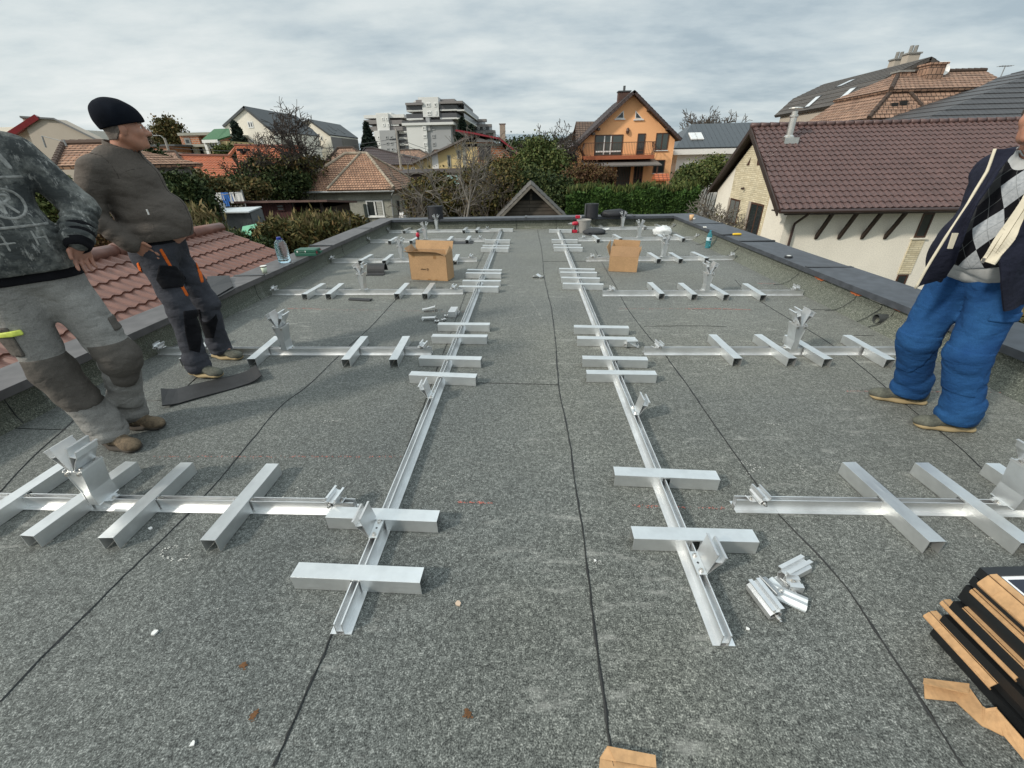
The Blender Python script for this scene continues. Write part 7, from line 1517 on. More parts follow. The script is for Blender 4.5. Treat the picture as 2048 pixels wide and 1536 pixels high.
class Model:
    """smooth union of primitives, then cuts, then a small cloth displacement"""
    def __init__(s, k=.03): s.p = []; s.cuts = []; s.disp = []; s.k = k
    def add(s, f, k=None): s.p.append((f, k or s.k)); return s
    def cut(s, f, k=.004): s.cuts.append((f, k)); return s
    def fold(s, c, ax, amp, freq, rad, ph=0): s.disp.append((np.array(c, float), np.array(ax, float)/np.linalg.norm(ax), amp, freq, rad, ph)); return s
    def __call__(s, P, sel=None):
        d = None
        for i, (f, k) in enumerate(s.p):
            if sel is not None and not sel[i]: continue
            e = f(P); d = e if d is None else smin(d, e, k)
        if s.disp and len(P) > 1:
            nz = vnoise(P+3, 7)*3.4; mk = np.clip(vnoise(P+7, 5.5)*3+.75, 0, 1)
            for c, ax, amp, fr, rad, ph in s.disp:
                q = P-c; w = np.exp(-(q*q).sum(1)/(1.3*rad)**2)*mk; t_ = np.abs(np.sin(.5*(fr*(q@ax)+nz*1.6+ph))); d = d-amp*.95*w*(t_**.8-.55)
            d = d-.007*vnoise(P+1, 11)-.003*vnoise(P, 30)
        for f, k in s.cuts: d = np.maximum(d, -f(P))
        return d
    def select(s, c, R):
        D = np.array([f(c)[0] for f, _ in s.p]); return D < D.min()+2*R+.07
def sculpt(name, F, lo, hi, vox, mat, parent, smooth=True):
    lo, hi = np.array(lo, float), np.array(hi, float); n = np.ceil((hi-lo)/vox).astype(int)+1; B, K = 8, 3; S = B*K; nb = -(-n//S); N = nb*S; arr = np.full(N, .2, np.float32)
    ii = np.stack(np.meshgrid(np.arange(B), np.arange(B), np.arange(B), indexing='ij'), -1).reshape(-1, 3); R0, R1 = S*vox*.867, B*vox*.867
    m, reg, lift = (F[0], F[1], F[2]) if isinstance(F, tuple) else (F, None, 0)
    def evalb(o, size, R, sel):
        """classify a block: None = outside, False = inside, else the primitives that matter in it"""
        c = (lo+(o+size/2)*vox)[None]
        if reg is not None and reg(c)[0] > R*1.1+.008: return None
        D = np.array([f(c)[0] if sel is None or sel[i] else 9. for i, (f, k) in enumerate(m.p)]); dm = D.min()
        if dm-lift > R*1.1+.025: return None
        d = m(c, sel)[0]-lift if (len(m.cuts) or dm < 0) else dm-lift
        if d < -R*1.15-.03: return False if reg is None else (None if reg(c)[0] > 0 else (D < dm+2*R+.06))
        if d > R*1.15+.03: return None
        return D < dm+2*R+.06
    for bx in range(nb[0]):
        for by in range(nb[1]):
            for bz in range(nb[2]):
                O = np.array((bx, by, bz))*S; s0 = evalb(O, S, R0, None); sl = tuple(slice(O[k], O[k]+S) for k in range(3))
                if s0 is None: continue
                if s0 is False: arr[sl] = -.2; continue
                for q in np.ndindex(K, K, K):
                    o = O+np.array(q)*B; s1 = evalb(o, B, R1, s0); sl = tuple(slice(o[k], o[k]+B) for k in range(3))
                    if s1 is None: continue
                    if s1 is False: arr[sl] = -.2; continue
                    P = lo+(o+ii)*vox; v = m(P, s1)-lift
                    if reg is not None: v = np.maximum(v, reg(P))
                    arr[sl] = v.reshape(B, B, B)
    g = openvdb.FloatGrid(.2); g.copyFromArray(arr); V, Q = g.convertToQuads(isovalue=0.0); V = V*vox+lo; Q = Q[:, ::-1]
    me = bpy.data.meshes.new(name); me.vertices.add(len(V)); me.vertices.foreach_set('co', V.astype(np.float32).ravel()); me.loops.add(Q.size); me.loops.foreach_set('vertex_index', Q.astype(np.int32).ravel())
    me.polygons.add(len(Q)); me.polygons.foreach_set('loop_start', np.arange(0, Q.size, 4, dtype=np.int32)); me.update(calc_edges=True); me.validate()
    import bmesh
    bm = bmesh.new(); bm.from_mesh(me); bmesh.ops.recalc_face_normals(bm, faces=bm.faces); bm.to_mesh(me); bm.free()
    me.polygons.foreach_set('use_smooth', [smooth]*len(me.polygons)); me.materials.append(mat); o = bpy.data.objects.new(name, me); COL.objects.link(o); o.parent = parent; ROOT[o.name] = ROOT[parent.name]; return o
def patch(F, region, lift=.003): return (F, region, lift)
def poly2(pts, uv, side):
    """outline in two local axes pushed through the body; side = half-space keeping only the facing half"""
    pts = np.array(pts, float)
    def f(P):
        q = P[:, uv]; d = ((q-pts[0])**2).sum(1); s = np.ones(len(q)); j = len(pts)-1
        for i in range(len(pts)):
            e = pts[j]-pts[i]; w = q-pts[i]; b = w-e*np.clip((w@e)/max(1e-12, e@e), 0, 1)[:, None]; d = np.minimum(d, (b*b).sum(1))
            c1 = q[:,1] >= pts[i,1]; c2 = q[:,1] < pts[j,1]; c3 = e[0]*w[:,1] > e[1]*w[:,0]; al = c1 & c2 & c3; no = ~c1 & ~c2 & ~c3; s = np.where(al | no, -s, s); j = i
        return np.maximum(s*np.sqrt(d), side(P))
    return f
def strokes(segs, w, uv, side):
    fs = [cone((a[0],a[1],0),(b[0],b[1],0),w,w) for a, b in segs]
    def f(P):
        q = np.zeros_like(P); q[:,0] = P[:,uv[0]]; q[:,1] = P[:,uv[1]]; d = fs[0](q)
        for g in fs[1:]: d = np.minimum(d, g(q))
        return np.maximum(d, side(P))
    return f
def ring(c, r, w, uv, side): return lambda P: np.maximum(np.abs(np.hypot(P[:,uv[0]]-c[0], P[:,uv[1]]-c[1])-r)-w, side(P))
def seen(loc, rz, pts, w=None, zmin=0, zmax=9):
    """region of a garment outlined from the photo's line of sight: closed outline, or a band of half-width w metres along a path; zmin..zmax = distance ahead of the camera"""
    c, s_ = math.cos(rz), math.sin(rz); pts = np.array(pts, float); base = poly2(pts, [0,1], lambda P: np.full(len(P), -9.)) if w is None else None
    segs = None if w is None else [cone((a[0],a[1],0),(b[0],b[1],0),0,0) for a, b in zip(pts, pts[1:])]
    def f(P):
        W = np.stack([P[:,0]*c-P[:,1]*s_+loc[0], P[:,0]*s_+P[:,1]*c+loc[1], P[:,2]+loc[2]-CAMH], 1); K = W@_R; Z = np.maximum(K[:,2], .2); q = np.zeros_like(P); q[:,0] = 1024+FPX*K[:,0]/Z; q[:,1] = 768+FPX*K[:,1]/Z
        if segs is None: d = base(q)*Z/FPX
        else:
            d = segs[0](q)
            for g in segs[1:]: d = np.minimum(d, g(q))
            d = d*Z/FPX-w
        return np.maximum(d, np.maximum(zmin-Z, Z-zmax))
    return f
# skin and cloth
def skinmat(name, col):
    m, nt, b = nmat(name); v = coord(nt); c = ramp(nt, noise(nt, v, 22, 4), [(.3, sc(col, .82)), (.7, (col[0]*1.12, col[1]*1.05, col[2]))]); nt.links.new(c, b.inputs['Base Color']); b.inputs['Roughness'].default_value = .5; b.inputs['Subsurface Weight'].default_value = .12; b.inputs['Subsurface Radius'].default_value = (.012,.005,.003); bump(nt, b, noise(nt, v, 180, 3), .12, .001); return m
M_skin = skinmat('weathered skin', (.40,.20,.135)); M_skin2 = skinmat('ruddy skin', (.34,.17,.12))
def creased(m, f=8.0, st=.55, dist=.02, weave=300):
    """adds soft irregular creases (ridged noise) and weave to a cloth's relief"""
    nt = m.node_tree; b = nt.nodes['Principled BSDF']; v = coord(nt); r1 = mth(nt, 'ABSOLUTE', mth(nt, 'SUBTRACT', noise(nt, coord(nt, rot=(.3,.5,.2), scale=(1.0,1.0,1.9)), f, 3, .5), .5)); r2 = noise(nt, v, f*2.6, 4, .6); h = mth(nt, 'ADD', mth(nt, 'MULTIPLY', r1, 1.6), mth(nt, 'ADD', mth(nt, 'MULTIPLY', r2, .5), mth(nt, 'MULTIPLY', noise(nt, v, weave, 2), .05))); bump(nt, b, h, st, dist); return m
def cloth(name, col, var=.2, scale=6, weave=420, col2=None, st=.25): return creased(pm(name, col, .92, var=var, scale=scale, bmp=st, bscale=weave, bdist=.0015, fine=.18, fscale=260, col2=col2, spec=.15))
M_fleece = cloth('taupe fleece', (.105,.090,.078), .13, 5, 300); M_navyp = cloth('dark grey blue work cloth', (.050,.052,.062), .3, 5); M_blackc = cloth('black cloth', (.010,.010,.012), .3, 6); M_or = cloth('orange trim', (.62,.13,.025), .15)
M_knit = pm('black ribbed knit', (.007,.009,.014), .95, var=.25, scale=8, bmp=.6, bscale=1, spec=.1)
def ribbed(m):
    nt = m.node_tree; b = nt.nodes['Principled BSDF']; v = coord(nt); w = N(nt, 'ShaderNodeTexWave'); w.wave_type = 'BANDS'; w.bands_direction = 'DIAGONAL'; w.inputs['Scale'].default_value = 55; w.inputs['Distortion'].default_value = 1.0; nt.links.new(v, w.inputs['Vector']); bump(nt, b, w.outputs['Fac'], .5, .003)
ribbed(M_knit)
M_hair = pm('grey brown cropped hair', (.12,.10,.085), .8, var=.4, scale=120, bmp=.4, bscale=300, bdist=.002); M_eye = pm('eye white', (.62,.58,.54), .3); M_iris = pm('dark iris', (.03,.02,.015), .2); M_lip = pm('lip', (.30,.12,.095), .5)
# ---- shared anatomy (local frame: x forward, y to the person's left, z up)
def hand(m, w, d, side, curl=.5, spread=.12, thumb=1, up=(0,0,1)):
    """palm, four jointed unequal fingers and a thumb; w wrist, d pointing direction, side = direction from index to little finger"""
    w, d, s_ = np.array(w, float), np.array(d, float), np.array(side, float); d /= np.linalg.norm(d); s_ -= d*(s_@d); s_ /= np.linalg.norm(s_); n = np.cross(d, s_)*thumb
    m.add(cone(w, w+d*.02, .027, .030), .02); 
    for k in (-1, -.3, .35, 1): m.add(cone(w+d*.012+s_*.012*k, w+d*.082+s_*.030*k, .015, .0125), .016)
    for k, L in ((-1, .070), (-.34, .080), (.32, .074), (1, .058)):
        p = w+d*.084+s_*.031*k; a = curl; dd = d+s_*spread*k*.5
        for j, f in enumerate((.45, .32, .25)):
            dd = dd*math.cos(a*(.5 if j == 0 else 1))-n*math.sin(a*(.5 if j == 0 else 1)); dd /= np.linalg.norm(dd); q = p+dd*L*f; m.add(cone(p, q, .0098-.0010*j, .0090-.0011*j), .006); p = q
    p = w+d*.025-s_*.026; q = p+d*.034-s_*.026-n*.008; m.add(cone(p, q, .014, .0115), .014); r_ = q+d*.034-s_*.004-n*.010; m.add(cone(q, r_, .0108, .0085), .006)
def head(m, c, pitch=0, yaw=0):
    """c = centre of the skull; profile with brow, nose, lips, chin, jaw and ears"""
    ell = lambda c_, r_, _p=0: globals()['ell'](c_, r_, pitch, yaw)
    c = np.array(c, float); Rp = np.array(Matrix.Rotation(yaw, 3, 'Z') @ Matrix.Rotation(pitch, 3, 'Y')); T = lambda *p: tuple(c+Rp@np.array(p))
    m.add(ell(T(-.012,0,.028), (.098,.076,.092), pitch)); m.add(ell(T(.030,0,-.035), (.068,.062,.082), pitch), .03); m.add(ell(T(.052,0,-.088), (.034,.036,.026), pitch), .03)
    for s in (-1, 1):
        m.add(cone(T(-.018,s*.054,-.050), T(.045,s*.028,-.092), .022, .018), .03); m.add(ell(T(.058,s*.040,-.026), (.028,.022,.022), pitch), .022); m.add(cone(T(.084,s*.010,.016), T(.070,s*.048,.014), .011, .009), .016)
        m.add(ell(T(-.006,s*.078,-.012), (.022,.009,.034), pitch), .008); m.add(ell(T(-.002,s*.074,-.034), (.012,.008,.012), pitch), .006)
    m.add(cone(T(.088,0,.004), T(.118,0,-.030), .009, .0135), .014)
    for s in (-1, 1): m.add(ell(T(.104,s*.012,-.036), (.013,.009,.009), pitch), .008)
    m.add(cone(T(.086,-.018,-.060), T(.086,.018,-.060), .0085, .0085, None), .010); m.add(cone(T(.083,-.017,-.072), T(.083,.017,-.072), .0095, .0095), .010); m.add(ell(T(.082,0,-.096), (.016,.020,.016), pitch), .016)
    for s in (-1, 1): m.cut(ell(T(.089,s*.031,.001), (.010,.014,.0075), pitch))
    m.cut(cone(T(.098,-.020,-.0660), T(.098,.020,-.0660), .0030, .0030)); return T
def face_parts(T, par, hairmat=None, pitch=0):
    for s in (-1, 1):
        b = MB(); p = T(.079, s*.031, .001); b.lathe([(.0005,-.0115),(.007,-.009),(.0112,-.003),(.0112,.003),(.007,.009),(.0005,.0115)], 14, Matrix.Translation(p)); e = b.build('eye', M_eye, par, smooth=True, local=True); b = MB(); p = T(.0865, s*.0325, .0008); b.lathe([(.0003,-.005),(.0035,-.0035),(.005,0),(.0035,.0035),(.0003,.005)], 12, Matrix.Translation(p)); b.build('iris', M_iris, e, smooth=True, local=True)
        b = MB(); b.tube([T(.094,s*.012,.022), T(.089,s*.032,.028), T(.074,s*.050,.022)], [.0035,.0042,.002], 6); b.build('eyebrow', M_hair, par, local=True)
def shoe(par, at, yaw, mats, lace=True, L=.285):
    """work shoe: welted sole, padded upper, tongue and criss-cross laces"""
    up, so, lc = mats; Mz = Matrix.Translation(at) @ Matrix.Rotation(yaw, 4, 'Z'); m = Model(.025)
    m.add(cone((-.055,0,.055), (.02,0,.062), .044, .044, (1,.86,1))); m.add(cone((.02,0,.060), (.135,.004,.038), .045, .030, (1,1.06,1))); m.add(ell((.150,.006,.034), (.062,.046,.034))); m.add(cone((-.055,0,.06), (-.045,0,.125), .044, .046, (1,.88,1))); m.add(cone((.0,0,.08), (-.02,0,.13), .040, .042, (1,.9,1))); m.cut(cone((-.038,0,.115), (-.038,0,.20), .031, .034, (1,.9,1))); m.cut(plane((0,0,1), .016))
    m.disp.append((np.array((.07,0,.07)), np.array((1.,0,.2)), .003, 120, .05, 0)); u = sculpt('shoe', m, (-.13,-.075,.0), (.24,.075,.19), .0055, up, par); u.matrix_local = Mz
    s = Model(.03); s.add(cone((-.07,0,.012), (.04,.0,.012), .042, .042, (1,1,.5))); s.add(cone((.04,0,.012), (.155,.008,.016), .042, .046, (1,1,.5))); s.cut(plane((0,0,1), .001)); s.cut(lambda P: -(P[:,2]-.030))
    o = sculpt('sole', s, (-.14,-.075,-.005), (.24,.075,.05), .0055, so, u)
    b = MB()
    for i in range(5):
        x = .020+.022*i; z = .110-.011*i; w = .024; b.tube([(x,-w,z-.010),(x+.006,0,z+.003),(x+.014,w,z-.012)], .0032, 5); b.tube([(x,w,z-.010),(x+.006,0,z+.004),(x+.014,-w,z-.012)], .0032, 5)
    b.tube([(.018,-.004,.112),(.03,-.035,.098),(.05,-.045,.07),(.06,-.050,.05)], .003, 5); b.tube([(.018,.004,.112),(.036,.032,.1),(.055,.046,.075)], .003, 5); l = b.build('laces', lc, u, smooth=True, local=True); return u
def legs(m, hips, knees, ankles, rt=.095, rk=.070, ra=.058):
    for h, k, a in zip(hips, knees, ankles): m.add(cone(h, k, rt, rk), .05); m.add(cone(k, a, rk, ra), .04)
def person(label, loc, rz): return thing('person', label, 'person', loc, rz)
def to_local(loc, rz):
    c, s = math.cos(-rz), math.sin(-rz)
    def f(px, py, Y): p = A(px, py, Y); dx, dy = p.x-loc[0], p.y-loc[1]; return np.array((dx*c-dy*s, dx*s+dy*c, p.z-loc[2]))
    return f
def armfolds(m, e, ax, n=1):
    m.fold(e, ax, .0055, 95, .085); 
SHOE_G = (pm('dusty olive work shoe', (.085,.088,.070), .85, var=.35, scale=20, fine=.3, fscale=90), pm('tan rubber sole', (.34,.26,.14), .8, var=.2), pm('black lace', (.02,.02,.018), .8))
SHOE_B = (pm('dusty brown hiking shoe', (.13,.095,.060), .9, var=.4, scale=22, fine=.35, fscale=80), pm('dark worn sole', (.05,.042,.034), .9, var=.3), pm('tan lace', (.20,.16,.10), .8))

# ================ man with beanie ================
def man2():
    loc, rz = (-2.615, 2.965, .004), R_(14); t = person('man in a black beanie, taupe fleece jacket and dark work trousers with orange trim', loc, rz); LP = to_local(loc, rz); S = lambda *a, **k: seen(loc, rz, *a, **k)
    cq, sq_ = math.cos(R_(-26)), math.sin(R_(-26)); o = lambda x, y, z: (x*cq-y*sq_+.11*min(1,(.93-z)/.8)*.97, x*sq_+y*cq-.11*min(1,(.93-z)/.8)*.24, z)          # legs and near arm keep their place in the room
    hips = ((.00,-.095,.93), (-.00,.095,.93)); knees = (o(.055,-.125,.50), o(-.01,.140,.50)); ank = (o(-.02,-.155,.10), o(-.155,.175,.10)); hc = (.075,-.01,1.665); yaw = R_(24)
    shR, elR, wrR = (-.085,-.190,1.435), (-.195,-.225,1.190), (-.045,-.225,1.015); shL, elL, wrL = (-.03,.185,1.435), (-.10,.25,1.18), (.0,.20,1.0)
    b = Model(.04); b.add(ell((.02,0,1.30), (.12,.15,.20))); b.add(ell((.07,0,1.10), (.15,.15,.15))); b.add(ell((0,0,.98), (.11,.14,.11))); legs(b, hips, knees, ank, .070, .050, .036)
    for a in ank: b.add(cone(a, (a[0]+.09,a[1]-.045,.05), .035, .025), .03)
    for s, e, w in ((shR,elR,wrR), (shL,elL,wrL)): b.add(cone(s, e, .048, .040), .05); b.add(cone(e, w, .040, .028), .03)
    b.add(cone((-.01,0,1.46), (.045,-.005,1.60), .068, .064), .05); T = head(b, hc, 0, yaw)
    hand(b, wrR, (.60,.33,-.72), (-.6,.0,-.6), .2, .1, 1); hand(b, wrL, (.35,-.35,-.9), (-.9,0,-.3), .2, .1, -1)
    body = sculpt('body', b, (-.33,-.42,.02), (.36,.42,1.80), .006, M_skin, t); face_parts(T, body)
    Ry = np.array(Matrix.Rotation(yaw, 3, 'Z')); hx = lambda P: (P-np.array(hc))@Ry
    def hairreg(P): q = hx(P); return np.maximum(np.maximum(q[:,0]+.022+np.maximum(0, -.02-q[:,2])*.6, -.066-q[:,2]), q[:,2]-.07)
    sculpt('hair', patch(b, hairreg, .004), (-.12,-.14,1.56), (.16,.14,1.76), .005, M_hair, t)
    k = Model(.03); q = lambda *p: tuple(T(*p)); k.add(ell(q(-.012,0,.035), (.118,.094,.112), 0, yaw)); k.add(ell(q(-.040,0,.078), (.080,.076,.062), R_(8), yaw), .06); k.add(ell(q(.026,0,.040), (.078,.080,.075), 0, yaw), .05)
    n_ = Ry@np.array((-.20,0,1)); k.cut(plane(tuple(n_), float(np.array(q(0,0,.012))@(n_/np.linalg.norm(n_))))); k.fold(q(-.06,0,.09), (1,0,.6), .004, 60, .12); k.add(lambda P: np.full(len(P), .5)); bn = sculpt('beanie', k, (-.20,-.17,1.60), (.28,.18,1.88), .005, M_knit, t)
    # trousers
    m = Model(.05); m.add(cone((.015,-.06,.965), (.005,.06,.965), .128, .128, (1,1,1.1))); m.add(ell((-.06,-.07,.90), (.10,.09,.11))); m.add(ell((-.06,.07,.90), (.10,.09,.11)))
    legs(m, hips, knees, ank, .104, .078, .070)
    for a in ank: m.add(cone((a[0]-.005,a[1],.14), (a[0]+.005,a[1],.08), .074, .074), .04)
    m.cut(lambda P: -(P[:,2]-1.045)); m.cut(plane((0,0,1), .045))
    for kx in knees: m.fold((kx[0]-.05,kx[1],kx[2]-.02), (.35,.2,1), .012, 70, .13); m.fold((kx[0]+.03,kx[1],kx[2]-.16), (-.5,.3,1), .010, 80, .14, 1); m.fold((kx[0]+.03,kx[1],kx[2]+.16), (.6,.3,.8), .009, 60, .14, 2)
    for a in ank: m.fold((a[0],a[1],.20), (.45,.1,1), .016, 62, .13); m.fold((a[0]+.03,a[1],.10), (-.3,.2,1), .012, 85, .08)
    m.fold((.05,0,.82), (.6,.2,.8), .010, 55, .16); m.fold((.03,-.12,.70), (.5,0,1), .009, 60, .14)
    bb = ((-.34,-.36,.02), (.32,.38,1.08)); tr = sculpt('trousers', m, *bb, .0085, M_navyp, t)
    sp = lambda name, reg, mat, lift=.004, vox=.006: sculpt(name, patch(m, reg, lift), *bb, vox, mat, tr)
    sp('orange_trim', S([(322,500),(338,528),(352,552),(374,590)], .011, 0, 3.72), M_or); sp('orange_trim', S([(276,528),(284,552),(296,572)], .010, 0, 3.72), M_or); sp('orange_trim', S([(381,492),(394,520),(404,562)], .014), M_or)
    sp('thigh_pocket', S([(318,530),(352,532),(372,556),(366,574),(325,578),(312,560)], None, 0, 3.65), M_blackc, .008); sp('knee_patch', S([(366,622),(400,618),(406,660),(400,706),(378,700),(370,664)], None, 0, 3.75), M_blackc); sp('knee_patch', S([(405,605),(426,608),(436,640),(428,676),(402,676)], None, 3.3, 4.2), M_blackc)
    sculpt('belt', patch(m, lambda P: np.abs(P[:,2]-1.005)-.020, .006), (-.33,-.30,.95), (.32,.30,1.06), .007, M_blackc, tr)
    # fleece jacket
    j = Model(.05); j.add(ell((-.035,0,1.32), (.178,.190,.21))); j.add(ell((.050,-.005,1.15), (.205,.190,.19), R_(-5))); j.add(cone((.040,-.055,1.045), (.035,.055,1.045), .160, .160, (1,1,.9)), .08); j.add(cone((-.06,-.145,1.455), (-.04,.145,1.455), .072, .072), .06); j.add(cone((-.02,-.06,1.49), (-.01,.06,1.49), .085, .085), .06); j.add(ell((.02,0,1.38), (.14,.16,.12)), .06)
    for s, e, w in ((shR,elR,wrR), (shL,elL,wrL)): j.add(cone(s, e, .080, .070), .025); j.add(cone(e, w, .070, .054), .03); w2 = np.array(w)+(np.array(w)-np.array(e))*.10; j.add(cone(w, w2, .051, .045), .02)
    j.add(cone((-.005,0,1.49), (.030,0,1.575), .088, .080, (1,.9,1)), .04); j.cut(lambda P: -np.maximum(P[:,2]*.94-P[:,0]*-.16-1.47, -1)); j.cut(cone((.04,0,1.55), (.07,0,1.70), .060, .085)); j.cut(lambda P: np.maximum(P[:,2]-1.000+P[:,0]*-.05, np.abs(P[:,1])-.225))
    j.fold(elR, (.6,0,-.8), .010, 62, .12); j.fold((-.15,-.24,1.10), (.7,0,-.6), .007, 85, .12); j.fold((-.14,-.22,1.33), (.4,0,.9), .007, 45, .14); j.fold((.08,-.16,1.23), (.25,.25,.95), .009, 48, .17); j.fold((.12,-.15,1.08), (.3,.2,1), .008, 60, .14); j.fold((-.10,-.2,1.26), (.5,.1,.9), .010, 55, .1); j.fold((.1,.1,1.2), (.2,-.3,1), .009, 50, .18); j.fold((.0,-.16,1.04), (.1,.2,1), .010, 80, .12)
    jb_ = ((-.36,-.44,.92), (.40,.44,1.66)); jk = sculpt('fleece_jacket', j, *jb_, .008, M_fleece, t); M_fd = cloth('darker fleece seam', (.055,.047,.041), .15)
    sculpt('zip', patch(j, lambda P: np.maximum(np.maximum(np.abs(P[:,1]-.004)-.006, .05-P[:,0]), 1.02-P[:,2]), .002), (.0,-.06,1.0), (.40,.06,1.60), .005, M_fd, jk)
    for px in ([(168,303),(200,310),(222,328),(236,352),(246,376)], [(246,345),(262,339),(290,335)], [(305,425),(307,455),(310,478)]): sculpt('jacket_seam', patch(j, S(px, .0026, 0, 3.75), .0018), *jb_, .005, M_fd, jk)
    cl_ = Model(.02); cl_.add(cone((-.015,0,1.485), (.022,0,1.615), .090, .084, (1,.92,1))); cl_.cut(cone((-.01,0,1.44), (.032,0,1.68), .078, .074, (1,.92,1))); cl_.cut(lambda P: -(P[:,2]-1.600+(P[:,0]+.05)*.42)); cl_.cut(lambda P: np.maximum(-(P[:,0]-.03), np.abs(P[:,1]-.004)-.016-(P[:,2]-1.50)*.35)); sculpt('collar', cl_, (-.14,-.13,1.46), (.16,.13,1.64), .005, M_fleece, jk)
    p = LP(297, 418, 2.66); b2 = MB(); b2.tube([(p[0],p[1]-.02,p[2]),(p[0]+.003,p[1]-.024,p[2]-.03)], .005, 6); b2.build('zip_pull', M_steel, jk, local=True)
    shoe(t, (ank[0][0],ank[0][1],.012), R_(-30), SHOE_G); shoe(t, (ank[1][0],ank[1][1],0), R_(-30), SHOE_G)
man2()

# ================ man in dusty sweater ================
def man1():
    loc, rz = (-2.37, 2.0, .002), R_(-35); t = person('man in a dusty dark sweater and grey work trousers, one hand on his hip', loc, rz); LP = to_local(loc, rz)
    O = np.array((-.13,-.085,0)); v = lambda *p: tuple(O+np.array(p))
    hips = (v(0,-.10,.95), v(0,.10,.95)); knees = ((-.075,-.175,.50), (.030,.085,.515)); ank = ((-.025,-.105,.10), (-.175,.030,.10)); hc = v(.06,0,1.775)
    shL, elL, wrL = v(-.01,.195,1.515), v(.055,.312,1.275), v(.175,.235,1.140); shR, elR, wrR = v(-.01,-.215,1.505), v(-.03,-.29,1.22), v(.10,-.27,1.0)
    b = Model(.04); b.add(ell(v(0,0,1.38), (.11,.15,.20))); b.add(ell(v(.03,0,1.14), (.11,.14,.15))); b.add(ell(v(0,0,.99), (.10,.14,.11))); legs(b, hips, knees, ank, .070, .050, .036)
    for a, yw in zip(ank, (R_(14), R_(26))): b.add(cone(a, (a[0]+.10*math.cos(yw),a[1]+.10*math.sin(yw),.05), .035, .025), .03)
    for s, e, w in ((shL,elL,wrL), (shR,elR,wrR)): b.add(cone(s, e, .048, .040), .05); b.add(cone(e, w, .040, .028), .03)
    b.add(cone(v(-.02,0,1.56), v(.025,0,1.70), .062, .060), .05); T = head(b, hc)
    w = np.array(wrL); hand(b, wrL, (-.02,-.20,-.95), (-.35,.95,-.1), .30, .25, -1); hand(b, wrR, (.1,0,-1), (-1,0,0), .3, .1, 1)
    body = sculpt('body', b, (-.42,-.50,.02), (.22,.42,1.92), .0058, M_skin2, t); face_parts(T, body)
    hr = sculpt('hair', patch(b, lambda P: np.maximum(np.maximum(P[:,0]-(hc[0]+.055)+np.maximum(0, hc[2]+.045-P[:,2])*1.0, hc[2]-.055-P[:,2]), -1), .012), (hc[0]-.16,hc[1]-.12,1.68), (hc[0]+.14,hc[1]+.12,1.93), .006, M_hair, t)
    M_gp = pm('worn grey work trousers', (.165,.160,.150), .92, var=.25, scale=4, col2=(.31,.30,.28), fine=.2, fscale=200, bmp=.25, bscale=380, bdist=.0015, spec=.15); creased(M_gp, 7, .7, .025); M_kp = cloth('dark taupe knee patch', (.095,.085,.075), .25, 5); M_hv = pm('yellow green reflective tab', (.55,.62,.10), .6, var=.15, scale=20); M_cb = cloth('black knit', (.008,.008,.010), .3)
    m = Model(.05); m.add(cone(v(0,-.065,.985), v(0,.065,.985), .128, .128, (1,1,1.1))); m.add(ell(v(-.06,-.08,.91), (.10,.095,.12))); m.add(ell(v(-.06,.08,.91), (.10,.095,.12))); legs(m, hips, knees, ank, .108, .088, .076)
    for a in ank: m.add(cone((a[0]-.005,a[1],.15), (a[0]+.005,a[1],.085), .080, .080), .04)
    m.cut(lambda P: -(P[:,2]-1.035)); m.cut(plane((0,0,1), .060))
    for kx in knees: m.fold((kx[0]-.04,kx[1],kx[2]+.02), (.3,.3,1), .010, 60, .13); m.fold((kx[0]+.03,kx[1],kx[2]+.17), (-.4,.4,1), .009, 52, .14, 1); m.fold((kx[0]+.02,kx[1],kx[2]-.20), (.5,.1,1), .009, 66, .12)
    for a in ank: m.fold((a[0],a[1],.20), (.3,.4,1), .014, 58, .12); m.fold((a[0]+.03,a[1],.11), (-.4,.2,1), .011, 80, .08)
    m.fold(v(.08,0,.86), (.2,.8,.6), .010, 48, .16)
    tr = sculpt('trousers', m, (-.44,-.42,.03), (.22,.34,1.08), .0085, M_gp, t); bb = ((-.44,-.42,.03), (.22,.34,1.08))
    for kx, sd in zip(knees, (lambda P: P[:,1]+.045, lambda P: -(P[:,1]+.045))):
        dz = kx[2]; sculpt('knee_patch', patch(m, lambda P, kx=kx, sd=sd: np.maximum(np.maximum(np.abs(P[:,2]-kx[2]+.06)-.155, -(P[:,0]-kx[0]-.005)), sd(P)), .004), *bb, .0085, M_kp, tr)
    sculpt('side_pocket', patch(m, lambda P: np.maximum(np.maximum(np.abs(P[:,2]-.70)-.075, P[:,1]+.235), -(P[:,0]+.30)), .010), *bb, .0085, M_kp, tr); sculpt('reflective_tab', patch(m, lambda P: np.maximum(np.maximum(np.abs(P[:,2]-.735-(P[:,0]+.1)*.1)-.013, P[:,1]+.20), -(P[:,0]+.16)), .018), *bb, .006, M_hv, tr)
    sculpt('thigh_patch', patch(m, lambda P: np.maximum(np.maximum(np.abs(P[:,2]-.70)-.035, -(P[:,1]-.11)), -(P[:,0]+.10)), .006), *bb, .0085, M_kp, tr)
    # sweater
    ms, nt, bs = nmat('dusty dark sweatshirt'); vv = coord(nt); n1 = noise(nt, vv, 9, 8, .72); n2 = noise(nt, coord(nt, scale=(1,1,.35)), 26, 6, .75)
    base = ramp(nt, noise(nt, vv, 3, 3), [(.3, (.040,.046,.048)), (.7, (.070,.074,.072))]); c = mixc(nt, ramp(nt, n1, [(.46, (0,0,0)), (.64, (1,1,1))]), base, (.21,.215,.20)); c = mixc(nt, ramp(nt, n2, [(.55, (0,0,0)), (.66, (.9,.9,.9))]), c, (.38,.38,.36)); nt.links.new(c, bs.inputs['Base Color']); bs.inputs['Roughness'].default_value = .95; bs.inputs['Specular IOR Level'].default_value = .1; creased(ms, 9, .6, .02)
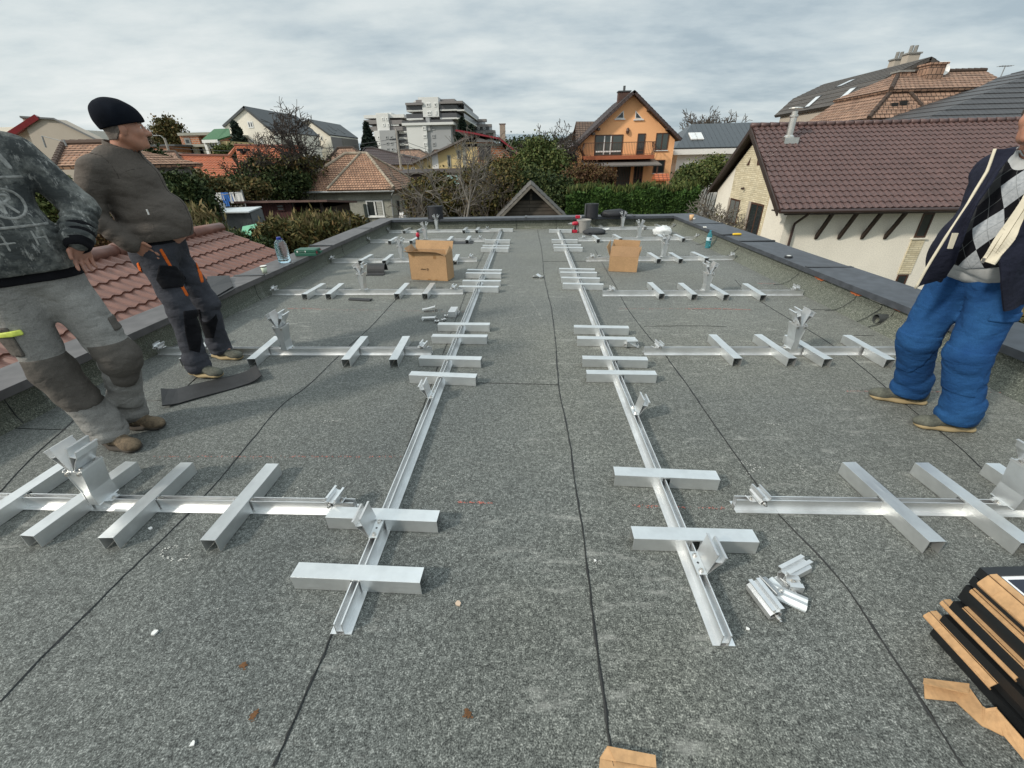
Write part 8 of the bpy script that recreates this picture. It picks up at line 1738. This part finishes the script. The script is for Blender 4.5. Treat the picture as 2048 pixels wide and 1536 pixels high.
    j = Model(.06); j.add(ell(v(-.01,0,1.41), (.160,.195,.20))); j.add(ell(v(.035,0,1.20), (.165,.180,.18))); j.add(cone(v(.015,-.07,1.06), v(.015,.07,1.06), .155, .155, (1,1,1.0)), .08); j.add(cone(v(-.03,-.165,1.53), v(-.03,.165,1.53), .080, .080), .06)
    j.add(cone(shL, elL, .080, .068), .022); j.add(cone(elL, wrL, .070, .060), .025); j.add(cone(shR, elR, .088, .076), .045); j.add(cone(elR, wrR, .076, .056), .04); j.add(cone(v(-.02,0,1.57), v(-.005,0,1.62), .085, .080), .04); j.cut(cone(v(.0,0,1.60), v(.02,0,1.75), .064, .066)); j.cut(plane((0,0,1), 1.005))
    ax = np.array(wrL)-np.array(elL); j.fold((np.array(elL)+np.array(wrL))/2, ax, .013, 150, .13); j.fold(elL, (.4,.4,-.8), .012, 70, .10); j.fold((np.array(shL)+np.array(elL))/2, np.array(elL)-np.array(shL)+np.array((.1,0,0)), .006, 48, .13); j.fold(v(.12,.14,1.15), (.1,.8,.5), .012, 42, .15); j.fold(v(.1,.1,1.35), (0,.6,.7), .008, 40, .15); j.fold(v(.05,.17,1.05), (.1,.9,.3), .010, 52, .13); j.fold(v(.12,-.1,1.1), (.1,-.6,.7), .008, 46, .16)
    sw = sculpt('sweater', j, (-.36,-.50,.97), (.20,.44,1.70), .007, ms, t)
    sculpt('waistband', patch(m, lambda P: np.abs(P[:,2]-1.0)-.040, .014), (-.44,-.36,.93), (.16,.26,1.08), .007, M_cb, t)
    cf = Model(.02); d_ = ax/np.linalg.norm(ax); w_ = np.array(wrL); cf.add(cone(tuple(w_-d_*.055), tuple(w_+d_*.022), .063, .056)); cf.fold(tuple(w_), tuple(d_), .005, 160, .08); cf.cut(cone(tuple(w_+d_*.02), tuple(w_+d_*.08), .037, .036)); sculpt('cuff', cf, tuple(w_-.12), tuple(w_+.12), .005, M_cb, t)
    # faded print: letters, bars and an R in a ring
    M_pr = pm('cracked pale grey print', (.27,.27,.255), .95, var=.35, scale=45); yz = [1, 2]; fr = lambda P: -(P[:,0]-O[0]-.04)
    K = lambda px, py: LP(px, py, 1.83)[yz]
    c0 = K(28, 412); r0 = abs(K(28, 380)[1]-c0[1])*1.0
    def pr(name, reg): sculpt(name, patch(j, reg, .0022), (-.16,-.40,.97), (.20,.30,1.66), .0045, M_pr, sw)
    pr('printed_ring', ring(c0, r0, .0065, yz, fr)); s = r0*.62
    pr('printed_letter', strokes([((c0[0]-s*.45,c0[1]-s),(c0[0]-s*.45,c0[1]+s)), ((c0[0]-s*.45,c0[1]+s),(c0[0]+s*.35,c0[1]+s*.95)), ((c0[0]+s*.35,c0[1]+s*.95),(c0[0]+s*.5,c0[1]+s*.5)), ((c0[0]+s*.5,c0[1]+s*.5),(c0[0]-s*.4,c0[1]+.0)), ((c0[0]-s*.1,c0[1]),(c0[0]+s*.6,c0[1]-s))], .0065, yz, fr))
    pr('printed_bar', strokes([((c0[0]-.16,c0[1]+r0+.045),(c0[0]+.10,c0[1]+r0+.045)), ((c0[0]-.16,c0[1]-r0-.035),(c0[0]+.10,c0[1]-r0-.035))], .0065, yz, fr))
    z = c0[1]+r0+.085; y = c0[0]; pr('printed_letter', strokes([((y-.02,z),(y-.04,z+.115)), ((y-.04,z+.115),(y+.0,z+.03)), ((y+.0,z+.03),(y+.045,z+.115)), ((y+.045,z+.115),(y+.075,z))], .011, yz, fr)); pr('printed_letter', strokes([((y-.15,z),(y-.13,z+.115)), ((y-.13,z+.115),(y-.08,z+.115)), ((y-.08,z+.115),(y-.06,z))], .010, yz, fr))
    z = c0[1]-r0-.07; pr('printed_letter', strokes([((y+.03,z-.05),(y+.03,z+.01)), ((y+.07,z-.05),(y+.07,z+.01)), ((y+.03,z-.02),(y+.07,z-.02)), ((y-.10,z-.03),(y-.04,z-.03)), ((y-.07,z-.06),(y-.07,z))], .005, yz, fr))
    shoe(t, (-.02,-.105,0), R_(14), SHOE_B); shoe(t, (-.17,.030,0), R_(26), SHOE_B)
man1()

# ================ man in open navy jacket ================
def man3():
    loc, rz = (2.42, 2.32, .002), R_(200); t = person('man in blue work trousers, open navy jacket and argyle vest, right edge', loc, rz); LP = to_local(loc, rz)
    hips = ((.03,-.10,.86), (.03,.10,.86)); knees = ((.07,-.115,.47), (.075,.130,.47)); ank = ((-.10,-.115,.10), (-.015,.190,.10)); hc = (.17,.02,1.585)
    sh = ((.0,-.150,1.345), (.02,.185,1.345)); el = ((-.18,-.175,1.10), (-.16,.25,1.10)); wr = ((-.21,-.07,.95), (-.21,.09,.95))
    b = Model(.04); b.add(ell((.06,0,1.21), (.11,.15,.18))); b.add(ell((.07,0,1.02), (.12,.14,.14))); b.add(ell((.02,0,.90), (.10,.14,.11))); legs(b, hips, knees, ank, .068, .050, .036)
    for a, yw in zip(ank, (R_(-38), R_(-30))): b.add(cone(a, (a[0]+.10*math.cos(yw),a[1]+.10*math.sin(yw),.05), .035, .025), .03)
    for s, e, w in zip(sh, el, wr): b.add(cone(s, e, .047, .040), .05); b.add(cone(e, w, .040, .027), .03)
    b.add(cone((.07,0,1.38), (.125,.01,1.51), .064, .060), .05); T = head(b, hc)
    hand(b, wr[0], (-.1,.6,-.7), (-.7,0,-.5), .5, .1, 1); hand(b, wr[1], (-.1,-.6,-.7), (-.7,0,-.5), .5, .1, -1)
    body = sculpt('body', b, (-.36,-.40,.02), (.34,.40,1.74), .0055, M_skin, t); face_parts(T, body)
    sculpt('hair', patch(b, lambda P: np.maximum(np.maximum(P[:,0]-(hc[0]+.050)+np.maximum(0, hc[2]+.045-P[:,2])*1.0, hc[2]-.055-P[:,2]), -1), .012), (hc[0]-.16,hc[1]-.12,1.48), (hc[0]+.14,hc[1]+.12,1.74), .006, M_hair, t)
    M_blue2 = pm('bright blue work cloth', (.010,.045,.140), .9, var=.22, scale=5, col2=(.020,.080,.205), fine=.15, fscale=220, spec=.15); creased(M_blue2, 6, .55, .025)
    m = Model(.05); m.add(cone((.02,-.07,.90), (.02,.07,.90), .138, .138, (1,1,1.1))); m.add(ell((-.05,-.08,.84), (.10,.10,.12))); m.add(ell((-.05,.08,.84), (.10,.10,.12))); legs(m, hips, knees, ank, .110, .090, .082)
    for a in ank: m.add(cone((a[0]+.01,a[1],.16), (a[0]+.015,a[1]-.01,.09), .086, .086), .04)
    m.cut(lambda P: -(P[:,2]-.99)); m.cut(plane((0,0,1), .055))
    for kx in knees: m.fold((kx[0]-.04,kx[1],kx[2]), (.3,-.3,1), .010, 58, .13); m.fold((kx[0]+.02,kx[1],kx[2]-.16), (.5,.2,1), .009, 64, .13)
    for a in ank: m.fold((a[0],a[1],.21), (.4,-.3,1), .014, 60, .12); m.fold((a[0]+.03,a[1],.12), (-.3,.2,1), .010, 85, .08)
    m.fold((.09,0,.80), (.2,.9,.4), .012, 42, .15); m.fold((.05,.1,.68), (.5,.3,.9), .008, 50, .14)
    bb = ((-.32,-.36,.03), (.32,.38,1.02)); tr = sculpt('trousers', m, *bb, .0085, M_blue2, t)
    for kx, sd in zip(knees, (lambda P: P[:,1]-.0, lambda P: -P[:,1])): sculpt('knee_patch', patch(m, lambda P, kx=kx, sd=sd: np.maximum(np.maximum(np.abs(P[:,2]-kx[2]+.09)-.13, -(P[:,0]-kx[0]+.01)), sd(P)), .005), *bb, .007, M_blue2, tr)
    sculpt('pocket_flap', patch(m, lambda P: np.maximum(np.maximum(np.abs(P[:,2]-.70)-.022, -(P[:,1]-.16)), -(P[:,0]+.08)), .010), *bb, .007, M_blue2, tr)
    # grey shirt, then argyle vest over it
    M_sh = pm('heather grey jersey', (.40,.41,.41), .92, var=.12, scale=25, bmp=.2, bscale=350, bdist=.001, spec=.1)
    def torso(g): 
        j = Model(.06); j.add(ell((.05,0,1.25), (.145+g,.165+g,.17+g))); j.add(ell((.095,0,1.05), (.165+g,.165+g,.16+g))); j.add(cone((.06,-.07,.95), (.06,.07,.95), .135+g, .135+g, (1,1,.9)), .08); j.add(cone((.03,-.12,1.35), (.03,.13,1.35), .066+g, .066+g), .06); return j
    s_ = torso(.006); s_.add(cone((.065,0,1.38), (.095,0,1.455), .075, .070), .04); s_.cut(lambda P: -(P[:,2]-1.462-(P[:,0]-.09)*-.25)); s_.cut(cone((.10,0,1.44), (.12,0,1.56), .060, .062)); s_.cut(lambda P: P[:,2]-.835-np.abs(P[:,1])*.22); s_.fold((.16,0,.90), (.2,.2,1), .006, 70, .14); s_.fold((.20,.05,.86), (.2,.5,.8), .006, 55, .12)
    sculpt('shirt', s_, (-.20,-.30,.78), (.34,.30,1.50), .0065, M_sh, t)
    ma, nt, ba = nmat('argyle knit'); v = coord(nt); sp = nt.nodes.new('ShaderNodeSeparateXYZ'); nt.links.new(v, sp.inputs[0]); yy = mth(nt, 'ADD', mth(nt, 'MULTIPLY', sp.outputs[1], 1/.105), .12); zz_ = mth(nt, 'MULTIPLY', sp.outputs[2], 1/.185)
    u_ = mth(nt, 'ADD', yy, zz_); w_ = mth(nt, 'SUBTRACT', yy, zz_); iu, iw = mth(nt, 'FLOOR', u_), mth(nt, 'FLOOR', w_); col = mth(nt, 'ADD', iu, iw); md = mth(nt, 'FLOORED_MODULO', col, 4.0)
    odd = mth(nt, 'GREATER_THAN', mth(nt, 'FLOORED_MODULO', col, 2.0), .5); lt = mth(nt, 'LESS_THAN', md, .5); mel = noise(nt, v, 90, 3)
    cc = mixc(nt, lt, (.030,.031,.033), ramp(nt, mel, [(.3, (.26,.28,.30)), (.7, (.38,.40,.42))])); cc = mixc(nt, odd, cc, (.007,.007,.009))
    fu, fw = mth(nt, 'FRACT', mth(nt, 'ADD', u_, .5)), mth(nt, 'FRACT', mth(nt, 'ADD', w_, .5)); ln = mth(nt, 'MAXIMUM', mth(nt, 'LESS_THAN', mth(nt, 'ABSOLUTE', mth(nt, 'SUBTRACT', fu, .0)), .025), mth(nt, 'LESS_THAN', mth(nt, 'ABSOLUTE', mth(nt, 'SUBTRACT', fw, .0)), .025)); cc = mixc(nt, mth(nt, 'MULTIPLY', ln, .55), cc, (.13,.14,.14))
    nt.links.new(cc, ba.inputs['Base Color']); ba.inputs['Roughness'].default_value = .95; ba.inputs['Specular IOR Level'].default_value = .1; bump(nt, ba, noise(nt, v, 300, 2), .3, .002)
    vs = torso(.013); vs.cut(cone((.10,0,1.44), (.26,0,1.40), .055, .065)); vs.cut(lambda P: P[:,2]-.915-np.abs(P[:,1]-.02)*.30); vs.fold((.18,0,1.05), (.2,.5,.9), .006, 45, .16); vs.fold((.18,0,.96), (.2,.3,1), .006, 60, .12); sculpt('argyle_vest', vs, (-.20,-.30,.86), (.34,.30,1.44), .0065, ma, t)
    # navy jacket: back and sleeves, then the two open fronts
    M_nv = cloth('navy jacket cloth', (.016,.018,.032), .25, 5, 260); M_cr = pm('cream facing', (.56,.51,.40), .8, var=.12, scale=14)
    jb = torso(.030); jb.add(cone((.0,-.115,1.37), (.0,.14,1.37), .080, .082), .05); jb.add(cone((-.02,-.08,.86), (-.02,.08,.86), .150, .150), .08)
    jb.cut(lambda P: np.maximum(np.maximum(-(P[:,0]-.065+np.maximum(0, np.abs(P[:,1])-.10)*1.1), P[:,2]-1.36), -.085-P[:,1])); jb.cut(lambda P: np.maximum(-(P[:,0]-.035), np.abs(P[:,1])-.085)); jb.cut(cone((.09,0,1.40), (.13,0,1.56), .076, .078)); jb.cut(plane((0,0,1), .775)); jb.fold((-.1,0,1.1), (.1,.3,.9), .010, 40, .2); jk = sculpt('jacket', jb, (-.36,-.42,.72), (.24,.42,1.50), .0085, M_nv, t)
    for s, e, w in zip(sh, el, wr):
        js = Model(.045); js.add(cone((s[0],s[1]*.75,s[2]+.01), s, .084, .088)); js.add(cone(s, e, .088, .076)); js.add(cone(e, w, .074, .056), .04); js.fold(e, (.5,0,-.8), .014, 60, .12); sculpt('sleeve', js, (min(w[0],s[0])-.16,min(w[1],s[1],e[1])-.14,.84), (s[0]+.14,max(w[1],s[1],e[1])+.14,1.46), .008, M_nv, jk)
    def sheet(name, rails, mat, par, th=.007, ns=26, nt_=9, fold=.008, ph=0):
        """cloth panel lofted between an inner and an outer rail of 3-D points, softly rippled, with thickness"""
        def samp(R, f): R = [np.array(p) for p in R]; x = f*(len(R)-1); i = min(int(x), len(R)-2); return R[i]+(R[i+1]-R[i])*(x-i)
        G_ = np.array([[samp(rails[0], i/ns)*(1-k/nt_)+samp(rails[1], i/ns)*(k/nt_) for k in range(nt_+1)] for i in range(ns+1)]); nrm = np.cross(samp(rails[1], .5)-samp(rails[0], .5), samp(rails[0], 1)-samp(rails[0], 0)); nrm /= np.linalg.norm(nrm)
        for i in range(ns+1):
            for k in range(nt_+1): G_[i,k] += nrm*(fold*math.sin(k/nt_*7+ph+i*.12)+.004*math.sin(i*.55+k))*min(1, i/5)
        b = MB(); 
        for i in range(ns):
            for k in range(nt_): b.slab(G_[i,k], G_[i,k+1], G_[i+1,k+1], G_[i+1,k], th)
        o = b.build(name, mat, par, smooth=False, local=True); return o, G_
    # viewer's left: right front swung open, its cream-edged zip line to the outside
    q = lambda px, py, Y: tuple(LP(px, py, Y)); inn = [q(2034,298,2.20), q(1996,345,2.16), q(1957,405,2.13), q(1930,470,2.14), q(1912,525,2.17), q(1893,555,2.20)]; out = [q(1990,298,2.24), q(1975,345,2.22), q(1938,410,2.19), q(1893,472,2.17), q(1855,535,2.16), q(1828,577,2.16)]
    o, G_ = sheet('jacket_front', (inn, out), M_nv, jk, fold=.010); b2 = MB(); b2.tube([tuple(p) for p in G_[:,-1]], .0065, 6); b2.build('cream_edge', M_cr, o, smooth=True, local=True)
    b2 = MB(); i1 = [LP(1904,466,2.10), LP(1915,466,2.10), LP(1903,497,2.10), LP(1894,497,2.10)]; b2.slab(*[tuple(p) for p in i1], .006); b2.build('cream_tab', M_cr, o, local=True)
    # viewer's right: left front with its cream facing turned outwards
    inn = [q(2075,330,2.08), q(2048,392,2.06), q(2005,455,2.05), q(1980,495,2.045), q(1963,522,2.04)]; out = [q(2095,350,2.04), q(2060,425,2.02), q(2030,478,2.01), q(2005,510,2.0), q(1990,530,2.0)]
    o, G_ = sheet('cream_facing', (inn, out), M_cr, jk, fold=.003, nt_=4); b2 = MB(); p = LP(1968,521,2.03); b2.bx(tuple(p), (.012,.012,.022)); b2.build('zip_pull', M_steel, o, local=True)
    inn = [q(2095,350,2.035), q(2060,425,2.015), q(2030,478,2.005), q(2000,520,1.995), q(1996,570,2.0), q(2004,622,2.03)]; out = [q(2200,370,2.12), q(2150,430,2.09), q(2120,480,2.08), q(2095,530,2.09), q(2085,580,2.12), q(2080,600,2.15)]
    sheet('jacket_front', (inn, out), M_nv, jk, fold=.010, ph=1)
    shoe(t, (-.10,-.115,0), R_(-38), SHOE_G); shoe(t, (-.015,.190,0), R_(-30), SHOE_G)
man3()
